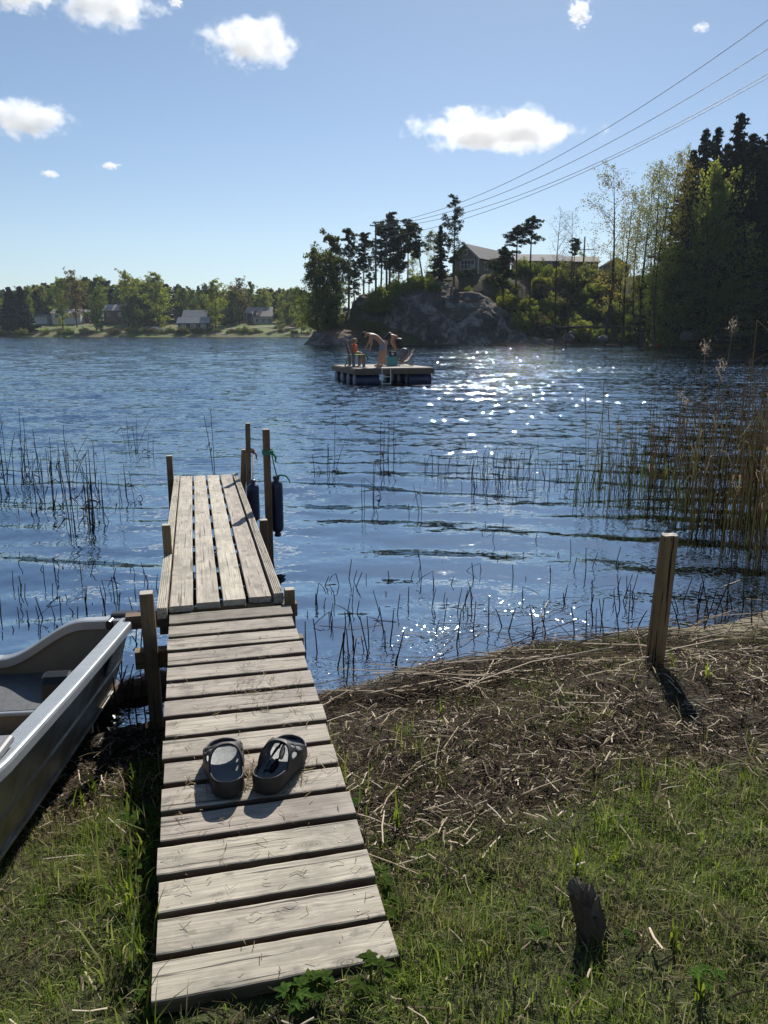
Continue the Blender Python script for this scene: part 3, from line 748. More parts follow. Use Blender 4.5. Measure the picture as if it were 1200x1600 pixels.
# ------------------------------------------------------------------ the pair of clogs
s = N('clog_foam'); o = s.coord(); nz = s.noise(o, 260, 3, 0.6)
c = s.mix(s.noise(o, 18, 3), (0.018, 0.016, 0.016), (0.032, 0.029, 0.029))
M_FOAM = s.surf(s.pbsdf(c, 0.55, 0, s.bump(nz, 0.12, 0.001), 0.4))
M_INSOLE = simple('clog_insole', (0.15, 0.165, 0.17), 0.6, var=0.2, scale=50, bump=0.2)
L_CL = 0.305
def outline(t, side):         # half width left/right at t (0 heel .. 1 toe), side +1 = outer
    o_ = np.interp(t, [0, .02, .06, .12, .2, .35, .5, .65, .78, .88, .95, .985, 1], [0, .028, .043, .052, .058, .063, .071, .078, .077, .067, .049, .028, 0])
    i_ = np.interp(t, [0, .02, .06, .12, .2, .35, .5, .65, .78, .88, .95, .985, 1], [0, .028, .043, .051, .055, .056, .060, .067, .068, .061, .045, .027, 0])
    return o_ if side > 0 else i_
def clog_loop(n=64):
    ts = (1 - np.cos(np.linspace(0, math.pi, n//2 + 1)))/2
    pts = [(outline(t, 1), t*L_CL) for t in ts] + [(-outline(t, -1), t*L_CL) for t in ts[::-1][1:-1]]
    return pts
def rimz(t):                  # height of the edge: high heel cup, low in the toes
    return float(np.interp(t, [0, .05, .15, .3, .45, .7, .9, 1], [.072, .072, .068, .062, .057, .052, .051, .056]))
def footz(t, u):              # insole height; u -1..1 across
    return float(np.interp(t, [0, .12, .3, .5, .75, .92, 1], [.044, .038, .039, .040, .033, .036, .043])) + 0.006*abs(u)**3
def make_clog(name, label, mir, loc, rz, rx):
    c = empty(name, loc, rz, label, 'clog', 'clogs standing on the boardwalk'); c.rotation_euler = (rx, 0, rz)
    lp = clog_loop(); n = len(lp); m = mir
    # sole: outer wall with a waist, rolled rim
    mb = MB(); rings = []
    cy = L_CL*0.5
    def ring(sc, zf):
        out = []
        for (x, y) in lp:
            t = y/L_CL; out.append((m*(x*sc[0]), cy + (y-cy)*sc[1], zf(t)))
        return out
    rings.append(ring((.90, .955), lambda t: 0.0 + 0.006*max(0, (t-.8)/.2)**2))
    rings.append(ring((1.0, .99), lambda t: 0.005 + 0.008*max(0, (t-.8)/.2)**2))
    rings.append(ring((1.04, 1.012), lambda t: 0.014 + 0.006*max(0, (t-.8)/.2)**2))
    rings.append(ring((1.015, 1.0), lambda t: 0.024))
    rings.append(ring((1.03, 1.008), lambda t: rimz(t)*.72))
    rings.append(ring((1.005, .998), lambda t: rimz(t)-.003))
    rings.append(ring((.975, .986), lambda t: rimz(t)))
    rings.append(ring((.93, .965), lambda t: rimz(t)-.002))
    rings.append(ring((.90, .95), lambda t: rimz(t)*.55 + footz(t, 1)*.45))
    rings.append(ring((.85, .93), lambda t: footz(t, 1)-.001))
    vs = [p for r_ in rings for p in r_]
    fs = [(k*n+i, k*n+(i+1)%n, (k+1)*n+(i+1)%n, (k+1)*n+i) for k in range(len(rings)-1) for i in range(n)] + [tuple(range(n))[::-1]]
    if m < 0: fs = [f[::-1] for f in fs]
    mb.add(vs, fs, 0, True); mb.build('sole', M_FOAM, c)
    # insole
    mb = MB(); vs = []; nt_, nu = 36, 11
    for a in range(nt_+1):
        t = a/nt_; tt = .035 + .93*t
        for b in range(nu):
            u = -1 + 2*b/(nu-1); wd = outline(tt, 1 if u > 0 else -1)*.90
            rib = 0.0009*math.sin(u*4 + tt*75) if (tt < .3 or tt > .62) else 0
            vs.append((m*u*wd, tt*L_CL, footz(tt, u) + rib))
    fs = [(a*nu+b, a*nu+b+1, (a+1)*nu+b+1, (a+1)*nu+b) for a in range(nt_) for b in range(nu-1)]
    mb.add(vs, fs, 0, True); mb.build('insole', M_INSOLE, c)
    # upper: arched shell from the instep to the toe opening, with cut-outs
    nu, nv = 72, 34; grid = []
    for a in range(nu+1):
        u = a/nu; th = math.pi*u                    # over the foot, outer -> inner
        row = []
        for b in range(nv+1):
            v = b/nv                                 # 0 back edge, 1 front edge
            side = 1 if math.cos(th) > 0 else -1
            cs = abs(math.cos(th)); sn = math.sin(th)
            yb = L_CL*(0.31 + 0.22*sn**1.4); yf = L_CL*(0.86 - 0.15*sn**1.5 + 0.04*(-math.cos(th)))
            if side > 0: yb -= 0.012*cs
            y = yb + (yf - yb)*v; t = y/L_CL
            wd = outline(t, side)*1.02
            h = 0.118 - 0.024*v - 0.012*v*v + 0.006*math.sin(v*math.pi)
            z0 = rimz(t)-.012
            x = math.copysign(cs**0.75, math.cos(th))*wd
            z = z0 + (h - z0)*sn**0.80
            row.append(Vector((m*x, y, z)))
        grid.append(row)
    holes = [(0.13, 0.34, 0.050, 0.13), (0.20, 0.66, 0.055, 0.13), (0.29, 0.40, 0.030, 0.10), (0.87, 0.35, 0.032, 0.10), (0.84, 0.66, 0.03, 0.09)]
    def hole(a, b):
        u = (a+.5)/nu; v = (b+.5)/nv
        for (hu, hv, ru, rv) in holes:
            if ((u-hu + (v-hv)*0.10)/ru)**2 + ((v-hv)/rv)**2 < 1: return True
        return False
    th_ = 0.0055; outer = []; inner = []
    for a in range(nu+1):
        for b in range(nv+1):
            p = grid[a][b]; pu = grid[min(a+1, nu)][b]-grid[max(a-1, 0)][b]; pv = grid[a][min(b+1, nv)]-grid[a][max(b-1, 0)]
            nrm = pu.cross(pv)*(-m); nrm.normalize()
            if nrm.dot(p - Vector((0, p.y, 0.03))) < 0: nrm = -nrm
            u, v = a/nu, b/nv
            swell = 0.0022*math.exp(-((v-0.03)/0.05)**2) + 0.0018*math.exp(-((v-0.97)/0.05)**2) + 0.0016*math.exp(-((u-.35-0.25*v)/0.03)**2)
            outer.append(p + nrm*swell); inner.append(p - nrm*th_)
    W_ = nv+1; q = (nu+1)*W_; fs = []; cells = {(a, b) for a in range(nu) for b in range(nv) if not hole(a, b)}
    for (a, b) in cells:
        i = a*W_+b; fs.append((i, i+1, i+W_+1, i+W_)); fs.append((q+i+W_, q+i+W_+1, q+i+1, q+i))
        for (da, db, e) in ((-1,0,(i, i+1)), (1,0,(i+W_+1, i+W_)), (0,-1,(i+W_, i)), (0,1,(i+1, i+W_+1))):
            if (a+da, b+db) not in cells: fs.append((e[1], e[0], q+e[0], q+e[1]))
    if m > 0: fs = [f[::-1] for f in fs]
    mb = MB(); mb.add(outer + inner, fs, 0, True)
    up = mb.build('upper', M_FOAM, c)
    md = up.modifiers.new('smooth', 'CORRECTIVE_SMOOTH'); md.iterations = 2; md.use_only_smooth = True
    return c
def deckz(p):                # top of the boardwalk under a world point
    d = (p.x+0.58)*-math.sin(R(13.7)) + (p.y-1.64)*math.cos(R(13.7)); return 0.36 + 0.18*d/2.36
for nm, lab, mir, hp, rz in (('clog', 'dark grey foam clog, the left one of the pair, empty', -1, (359, 1246), R(15)),
                             ('clog', 'dark grey foam clog with black sunglasses lying in it', 1, (411, 1240), R(-14))):
    p = atZ(hp[0], hp[1], 0.43); p.z = deckz(p) + 0.003
    cl = make_clog(nm, lab, mir, p, rz, R(4.3))
    if mir > 0: CLOG2 = cl
# sunglasses in the right clog
gl_ = empty('sunglasses', (0, 0, 0), 0, 'glossy black sunglasses tucked into the right clog', 'sunglasses')
gl_.matrix_world = Matrix.Translation(CLOG2.location) @ CLOG2.rotation_euler.to_matrix().to_4x4() @ Matrix.Translation((0.012, 0.045, 0.064)) @ Matrix.Rotation(R(-6), 4, 'Z') @ Matrix.Rotation(R(12), 4, 'X')
M_GLOSS = simple('glossy_black_acetate', (0.006, 0.006, 0.008), 0.12, var=0.1)
s = N('dark_lens'); M_LENS = s.surf(s.pbsdf((0.008, 0.008, 0.014), 0.04, 0.0, None, 0.9))
def lens_loop(cx, w_, h_, n=24, p=2.8):
    return [(cx + w_*math.copysign(abs(math.cos(a))**(2/p), math.cos(a)), h_*math.copysign(abs(math.sin(a))**(2/p), math.sin(a))) for a in [2*math.pi*i/n for i in range(n)]]
for cx in (0.034, 0.102):      # glasses lie along local Y, lenses facing sideways/up
    lo = lens_loop(cx, 0.027, 0.020); li = lens_loop(cx, 0.0225, 0.0155); n = len(lo)
    curve = lambda y: 0.010*((y-0.068)/0.068)**2
    mb = MB(); vs = []
    for (y, h) in lo: vs.append((0.004 - curve(y), y, h))
    for (y, h) in li: vs.append((0.004 - curve(y), y, h))
    for (y, h) in li: vs.append((-0.001 - curve(y), y, h))
    for (y, h) in lo: vs.append((-0.001 - curve(y), y, h))
    mb.add(vs, [(k*n+i, k*n+(i+1)%n, ((k+1)%4)*n+(i+1)%n, ((k+1)%4)*n+i) for k in range(4) for i in range(n)], 0, False)
    mb.build('lens_frame', M_GLOSS, gl_)
    mb = MB(); mb.add([(0.0015 - curve(y), y, h) for (y, h) in li] + [(0.0035-curve(cx), cx, 0)], [(i, (i+1)%n, n) for i in range(n)], 0, True); mb.build('lens', M_LENS, gl_)
mb = MB(); mb.beam((0.003, 0.058, 0.006), (0.003, 0.078, 0.006), 0.005, 0.006, 0, r=.002); mb.build('bridge', M_GLOSS, gl_)
for y, e in ((0.004, -0.004), (0.132, 0.004)):
    mb = MB(); mb.beam((-0.004, y, 0.008), (-0.02, y+e, 0.010), 0.004, 0.014, 0, r=.002)
    pts = [(-0.018, y + e, 0.010), (-0.024, y + (0.05 if y < .05 else -0.05), 0.010), (-0.028, y + (0.105 if y < .05 else -0.105), 0.004), (-0.028, y + (0.13 if y < .05 else -0.13), -0.010)]
    for a, b in zip(pts[:-1], pts[1:]): mb.beam(a, b, 0.004, 0.012, 0, r=.002)
    mb.build('temple', M_GLOSS, gl_)
# ------------------------------------------------------------------ bathing raft
RA = R(18); RW, RL = 3.1, 3.4; RZ = 0.60
raft = empty('raft', (-1.05, 30.0, 0.0), RA, 'square wooden bathing raft floating on blue barrels in mid lake', 'raft')
M_RAFTTOP = simple('raft_deck_wood', (0.22, 0.195, 0.165), 0.8, var=0.3, scale=14)
M_RAFTSIDE = simple('raft_side_wood', (0.13, 0.095, 0.065), 0.8, var=0.35, scale=7)
M_BARREL = simple('blue_barrel', (0.010, 0.018, 0.06), 0.4, var=0.3, scale=6)
nb = 22
for k in range(nb):
    mb = MB(); y = (k+.5)*RL/nb; mb.beam((0, y, RZ-.016), (RW, y, RZ-.016), RL/nb-.012, 0.032, 0); mb.build('deck_board', M_RAFTTOP, raft)
for a, b in (((0,0),(RW,0)), ((0,RL),(RW,RL)), ((0,0),(0,RL)), ((RW,0),(RW,RL))):
    mb = MB()
    d = Vector((b[0]-a[0], b[1]-a[1], 0)).normalized(); n_ = Vector((d.y, -d.x, 0))*(0.03 if a != (0,RL) and a != (0,0) or b == (RW,0) else -0.03)
    A = Vector((a[0], a[1], RZ-.135)); B = Vector((b[0], b[1], RZ-.135))
    c_ = Vector((RW/2, RL/2, RZ-.135)); n_ = ((A+B)/2 - c_).normalized()*0.024
    mb.beam(A+n_-d*.03, B+n_+d*.03, 0.045, 0.20, 0); mb.build('side_board', M_RAFTSIDE, raft)
def barrel(a, b, r=0.27):
    a = Vector(a); b = Vector(b); L = (b-a).length
    Mq = (b-a).to_track_quat('Z', 'Y').to_matrix()
    prof = [(r*.9, 0), (r*.97, .02), (r*.97, .05), (r, .08), (r, L*.32), (r*1.035, L*.345), (r, L*.37), (r, L*.63), (r*1.035, L*.655), (r, L*.68), (r, L-.08), (r*.97, L-.05), (r*.97, L-.02), (r*.9, L)]
    mb = MB(); mb.lathe(prof, a, 20, 0, Mq); mb.build('float_barrel', M_BARREL, raft)
for k in range(4):
    y = 0.30 + k*0.92
    barrel((0.02, y, 0.13), (0.95, y, 0.13)); 
    barrel((RW-0.95, y, 0.13), (RW-0.02, y, 0.13))
mb = MB()
for x in (1.00, 1.34):
    mb.tube([(x, -0.07, RZ-.05), (x, -0.10, -0.6)], 0.018, 8)
for z in (0.28, 0.02, -0.25): mb.tube([(1.0, -0.1, z), (1.34, -0.1, z)], 0.016, 8)
mb.build('swim_ladder', simple('pale_ladder_tube', (0.7, 0.7, 0.68), 0.4, 0.2), raft)
mb = MB(); mb.beam((1.15, 1.7, 0.33), (2.1, 1.7, 0.33), 0.10, 0.12, 0); mb.beam((0.4, 1.7, 0.38), (2.7, 1.7, 0.38), 0.08, 0.08, 0); mb.build('frame_beam', M_RAFTSIDE, raft)
def rw(x, y, z=0.0): return frame_to_world(raft, (x, y, RZ + z))
def onraft(px, py):                        # the deck point seen at a pixel of the photo
    p = atZ(px, py, RZ); return p
# ---- bench
bp = onraft(552, 573.5); bench = empty('bench', bp, R(10), 'chunky weathered wooden bench with a slatted back at the raft edge', 'bench')
M_BENCH = simple('bench_wood', (0.21, 0.17, 0.14), 0.8, var=0.3, scale=9)
# local: +X the way the sitter faces, +Y along the bench (away from the camera), origin under the near back corner
BL = 1.25
for y in (0.03, BL-0.03):
    mb = MB(); mb.beam((0.02, y, 0), (0.02, y, 0.42), 0.07, 0.11, 0, up=Vector((1,0,0))); mb.build('leg', M_BENCH, bench)
    mb = MB(); mb.beam((0.42, y, 0), (0.42, y, 0.41), 0.07, 0.11, 0, up=Vector((1,0,0))); mb.build('leg', M_BENCH, bench)
    mb = MB(); mb.beam((0.04, y, 0.36), (-0.17, y, 1.02), 0.07, 0.11, 0, up=Vector((1,0,0))); mb.build('back_post', M_BENCH, bench)
for x in (0.06, 0.19, 0.32, 0.45):
    mb = MB(); mb.beam((x, -0.03, 0.435), (x, BL+0.03, 0.435), 0.115, 0.035, 0); mb.build('seat_slat', M_BENCH, bench)
for z, x in ((0.56, -0.04), (0.70, -0.085), (0.84, -0.13), (0.98, -0.175)):
    mb = MB(); mb.beam((x+0.045, -0.05, z), (x+0.045, BL+0.05, z), 0.03, 0.10, 0); mb.build('back_slat', M_BENCH, bench)
def cloth(name, pts, wdir, width, mat, label, cat, th=0.012, group=None):
    """a towel: a strip along pts, widthwise along wdir"""
    pts = [Vector(p) for p in pts]; wd = Vector(wdir).normalized(); n = len(pts); vs = []
    for s_ in (0, 1):
        for k, p in enumerate(pts):
            d = (pts[min(k+1, n-1)] - pts[max(k-1, 0)]).normalized(); nr = d.cross(wd).normalized()
            for j in range(7):
                u = j/6 - .5; vs.append(p + wd*width*u + nr*(th*s_ + 0.006*math.sin(j*1.9+k)))
    fs = []
    for s_ in (0, 1):
        for k in range(n-1):
            for j in range(6):
                q = s_*n*7 + k*7 + j; f = (q, q+1, q+8, q+7); fs.append(f if s_ else f[::-1])
    for k in range(n-1):
        for j in (0, 6): q = k*7+j; fs.append((q, q+7, q+7+n*7, q+n*7))
    for k in (0, n-1):
        for j in range(6): q = k*7+j; fs.append((q, q+1, q+1+n*7, q+n*7))
    mb = MB(); mb.add(vs, fs, 0, True); o = mb.build(name, mat); return tag(o, label, cat, group)
M_GREEN = simple('green_terry', (0.13, 0.27, 0.05), 0.95, var=0.3, scale=60, bump=0.3)
def bwp(x, y, z): return frame_to_world(bench, (x, y, z))
tw = [bwp(x, 0.22, z) for (x, z) in ((-0.30, 0.02), (-0.235, 0.14), (-0.20, 0.30), (-0.12, 0.42), (0.0, 0.462), (0.15, 0.466), (0.32, 0.466), (0.49, 0.465), (0.55, 0.42), (0.60, 0.33), (0.64, 0.26))]
cloth('towel', tw, bench.rotation_euler.to_matrix() @ Vector((0,1,0)), 0.36, M_GREEN, 'green towel draped over the bench seat with its end hanging down', 'towel')

# ------------------------------------------------------------------ people
def skin_fig(name, J, E, mat, parent, root, sub=2):
    """J: name -> (pos, radius or (rx, ry)); E: edges"""
    names = list(J); idx = {k: i for i, k in enumerate(names)}
    me = bpy.data.meshes.new(name); me.from_pydata([tuple(J[k][0]) for k in names], [(idx[a], idx[b]) for a, b in E], []); me.materials.append(mat)
    o = link(name, me, parent)
    md = o.modifiers.new('skin', 'SKIN'); md.use_smooth_shade = True; md.branch_smoothing = 0.6
    if not me.skin_vertices: me.attributes
    for i, k in enumerate(names):
        r = J[k][1]; r = (r, r) if not hasattr(r, '__len__') else r
        if not ('f' in k[-2:] and k[-1].isdigit()) and k[-2:] not in ('t0','t1') and r[0] > 0.03: r = (r[0]*1.22, r[1]*1.22)
        me.skin_vertices[0].data[i].radius = r; me.skin_vertices[0].data[i].use_root = (k == root)
    sb = o.modifiers.new('sub', 'SUBSURF'); sb.levels = 1; sb.render_levels = sub
    return o
def ensure_skin(o): pass
def hand(J, E, wrist, pre, d, side, curl=0.5, s_=1.0):
    """palm and five fingers from a wrist; d = pointing direction, side = towards the thumb"""
    d = Vector(d).normalized(); sd_ = Vector(side).normalized(); nrm = d.cross(sd_).normalized()
    w0 = Vector(J[wrist][0]); palm = w0 + d*0.055*s_
    J[pre+'palm'] = (palm, (0.034*s_, 0.022*s_)); E.append((wrist, pre+'palm'))
    for q, (off, ln) in enumerate(((0.030, 0.072), (0.010, 0.082), (-0.010, 0.077), (-0.029, 0.060))):
        k0 = palm + sd_*off*s_ + d*0.035*s_; k1 = k0 + (d*0.6 + nrm*curl*0.5).normalized()*ln*0.55*s_; k2 = k1 + (d*0.35 + nrm*curl).normalized()*ln*0.5*s_
        J['%sf%d0' % (pre, q)] = (k0, 0.010*s_); J['%sf%d1' % (pre, q)] = (k1, 0.009*s_); J['%sf%d2' % (pre, q)] = (k2, 0.0075*s_)
        E += [(pre+'palm', '%sf%d0' % (pre, q)), ('%sf%d0' % (pre, q), '%sf%d1' % (pre, q)), ('%sf%d1' % (pre, q), '%sf%d2' % (pre, q))]
    t0 = w0 + d*0.035*s_ + sd_*0.036*s_; t1 = t0 + (d*0.7 + sd_*0.6 + nrm*0.3).normalized()*0.045*s_
    J[pre+'t0'] = (t0, 0.012*s_); J[pre+'t1'] = (t1, 0.009*s_); E += [(pre+'palm', pre+'t0'), (pre+'t0', pre+'t1')]
def skinmat(name, col): return simple(name, col, 0.55, var=0.12, scale=9, spec=0.35)
def head(J, E, neck, top, fwd, r=0.078, pre=''):
    """skull from the neck joint towards 'top', the face towards fwd"""
    n0 = Vector(J[neck][0]); t = (Vector(top) - n0).normalized(); f = Vector(fwd).normalized()
    J[pre+'jaw'] = (n0 + t*0.065 + f*0.030, (r*0.72, r*0.80)); J[pre+'skull'] = (n0 + t*0.155 + f*0.012, (r*0.98, r*1.12)); J[pre+'crown'] = (n0 + t*0.215, (r*0.62, r*0.72))
    J[pre+'nose'] = (n0 + t*0.115 + f*0.118, 0.011)
    J[pre+'nosebr'] = (n0 + t*0.125 + f*0.092, 0.016)
    E += [(neck, pre+'jaw'), (pre+'jaw', pre+'skull'), (pre+'skull', pre+'crown'), (pre+'skull', pre+'nosebr'), (pre+'nosebr', pre+'nose')]
    return n0, t, f
def face(parent, n0, t, f, r, hairmat, eye_z=0.130):
    s_ = t.cross(f).normalized()
    M_EYE = bpy.data.materials.get('dark_eye') or simple('dark_eye', (0.02, 0.015, 0.012), 0.3)
    M_LIP = bpy.data.materials.get('lips') or simple('lips', (0.35, 0.12, 0.09), 0.5)
    for sg in (-1, 1):
        mb = MB(); c = n0 + t*eye_z + f*(r*1.08) + s_*sg*0.031
        mb.lathe([(0.002, -0.010), (0.009, -0.006), (0.0115, 0), (0.009, 0.006), (0.002, 0.010)], c, 10); mb.build('eye', M_EYE, parent)
        mb = MB(); c = n0 + t*0.115 + s_*sg*(r*1.0)
        mb.tube([c - t*0.03, c - t*0.01 + s_*sg*0.012 - f*0.006, c + t*0.018 + s_*sg*0.012 - f*0.008, c + t*0.03], [0.006, 0.010, 0.010, 0.006], 8); mb.build('ear', bpy.data.materials['skin_tan'], parent)
    mb = MB(); c = n0 + t*0.072 + f*(r*1.12); mb.tube([c - s_*0.024, c + f*0.004, c + s_*0.024], [0.004, 0.007, 0.004], 8); mb.build('mouth', M_LIP, parent)
def hair_shell(parent, c, t, f, r, mat, back=0.0, lift=1.0, low=-0.2, seed=1):
    """a cap of hair: the upper and rear part of a displaced sphere"""
    s_ = t.cross(f).normalized(); mb = MB(); nu, nv = 28, 16; vs = []
    for a in range(nv+1):
        th = math.pi*a/nv*0.70
        for b in range(nu):
            ph = 2*math.pi*b/nu; front = math.cos(ph)
            tt = th*(1 - 0.36*max(0, front)) if True else th
            v = t*math.cos(tt) + (f*math.cos(ph) + s_*math.sin(ph))*math.sin(tt)
            nz = fbm(np.array([ph*3 + seed]), np.array([a*0.8]), 3, seed)[0]
            vs.append(c + v*r*(1.06 + 0.16*nz + back*max(0, -front)*math.sin(tt)))
    fs = [(a*nu+b, a*nu+(b+1)%nu, (a+1)*nu+(b+1)%nu, (a+1)*nu+b) for a in range(nv) for b in range(nu)]
    mb.add(vs, fs, 0, True); return mb.build('hair', mat, parent)
M_SKIN = skinmat('skin_tan', (0.48, 0.26, 0.17)); M_SKIN2 = skinmat('skin_light', (0.58, 0.36, 0.26))

# --- man, bent forward, facing left, arms hanging towards the deck
mp0 = onraft(592, 573.0); man = empty('person', mp0, 0, 'shirtless person in pale grey swim shorts bending forward with both arms hanging down', 'person', 'people on the bathing raft')
V3 = Vector
J = {'hip': (V3((0.14, 0, 0.95)), (0.125, 0.115)), 'waist': (V3((0.02, 0, 1.06)), (0.125, 0.105)), 'ribs': (V3((-0.13, 0, 1.165)), (0.145, 0.12)), 'chest': (V3((-0.30, 0, 1.25)), (0.15, 0.12)),
     'neck': (V3((-0.41, 0, 1.26)), 0.055), 'neck2': (V3((-0.45, 0, 1.25)), 0.050)}
E = [('hip', 'waist'), ('waist', 'ribs'), ('ribs', 'chest'), ('chest', 'neck'), ('neck', 'neck2')]
for sg, nm, fx in ((-1, 'n', 0.02), (1, 'f', -0.10)):
    J[nm+'hp'] = (V3((0.15, sg*0.10, 0.86)), 0.095); J[nm+'th'] = (V3((0.13, sg*0.105, 0.68)), 0.083)
    J[nm+'kn'] = (V3((0.08+fx*.4, sg*0.11, 0.48)), 0.057); J[nm+'cf'] = (V3((0.10+fx*.7, sg*0.11, 0.34)), 0.056)
    J[nm+'an'] = (V3((0.10+fx, sg*0.11, 0.09)), 0.036); J[nm+'ft'] = (V3((0.03+fx, sg*0.12, 0.035)), (0.040, 0.030)); J[nm+'to'] = (V3((-0.09+fx, sg*0.13, 0.022)), (0.042, 0.020))
    E += [('hip', nm+'hp'), (nm+'hp', nm+'th'), (nm+'th', nm+'kn'), (nm+'kn', nm+'cf'), (nm+'cf', nm+'an'), (nm+'an', nm+'ft'), (nm+'ft', nm+'to')]
    el = V3((-0.28, sg*0.21, 0.97)) if sg < 0 else V3((-0.36, sg*0.22, 0.99)); wr = V3((-0.33, sg*0.20, 0.73)) if sg < 0 else V3((-0.47, sg*0.16, 0.80))
    J[nm+'sh'] = (V3((-0.31, sg*0.18, 1.21)), 0.058); J[nm+'el'] = (el, 0.042); J[nm+'wr'] = (wr, 0.028)
    J[nm+'ua'] = (V3((-0.31, sg*0.18, 1.21)).lerp(el, .5), 0.048); J[nm+'fa'] = (el.lerp(wr, .35), 0.042)
    E += [('chest', nm+'sh'), (nm+'sh', nm+'ua'), (nm+'ua', nm+'el'), (nm+'el', nm+'fa'), (nm+'fa', nm+'wr')]
    hand(J, E, nm+'wr', nm+'h', wr-el, V3((-1, 0, -0.2)), 0.5)
n0, t, f = head(J, E, 'neck2', (-0.64, 0, 1.24), (-0.25, 0, -0.96))
skin_fig('body', J, E, M_SKIN, man, 'hip')
hair_shell(man, n0 + t*0.145, t, f, 0.088, simple('dark_short_hair', (0.025, 0.018, 0.013), 0.8, var=0.4, scale=60), 0.05)
face(man, n0, t, f, 0.078, None)
J2 = {'w': (V3((0.09, 0, 1.03)), (0.130, 0.115)), 'h': (V3((0.145, 0, 0.94)), (0.142, 0.132))}; E2 = [('w', 'h')]
for sg, nm, fx in ((-1, 'n', 0.02), (1, 'f', -0.10)):
    J2[nm+'a'] = (V3((0.15, sg*0.10, 0.83)), 0.113); J2[nm+'b'] = (V3((0.135, sg*0.11, 0.70)), 0.106); J2[nm+'c'] = (V3((0.115, sg*0.11, 0.60)), 0.098)
    E2 += [('h', nm+'a'), (nm+'a', nm+'b'), (nm+'b', nm+'c')]
skin_fig('swim_shorts', J2, E2, simple('grey_blue_shorts', (0.25, 0.27, 0.33), 0.85, var=0.3, scale=30), man, 'h')

# --- second adult bent the other way, long dark hair hanging down
wp = onraft(600, 571.0) + Vector((0.02, 0.45, 0)); wo = empty('person', wp, 0, 'person in a dark swimsuit bending down to the right with long dark hair hanging', 'person', 'people on the bathing raft')
J = {'hip': (V3((0.0, 0, 0.93)), (0.145, 0.125)), 'waist': (V3((0.10, 0, 1.10)), (0.115, 0.10)), 'ribs': (V3((0.22, 0, 1.20)), (0.13, 0.11)), 'chest': (V3((0.35, 0, 1.23)), (0.145, 0.11)),
     'neck': (V3((0.47, 0, 1.19)), 0.047), 'neck2': (V3((0.50, 0, 1.14)), 0.045)}
E = [('hip', 'waist'), ('waist', 'ribs'), ('ribs', 'chest'), ('chest', 'neck'), ('neck', 'neck2')]
for sg, nm, fx in ((-1, 'n', 0.05), (1, 'f', -0.05)):
    J[nm+'hp'] = (V3((0.0, sg*0.10, 0.85)), 0.098); J[nm+'th'] = (V3((0.01, sg*0.10, 0.66)), 0.083); J[nm+'kn'] = (V3((0.02, sg*0.10, 0.47)), 0.055)
    J[nm+'cf'] = (V3((-0.02+fx, sg*0.10, 0.33)), 0.053); J[nm+'an'] = (V3((-0.02+fx, sg*0.10, 0.085)), 0.034); J[nm+'ft'] = (V3((0.05+fx, sg*0.11, 0.033)), (0.037, 0.028)); J[nm+'to'] = (V3((0.16+fx, sg*0.12, 0.02)), (0.038, 0.018))
    E += [('hip', nm+'hp'), (nm+'hp', nm+'th'), (nm+'th', nm+'kn'), (nm+'kn', nm+'cf'), (nm+'cf', nm+'an'), (nm+'an', nm+'ft'), (nm+'ft', nm+'to')]
    sh = V3((0.36, sg*0.165, 1.18)); el = V3((0.32 + 0.05*sg, sg*0.19, 0.93)); wr = V3((0.42+0.04*sg, sg*0.14, 0.72))
    J[nm+'sh'] = (sh, 0.052); J[nm+'ua'] = (sh.lerp(el, .5), 0.042); J[nm+'el'] = (el, 0.036); J[nm+'fa'] = (el.lerp(wr, .35), 0.035); J[nm+'wr'] = (wr, 0.024)
    E += [('chest', nm+'sh'), (nm+'sh', nm+'ua'), (nm+'ua', nm+'el'), (nm+'el', nm+'fa'), (nm+'fa', nm+'wr')]
    hand(J, E, nm+'wr', nm+'h', wr-el, V3((1, 0, 0.2)), 0.5, 0.9)
n0, t, f = head(J, E, 'neck2', (0.58, 0, 0.97), (-0.55, 0, -0.55), 0.074)
skin_fig('body', J, E, M_SKIN, wo, 'hip')
M_DHAIR = simple('long_dark_hair', (0.018, 0.013, 0.011), 0.6, var=0.5, scale=60)
hc = n0 + t*0.14
mb = MB(); rngp = random.Random(9)
for q in range(46):
    a = 2*math.pi*q/46; off = V3((math.cos(a)*0.11, math.sin(a)*0.095, 0)); r0 = 0.030
    L_ = 0.30 + rngp.uniform(-.06, .06)
    mb.tube([hc + off*0.5 - t*0.0 + V3((0.04, 0, 0.06)), hc + off + V3((0.045, 0, 0.0)), hc + off*1.15 + V3((0.05, 0, -L_*.45)), hc + off*0.9 + V3((0.055 + rngp.uniform(-.02, .03), 0, -L_))], [r0, r0*1.2, r0, 0.006], 6)
mb.build('hair', M_DHAIR, wo)
face(wo, n0, t, f, 0.074, None)
J2 = {'h': (V3((0.0, 0, 0.925)), (0.153, 0.133)), 'w': (V3((0.10, 0, 1.10)), (0.124, 0.109)), 'r': (V3((0.22, 0, 1.205)), (0.139, 0.119)), 'c': (V3((0.31, 0, 1.225)), (0.150, 0.117)),
      'na': (V3((0.0, -0.10, 0.85)), 0.104), 'fa': (V3((0.0, 0.10, 0.85)), 0.104)}
skin_fig('swimsuit', J2, [('h', 'w'), ('w', 'r'), ('r', 'c'), ('h', 'na'), ('h', 'fa')], simple('dark_swimsuit', (0.016, 0.016, 0.022), 0.6), wo, 'h')

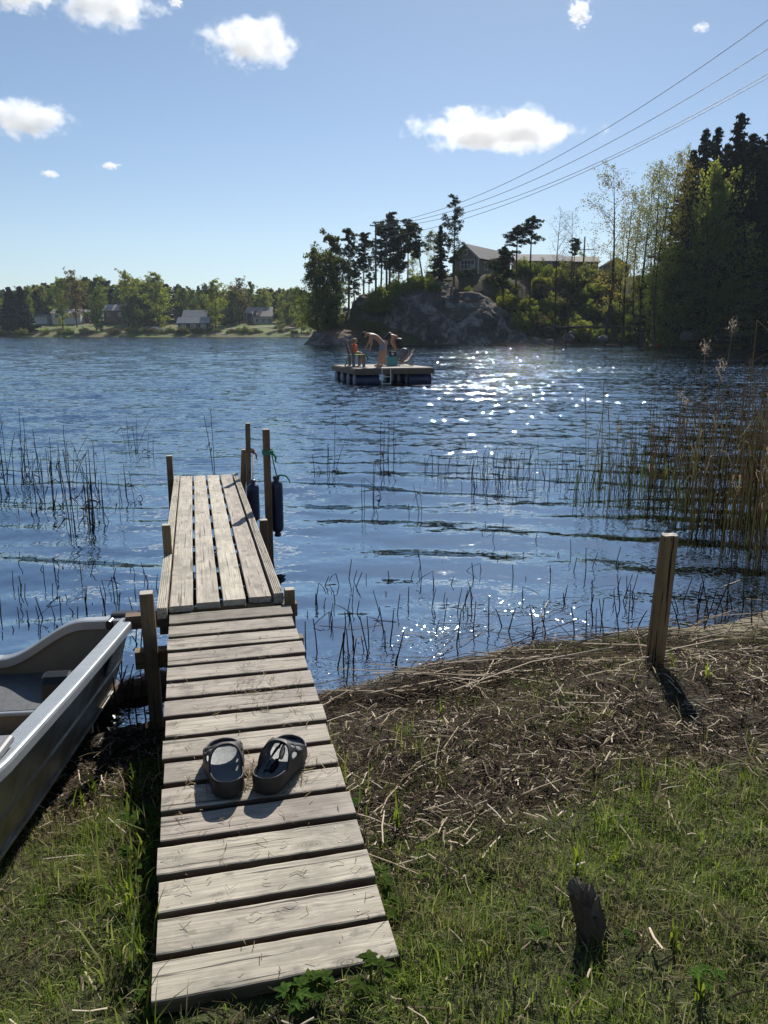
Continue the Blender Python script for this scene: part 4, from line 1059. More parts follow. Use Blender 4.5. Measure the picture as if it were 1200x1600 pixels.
# --- child sitting on the bench in an orange top
cp = bwp(0.12, 0.72, 0.46); ch = empty('person', cp, R(10), 'small child with fair hair and a bright orange life vest sitting on the bench', 'person', 'people on the bathing raft')
J = {'hip': (V3((0.0, 0, 0.09)), (0.095, 0.09)), 'waist': (V3((0.0, 0, 0.20)), (0.088, 0.08)), 'chest': (V3((0.01, 0, 0.33)), (0.10, 0.082)), 'neck': (V3((0.015, 0, 0.40)), 0.032), 'neck2': (V3((0.02, 0, 0.405)), 0.032)}
E = [('hip', 'waist'), ('waist', 'chest'), ('chest', 'neck'), ('neck', 'neck2')]
for sg, nm in ((-1, 'n'), (1, 'f')):
    J[nm+'hp'] = (V3((0.05, sg*0.06, 0.065)), 0.062); J[nm+'th'] = (V3((0.17, sg*0.065, 0.06)), 0.055); J[nm+'kn'] = (V3((0.30, sg*0.07, 0.045)), 0.043)
    J[nm+'cf'] = (V3((0.32, sg*0.07, -0.09)), 0.038); J[nm+'an'] = (V3((0.31, sg*0.07, -0.27)), 0.026); J[nm+'ft'] = (V3((0.35, sg*0.07, -0.31)), (0.026, 0.022)); J[nm+'to'] = (V3((0.42, sg*0.075, -0.32)), (0.027, 0.016))
    E += [('hip', nm+'hp'), (nm+'hp', nm+'th'), (nm+'th', nm+'kn'), (nm+'kn', nm+'cf'), (nm+'cf', nm+'an'), (nm+'an', nm+'ft'), (nm+'ft', nm+'to')]
    sh = V3((0.01, sg*0.115, 0.36)); el = V3((0.06, sg*0.14, 0.22)); wr = V3((0.17, sg*0.10, 0.15))
    J[nm+'sh'] = (sh, 0.040); J[nm+'el'] = (el, 0.029); J[nm+'wr'] = (wr, 0.020)
    E += [('chest', nm+'sh'), (nm+'sh', nm+'el'), (nm+'el', nm+'wr')]
    hand(J, E, nm+'wr', nm+'h', wr-el, V3((0, -sg, 0.2)), 0.3, 0.65)
n0, t, f = head(J, E, 'neck2', (0.06, 0, 0.70), (1, 0, -0.15), 0.072)
skin_fig('body', J, E, M_SKIN2, ch, 'hip')
hair_shell(ch, n0 + t*0.13, t, f, 0.090, simple('fair_hair', (0.30, 0.19, 0.10), 0.7, var=0.35, scale=50), 0.15, seed=4)
face(ch, n0, t, f, 0.072, None)
J2 = {'h': (V3((0.0, 0, 0.04)), (0.12, 0.115)), 'w': (V3((0.0, 0, 0.18)), (0.13, 0.125)), 'c': (V3((0.01, 0, 0.33)), (0.145, 0.125)), 'n': (V3((0.0, 0, 0.42)), (0.085, 0.075))}
skin_fig('life_vest', J2, [('h', 'w'), ('w', 'c'), ('c', 'n')], simple('orange_vest', (0.85, 0.10, 0.015), 0.6, var=0.15, scale=20), ch, 'h')

# ------------------------------------------------------------------ things on the raft
M_LWOOD = simple('pale_chair_wood', (0.25, 0.15, 0.08), 0.6, var=0.2, scale=12)
M_CANVAS = simple('grey_canvas', (0.36, 0.35, 0.36), 0.9, var=0.15, scale=40)
def deckchair(loc, rz, label, canvas):
    d = empty('deck_chair', loc, rz, label, 'deck chair', 'folding deck chairs on the raft')
    for y in (-0.27, 0.27):
        mb = MB(); mb.beam((-0.42, y, 0.03), (0.42, y, 0.86), 0.03, 0.045, 0); mb.build('back_frame', M_LWOOD, d)
        mb = MB(); mb.beam((0.30, y*0.92, 0.03), (-0.42, y*0.92, 0.36), 0.03, 0.045, 0); mb.build('seat_frame', M_LWOOD, d)
        mb = MB(); mb.beam((0.36, y*1.08, 0.03), (0.16, y*1.08, 0.60), 0.025, 0.035, 0); mb.build('prop', M_LWOOD, d)
    for (x, z) in ((0.42, 0.86), (-0.42, 0.36), (0.30, 0.03), (-0.42, 0.03), (0.36, 0.03)):
        mb = MB(); mb.beam((x, -0.29, z), (x, 0.29, z), 0.03, 0.03, 0); mb.build('crossbar', M_LWOOD, d)
    mb = MB(); P = [(-0.42, 0.37), (-0.30, 0.28), (-0.14, 0.235), (0.02, 0.27), (0.14, 0.39), (0.25, 0.56), (0.34, 0.72), (0.42, 0.875)]
    vs = [(x, y, z + e) for e in (0, 0.006) for (x, z) in P for y in (-0.24, 0, 0.24)]; n = len(P)
    fs = [(k*3+j, k*3+j+1, (k+1)*3+j+1, (k+1)*3+j) for k in range(n-1) for j in range(2)]; fs = [f[::-1] for f in fs] + [tuple(i+n*3 for i in f) for f in fs]
    fs += [(k*3+j, (k+1)*3+j, (k+1)*3+j+n*3, k*3+j+n*3) for k in range(n-1) for j in (0, 2)]
    mb.add(vs, fs, 0, True); mb.build('canvas_sling', canvas, d)
    d.scale = (0.74, 0.9, 0.72); return d
deckchair(onraft(634, 571.5), R(8), 'pale wooden folding deck chair with a grey sling, the nearer one', M_CANVAS)
deckchair(onraft(624, 569.5) + Vector((0, 0.75, 0)), R(-4), 'folding deck chair with a darker grey sling behind the nearer one', simple('dark_canvas', (0.16, 0.16, 0.18), 0.9))
cb = empty('cool_box', onraft(613, 572.0), R(12), 'teal box standing on the raft beside the deck chairs', 'cool box')
mb = MB(); mb.beam((-0.20, 0.15, 0.17), (0.20, 0.15, 0.17), 0.26, 0.33, 0, r=0.03); mb.build('box_body', simple('teal_plastic', (0.10, 0.30, 0.31), 0.5), cb)
mb = MB(); mb.beam((-0.21, 0.15, 0.35), (0.21, 0.15, 0.35), 0.28, 0.05, 0, r=0.02); mb.build('lid', simple('teal_lid', (0.13, 0.36, 0.37), 0.5), cb)
bg_ = empty('bag', onraft(612, 572.0) + Vector((0.03, 0.13, 0.375)), R(20), 'black and white bag on the lid of the teal box', 'bag')
mb = MB(); mb.beam((-0.13, 0, 0.10), (0.13, 0, 0.10), 0.16, 0.20, 0, r=0.05, nseg=5, jit=.01); mb.build('bag_body', simple('black_cloth', (0.02, 0.02, 0.025), 0.8), bg_)
mb = MB(); mb.beam((-0.075, -0.085, 0.10), (0.03, -0.085, 0.10), 0.01, 0.09, 0, r=0.004); mb.build('white_patch', simple('white_cloth', (0.6, 0.6, 0.6), 0.8), bg_)
mb = MB(); mb.tube([(-0.08, 0, 0.19), (-0.05, 0, 0.27), (0.05, 0, 0.27), (0.08, 0, 0.19)], 0.012, 6); mb.build('handle', bpy.data.materials['black_cloth'], bg_)
sk = empty('backpack', onraft(627, 568) + Vector((0.15, 1.15, 0)), R(10), 'grey blue rounded backpack standing behind the deck chairs', 'backpack')
mb = MB(); mb.lathe([(0.13, 0), (0.19, 0.05), (0.20, 0.3), (0.19, 0.4), (0.18, 0.52), (0.13, 0.60), (0.05, 0.63)], (0, 0, 0), 18); mb.build('pack_body', simple('slate_nylon', (0.12, 0.14, 0.19), 0.6, var=0.3), sk)
mb = MB(); mb.tube([(-0.08, -0.19, 0.65), (-0.10, -0.24, 0.6), (-0.09, -0.21, 0.25)], 0.018, 6); mb.tube([(0.08, -0.19, 0.65), (0.10, -0.24, 0.6), (0.09, -0.21, 0.25)], 0.018, 6); mb.build('strap', bpy.data.materials['black_cloth'], sk)
# ------------------------------------------------------------------ far shores: terrain
FAR_Y = 246.0
_pk = np.array([-14, -11.5, -9, -4, 4, 12, 19, 30, 45, 60, 90, 140])
_py = np.array([150, 121, 113, 109.5, 108.5, 108, 109, 111, 108, 101, 94, 85])
def pen_shore(x): return np.interp(x, _pk, _py)
def pen_h(x, y):
    x = np.asarray(x, float); y = np.asarray(y, float)
    d = y - pen_shore(x)
    top = np.interp(x, [-14, -10, -4, 2, 8, 14, 22, 35, 60, 120], [0.5, 2.4, 5.6, 8.3, 9.6, 10.2, 10.3, 10.0, 12.0, 15])
    wid = np.interp(x, [-14, -4, 2, 14, 22, 40, 120], [8, 10, 10, 17, 20, 24, 40])
    h = top*ss(-0.02, 1, d/wid) + 0.02*np.clip(d-wid, 0, 200) + 0.9*(fbm(x*0.12+3, y*0.12, 4, 3)-.5)*ss(0, 6, d)
    h = np.where(d < 0, 0.35*d, h + 0.08)
    h = h*ss(-15.5, -9.0, x + 0.03*(y-110)) - 1.2*(1-ss(-15.5, -12.5, x + 0.03*(y-110)))
    return h
def far_h(x, y):
    d = y - FAR_Y - 3*np.sin(np.asarray(x)*0.03)
    hill = np.interp(d, [0, 5, 18, 45, 100, 180, 400, 900], [0, 1.1, 2.0, 4.4, 9.0, 16, 24, 30])
    side = np.interp(x, [-220, -130, -90, -60, -30, 10, 80], [0.75, 0.95, 1.05, 0.85, 0.62, 0.55, 0.8])
    h = np.where(d > 45, 4.4 + (hill-4.4)*side, hill) + 0.7*(fbm(np.asarray(x)*0.05, np.asarray(y)*0.05, 3, 6)-.5)*ss(0, 10, d)
    return np.where(d < 0, 0.2*d, h)
def ph(x, y): return float(pen_h(np.array([x]), np.array([y]))[0])
def fh(x, y): return float(far_h(np.array([x]), np.array([y]))[0])
s = N('hillside_ground'); p = s.pos(); n1 = s.noise(p, 0.35, 6, 0.65); n2 = s.noise(p, 2.5, 5, 0.7)
c = s.mix(n2, (0.022, 0.026, 0.009), (0.075, 0.08, 0.025)); c = s.mix(s.ramp(n1, [(0.47, 0), (0.62, 1)]), c, (0.11, 0.075, 0.045))
M_HILL = s.surf(s.pbsdf(c, 0.95, 0, s.bump(n2, 1.0, 0.3), 0.2))
s = N('meadow_ground'); p = s.pos(); n1 = s.noise(p, 0.10, 5, 0.6); n2 = s.noise(p, 0.9, 5, 0.7)
c = s.mix(n2, (0.055, 0.090, 0.014), (0.16, 0.205, 0.042)); c = s.mix(s.ramp(n1, [(0.42, 0), (0.58, 1)]), c, (0.13, 0.11, 0.05))
M_MEADOW = s.surf(s.pbsdf(c, 0.95, 0, s.bump(n2, 1.0, 0.3), 0.2))
def grid_mesh(name, xs_, ys_, fn, mat, lab=None):
    X, Y = np.meshgrid(xs_, ys_); Z = fn(X.ravel(), Y.ravel()); n = len(xs_)
    i = np.arange(len(ys_)-1)[:, None]*n; j = np.arange(n-1)[None, :]
    F = np.stack([i+j, i+j+1, i+n+j+1, i+n+j], -1).reshape(-1, 4)
    me = mesh_np(name, np.stack([X.ravel(), Y.ravel(), Z], 1), F, [mat], True); return tag(link(name, me), kind='structure')
grid_mesh('peninsula', np.concatenate([np.arange(-18, 45, 0.4), np.arange(45, 160, 2.5)]), np.concatenate([np.arange(80, 150, 0.45), np.arange(150, 235, 4)]), pen_h, M_HILL)
grid_mesh('far_hills', np.arange(-330, 420, 5.0), np.concatenate([np.arange(238, 300, 1.5), np.arange(300, 1300, 16)]), far_h, M_MEADOW)

# ------------------------------------------------------------------ rock cliff of the peninsula
s = N('cliff_rock'); p = s.pos()
n1 = s.noise(p, 0.5, 7, 0.65, 0.4); n2 = s.noise(p, 3.0, 6, 0.7); pd_ = s.vmath('ADD', p, s.vmath('SCALE', s.noise(p, 0.45, 5, 0.65, out=1), sc=5.0)); v1 = s.vor(s.mapv(pd_, (0.22, 0.22, 0.13)), 1.0, 'DISTANCE_TO_EDGE')
c = s.mix(n2, (0.034, 0.032, 0.034), (0.13, 0.122, 0.126)); c = s.mix(s.ramp(n1, [(0.48, 0), (0.62, 0.85)]), c, (0.34, 0.33, 0.32))
c = s.mix(s.ramp(v1, [(0.0, 0.75), (0.018, 0)]), c, (0.012, 0.012, 0.012))
gs = s.t.nodes.new('ShaderNodeNewGeometry'); sz = s.t.nodes.new('ShaderNodeSeparateXYZ'); s.t.links.new(gs.outputs['Normal'], sz.inputs[0])
up_ = s.math('MULTIPLY', s.math('SUBTRACT', s.math('ADD', sz.outputs[2], s.math('MULTIPLY', n1, 0.35)), 0.86), 5.0, clamp=True)
c = s.mix(up_, c, s.mix(n2, (0.085, 0.050, 0.028), (0.14, 0.095, 0.055)))
M_ROCK = s.surf(s.pbsdf(c, 0.9, 0, s.bump(s.math('ADD', n2, s.math('MULTIPLY', n1, 2.0)), 1.0, 0.25), 0.25))
def rock(name, c, r, label, seed, subd=5, group=None, sharp=1.0, mat=None, cat='rock'):
    import bmesh
    bm = bmesh.new(); bmesh.ops.create_icosphere(bm, subdivisions=subd, radius=1.0)
    P = np.array([v.co[:] for v in bm.verts]); rs = np.random.RandomState(seed)
    D = np.ones(len(P))
    for k in range(26):                     # plane cuts give the faceted look of split granite
        n_ = rs.normal(size=3); n_[2] = abs(n_[2])*0.6; n_ /= np.linalg.norm(n_); h = rs.uniform(0.62, 0.95)
        q = P @ n_; D = np.minimum(D, np.where(q > 0.05, h/np.maximum(q, 0.05), 9))
    D = D*(0.88 + 0.30*fbm3(P*2.3 + seed, 4) + 0.07*fbm3(P*9 + seed, 3))
    Q = P*D[:, None]*np.array(r)
    for v, q in zip(bm.verts, Q): v.co = q
    me = bpy.data.meshes.new(name); bm.to_mesh(me); bm.free(); me.materials.append(mat or M_ROCK)
    o = link(name, me, None, c); return tag(o, label, cat, group)
def rk(px, py, Y, w_, h_, d_, label, seed, **k):
    p_ = atY(px, py, Y); rock('rock_outcrop', p_, (w_, d_, h_), label, seed, **k)
rk(716, 520, 114.0, 9.2, 5.4, 7.0, 'broad dark granite cliff dropping straight into the lake below the wooden house', 3, subd=6)
rk(664, 500, 115.0, 6.6, 5.5, 5.5, 'high rounded granite hump above the waterline, left of the broad cliff', 8, subd=6)
rk(610, 512, 116.0, 5.0, 3.9, 4.6, 'reddish granite shoulder under the pale green bushes', 12, subd=5)
rk(572, 490, 119.5, 3.2, 3.0, 3.0, 'dark overhanging boulder below the pine group', 17, subd=5)
rk(532, 537, 113.5, 5.5, 2.3, 4.0, 'low dark rock at the left tip of the peninsula', 21, subd=5)
rk(788, 532, 112.5, 3.8, 2.0, 3.0, 'low granite slab at the right foot of the cliff', 25, subd=5)
rk(498, 541, 114.0, 1.8, 1.2, 2.4, 'outermost small rock at the tip of the peninsula', 29, subd=4)
M_BOULDER = simple('grey_boulder', (0.085, 0.083, 0.08), 0.9, var=0.45, scale=1.2, bump=0.6)
for i, (px, py, Y, w_) in enumerate(((888, 526, 108, .9), (893, 522, 109.5, .7), (942, 528, 105, .8), (1075, 524, 97, 1.2), (1160, 522, 93, 1.5), (1140, 531, 92, 1.1), (1182, 529, 91, 1.3), (1125, 528, 94, 0.8), (836, 533, 109.5, .9), (858, 534, 109, 0.7))):
    p_ = atY(px, py, Y); rock('boulder', p_, (w_, w_*.8, w_*.55), 'grey boulder lying at the waterline under the trees right of the cliff', 40+i, subd=3, group='boulders along the wooded shoreline', mat=M_BOULDER, cat='boulder')

# ------------------------------------------------------------------ trees
def leafmat(name, a, b, trans=0.4, tcol=None, rough=0.6):
    s = N(name); r = s.island(); ob = s.orand(); p = s.pos()
    nz = s.noise(p, 0.35, 3, 0.6)
    f = s.math('ADD', s.math('MULTIPLY', r, 0.6), s.math('MULTIPLY', nz, 0.4))
    c = s.mix(f, a, b); c = hsv_var(s, c, ob, 0.018, 0.18)
    df = s.t.nodes.new('ShaderNodeBsdfDiffuse'); s.t.links.new(c, df.inputs[0])
    tl = s.t.nodes.new('ShaderNodeBsdfTranslucent'); s.t.links.new(s.mix(0.75, c, tcol or (b[0]*1.7, b[1]*1.6, b[2]*1.0)), tl.inputs[0])
    mx = s.t.nodes.new('ShaderNodeMixShader'); mx.inputs[0].default_value = trans
    s.t.links.new(df.outputs[0], mx.inputs[1]); s.t.links.new(tl.outputs[0], mx.inputs[2])
    return s.surf(mx)
ML = {'pine': leafmat('pine_needles', (0.016, 0.026, 0.013), (0.050, 0.070, 0.026), 0.22),
      'spruce': leafmat('spruce_needles', (0.011, 0.018, 0.010), (0.032, 0.042, 0.018), 0.15),
      'birch': leafmat('birch_leaves', (0.075, 0.10, 0.026), (0.20, 0.24, 0.065), 0.52),
      'bud': leafmat('budding_leaves', (0.085, 0.085, 0.030), (0.21, 0.195, 0.072), 0.5),
      'green': leafmat('broad_leaves', (0.045, 0.068, 0.018), (0.125, 0.165, 0.038), 0.45),
      'brown': leafmat('rusty_buds', (0.075, 0.055, 0.025), (0.155, 0.115, 0.045), 0.4),
      'lime': leafmat('young_lime_leaves', (0.085, 0.11, 0.022), (0.20, 0.235, 0.05), 0.52),
      'olive': leafmat('olive_leaves', (0.040, 0.050, 0.022), (0.115, 0.13, 0.05), 0.42),
      'bare': leafmat('sparse_buds', (0.07, 0.06, 0.035), (0.13, 0.115, 0.055), 0.3)}
def barkmat(name, a, b):
    s = N(name); o = s.coord(); n_ = s.noise(s.mapv(o, (3, 3, 0.8)), 1.0, 5, 0.65)
    return s.surf(s.pbsdf(s.mix(n_, a, b), 0.95, 0, None, 0.2))
MB_PINE = barkmat('pine_bark', (0.035, 0.024, 0.018), (0.13, 0.075, 0.045)); MB_DARK = barkmat('dark_bark', (0.018, 0.015, 0.012), (0.06, 0.05, 0.042)); MB_BIRCH = barkmat('pale_bark', (0.05, 0.045, 0.04), (0.20, 0.19, 0.17))
class Tree:
    """trunk and limbs as tubes, crown as many small leaf faces"""
    def __init__(s, seed): s.rs = np.random.RandomState(seed); s.mb = MB(); s.c = []; s.sz = []; s.ax = []
    def limb(s, a, b, r0, r1, n=5, bend=0.08, seg=4):
        a = np.array(a, float); b = np.array(b, float); L = np.linalg.norm(b-a); pts = []
        off = s.rs.normal(size=3)*bend*L
        for k in range(seg+1):
            t = k/seg; pts.append(a + (b-a)*t + off*math.sin(t*math.pi))
        s.mb.tube(pts, [r0 + (r1-r0)*k/seg for k in range(seg+1)], n, 0, False); return pts
    def clump(s, c, r, n, size, flat=0.6, elong=1.6):
        P = s.rs.normal(size=(n, 3)); P /= np.linalg.norm(P, axis=1)[:, None]; P *= (s.rs.rand(n, 1)**0.45)*np.array([r, r, r*flat])
        s.c.append(P + np.array(c)); s.sz.append(np.full(n, size)*s.rs.uniform(0.6, 1.35, n)); s.ax.append(np.full(n, elong))
    def finish(s, name, leaf, bark, drop=0.0):
        C = np.concatenate(s.c) if s.c else np.zeros((0, 3)); n = len(C); S = np.concatenate(s.sz); E = np.concatenate(s.ax)
        A = s.rs.normal(size=(n, 3)); A[:, 2] = A[:, 2]*(0.5 if drop == 0 else 1.0) - drop; A /= np.linalg.norm(A, axis=1)[:, None]
        B = np.cross(A, s.rs.normal(size=(n, 3))); B /= np.linalg.norm(B, axis=1)[:, None]
        A = A*(S*E)[:, None]*.5; B = B*S[:, None]*.5
        V = np.stack([C-A, C+B*.9, C+A, C-B*.9], 1).reshape(-1, 3)
        F = np.arange(4*n).reshape(-1, 4)
        crown = mesh_np('crown', V, F, [leaf])
        tm = bpy.data.meshes.new('trunk'); tm.from_pydata(s.mb.v, [], s.mb.f); tm.materials.append(bark); tm.polygons.foreach_set('use_smooth', s.mb.sm)
        root = empty(name); c = link('crown', crown, root); t = link('trunk', tm, root)
        return root
def pine(H, seed, crown0=0.45, spread=0.16, dens=1.0, lean=0.0, lf=0.20, leaf=None):
    T = Tree(seed); rs = T.rs; top = np.array([lean*H, 0, H]); pts = T.limb((0, 0, -0.6), top, 0.013*H+0.05, 0.03, 7, 0.015, 8)
    def at(t): i = min(int(t*8), 7); f = t*8-i; return np.array(pts[i])*(1-f) + np.array(pts[i+1])*f
    for k in range(int(34*dens)):
        t = crown0 + (1-crown0)*(k + rs.rand())/(34*dens); u = (t-crown0)/(1-crown0)
        L = H*spread*(0.40 + 0.85*math.sin(math.pi*min(1, u*0.78+0.20)))*rs.uniform(0.35, 1.2); a = rs.rand()*6.283
        b = at(t); e = b + np.array([math.cos(a)*L, math.sin(a)*L, L*rs.uniform(-0.1, 0.38)]); T.limb(b, e, 0.05, 0.015, 4, 0.10, 3)
        for q in range(4):
            f = 0.4 + 0.2*q; c = b + (e-b)*f + rs.normal(size=3)*0.16*L + np.array([0, 0, 0.10*L])
            T.clump(c, 0.20 + 0.17*L, int(46*dens), lf*.8, 0.6, 2.4)
    T.clump(top - np.array([0, 0, 0.3]), 0.5, 50, lf, 1.2, 2.2)
    for k in range(5):      # dead stubs below the crown
        t = rs.uniform(0.2, crown0); a = rs.rand()*6.28; b = at(t); T.limb(b, b + np.array([math.cos(a), math.sin(a), rs.uniform(-.3, .2)])*rs.uniform(.4, 1.2), 0.03, 0.01, 3, 0.05, 2)
    return T.finish('pine_tree', leaf or ML['pine'], MB_PINE)
def spruce(H, seed, w_=0.17, lf=0.26, dens=1.0, base=0.06, leaf=None):
    T = Tree(seed); rs = T.rs; T.limb((0, 0, -0.6), (0, 0, H), 0.012*H+0.05, 0.02, 6, 0.006, 6)
    nw = int(H*2.9*dens)
    for k in range(nw):
        t = base + (1-base)*(k/nw)**0.92; R_ = H*w_*(1-t)**0.78*(0.94 + 0.12*rs.rand()) + 0.12
        for q in range(rs.randint(4, 7)):
            a = rs.rand()*6.283; L = R_*rs.uniform(0.6, 1.18); z = t*H; n = max(2, int(L*3.2))
            L *= rs.choice([0.7, 1.0, 1.25]); e = np.array([math.cos(a)*L, math.sin(a)*L, z - 0.16*L])
            if L > 1.2 and q < 2: T.limb((0, 0, z), e, 0.03, 0.01, 3, 0.02, 2)
            for m in range(n):
                f = (m+.7)/n; c = np.array([math.cos(a)*L*f, math.sin(a)*L*f, z - 0.36*L*f + 0.26*L*f*f])
                T.clump(c, 0.16 + 0.20*(1-f), 9, lf, 0.45, 2.4)
    return T.finish('spruce_tree', leaf or ML['spruce'], MB_DARK, 0.5)
def decid(H, seed, kind='birch', spread=0.20, crown0=0.25, lf=0.16, dens=1.0, bark=None, name='birch_tree', droop=0.0, nb=22, twig=True, stems=1):
    T = Tree(seed); rs = T.rs
    for st_ in range(stems):
        bx, by = (rs.normal(size=2)*0.05*H if stems > 1 else (0, 0)); top = np.array([bx*2.2 + rs.normal()*0.02*H, by*2.2, H*(1-0.12*st_)]); pts = T.limb((bx*.3, by*.3, -0.5), top, (0.010*H+0.03)/math.sqrt(stems), 0.015, 6, 0.03, 8)
        def at(t): i = min(int(t*8), 7); f = t*8-i; return np.array(pts[i])*(1-f) + np.array(pts[i+1])*f
        for k in range(int(nb/stems)):
            t = crown0 + (1-crown0)*((k+rs.rand())/(nb/stems)); u = (t-crown0)/(1-crown0); a = rs.rand()*6.283
            L = H*spread*(0.35 + 0.85*math.sin(math.pi*min(1, 0.15+0.8*u)))*rs.uniform(0.55, 1.15)
            b = at(min(t, .99)); e = b + np.array([math.cos(a)*L*.8, math.sin(a)*L*.8, L*rs.uniform(0.35, 0.9)]); br = T.limb(b, e, 0.018+0.004*L, 0.008, 4, 0.07, 3)
            for q in range(5):
                f = rs.uniform(0.35, 1.0); p0 = b + (e-b)*f; tip = p0 + rs.normal(size=3)*L*0.26 + np.array([0, 0, -droop*L*.4])
                if twig: T.limb(p0, tip, 0.010, 0.004, 3, 0.08, 2)
                T.clump(tip, 0.16*L + 0.25, max(1, int(22*dens)), lf, 0.9, 1.3)
                T.clump((p0+tip)/2, 0.12*L + 0.2, max(1, int(10*dens)), lf, 0.9, 1.3)
    return T.finish(name, ML[kind], bark or MB_DARK, droop)
def bush(H, seed, kind='green', lf=0.13, n=26, name='bush'):
    T = Tree(seed); rs = T.rs
    for k in range(n):
        a = rs.rand()*6.283; r = H*0.62*math.sqrt(rs.rand()); hh = H*(1-0.55*(r/(H*.62))**2)*rs.uniform(0.5, 1)
        e = np.array([math.cos(a)*r, math.sin(a)*r, hh]); T.limb((0.15*e[0], 0.15*e[1], -0.2), e, 0.02, 0.008, 3, 0.08, 3)
        T.clump(e, 0.16*H, 46, lf, 0.9, 1.4); T.clump(e*0.72, 0.18*H, 34, lf, 0.9, 1.4); T.clump(e*np.array([.8, .8, .4]), 0.18*H, 26, lf, 0.9, 1.4)
    return T.finish(name, ML[kind], MB_DARK)
_kidmap = {}
def plant(proto, x, y, z, H, H0, label, cat='tree', group=None, rz=None, sxy=1.0):
    """stands a copy (the prototype itself the first time) of a tree"""
    if proto.get('_used'):
        if proto.name not in _kidmap: _kidmap[proto.name] = children(proto)
        c = proto.copy(); COL.objects.link(c)
        for k_ in ('label', 'category', 'group'):
            if k_ in c: del c[k_]
        for k in _kidmap[proto.name]:
            d = k.copy(); COL.objects.link(d); d.parent = c
    else:
        c = proto
    c['_used'] = 1; sc_ = H/H0; c.location = (x, y, z); c.scale = (sc_*sxy, sc_*sxy, sc_); c.rotation_euler = (0, 0, random.uniform(0, 6.28) if rz is None else rz)
    return tag(c, label, cat, group)
PR = {}
def proto(key, fn, *a, **k):
    if key not in PR: PR[key] = fn(*a, **k)
    return PR[key]
def tree_px(px, ptop, pbase, Y, key, H0, label, cat='tree', group=None, ground=None, rz=None, sxy=1.0):
    """a tree whose top shows at ptop; it is rooted on the terrain at distance Y"""
    b = atY(px, pbase, Y); t = atY(px, ptop, Y); g = (ground or ph)(b.x, Y)
    return plant(PR[key], b.x, Y, g - 0.1, t.z - g, H0, label, cat, group, rz, sxy)
proto('pineA', pine, 14, 1, 0.42, 0.17); proto('pineB', pine, 14, 2, 0.55, 0.14); proto('pineC', pine, 12, 3, 0.30, 0.19, 1.15)
proto('pineTall', pine, 17, 4, 0.36, 0.15, 0.95); proto('pineLean', pine, 10, 5, 0.42, 0.20, 1.0, -0.22); proto('pineThin', pine, 11, 6, 0.62, 0.13, 0.8)
proto('spruceA', spruce, 26, 11, 0.235, 0.26, 0.8); proto('spruceB', spruce, 24, 12, 0.26, 0.26, 0.8, 0.02); proto('spruceS', spruce, 10, 13, 0.24, 0.22)
proto('birchA', decid, 24, 21, 'bud', 0.16, 0.30, 0.17, 0.50, MB_DARK, 'birch_tree', 0.5, 30); proto('birchB', decid, 22, 22, 'birch', 0.13, 0.38, 0.16, 0.40, MB_DARK, 'birch_tree', 0.4, 28)
proto('birchC', decid, 22, 27, 'bud', 0.14, 0.42, 0.16, 0.55, MB_DARK, 'birch_tree', 0.3, 28)
proto('bare', decid, 18, 23, 'bare', 0.17, 0.30, 0.13, 0.12, MB_DARK, 'bare_tree', 0.0, 30); proto('willow', decid, 14, 24, 'olive', 0.24, 0.04, 0.26, 2.0, MB_DARK, 'broadleaf_tree', 0.1, 52, True, 2)
proto('lime', decid, 14, 25, 'birch', 0.20, 0.62, 0.2, 1.0, MB_DARK, 'broadleaf_tree', 0.2, 30); proto('smallbirch', decid, 8, 26, 'birch', 0.22, 0.12, 0.15, 0.8, MB_DARK, 'birch_tree', 0.2, 24)
proto('darkdecid', decid, 16, 28, 'green', 0.20, 0.15, 0.24, 1.0, MB_DARK, 'broadleaf_tree', 0.2, 34)
proto('bushG', bush, 2.6, 31, 'green'); proto('bushB', bush, 2.6, 32, 'birch'); proto('bushL', bush, 2.4, 33, 'lime'); proto('bushR', bush, 2.2, 34, 'bare', 0.11, 22)

# --- the trees one can tell apart on the peninsula
tree_px(512, 378, 520, 117, 'willow', 14, 'dense grey green broadleaf tree at the left tip of the peninsula', sxy=1.0)
tree_px(499, 425, 530, 115, 'darkdecid', 16, 'low dark green tree leaning over the water at the very tip of the peninsula', sxy=1.3)
tree_px(545, 358, 500, 119, 'pineA', 14, 'dark pine just right of the dense broadleaf tree at the tip', sxy=1.0)
tree_px(568, 364, 480, 121, 'pineB', 14, 'slim pine left of the double power poles')
tree_px(528, 405, 520, 116, 'smallbirch', 8, 'thin birch with small leaves in front of the dark pine at the tip', sxy=0.8)
tree_px(608, 334, 445, 124, 'pineC', 12, 'tallest of the dark pines crowded beside the power poles', sxy=1.0)
tree_px(594, 352, 445, 126, 'pineA', 14, 'dark pine rising directly behind the power poles', sxy=1.1)
tree_px(622, 352, 440, 125, 'pineC', 12, 'dark bushy pine right of the tallest one in the pole group', sxy=1.0)
tree_px(637, 343, 432, 127, 'pineB', 14, 'narrow pine at the right edge of the pole group', sxy=0.9)
tree_px(662, 350, 425, 122, 'pineLean', 10, 'pine with a slanting trunk standing between the pole group and the tall pine', rz=0.0)
tree_px(674, 364, 445, 124, 'smallbirch', 8, 'pale green birch behind the slanting pine', sxy=0.9)
tree_px(687, 350, 452, 119, 'spruceS', 10, 'dark bushy conifer immediately left of the tall lone pine', sxy=0.85)
tree_px(709, 306, 465, 117, 'pineTall', 17, 'tall lone pine in front of the gable of the wooden house', sxy=0.95)
tree_px(786, 388, 510, 113, 'pineThin', 11, 'small pine with a long bare trunk in front of the wooden house roof', sxy=1.1)
tree_px(808, 353, 415, 128, 'pineThin', 11, 'left one of the two flat topped pines beside the wooden house', sxy=1.5)
tree_px(829, 339, 430, 126, 'pineThin', 11, 'right one of the two flat topped pines beside the wooden house', sxy=1.15)
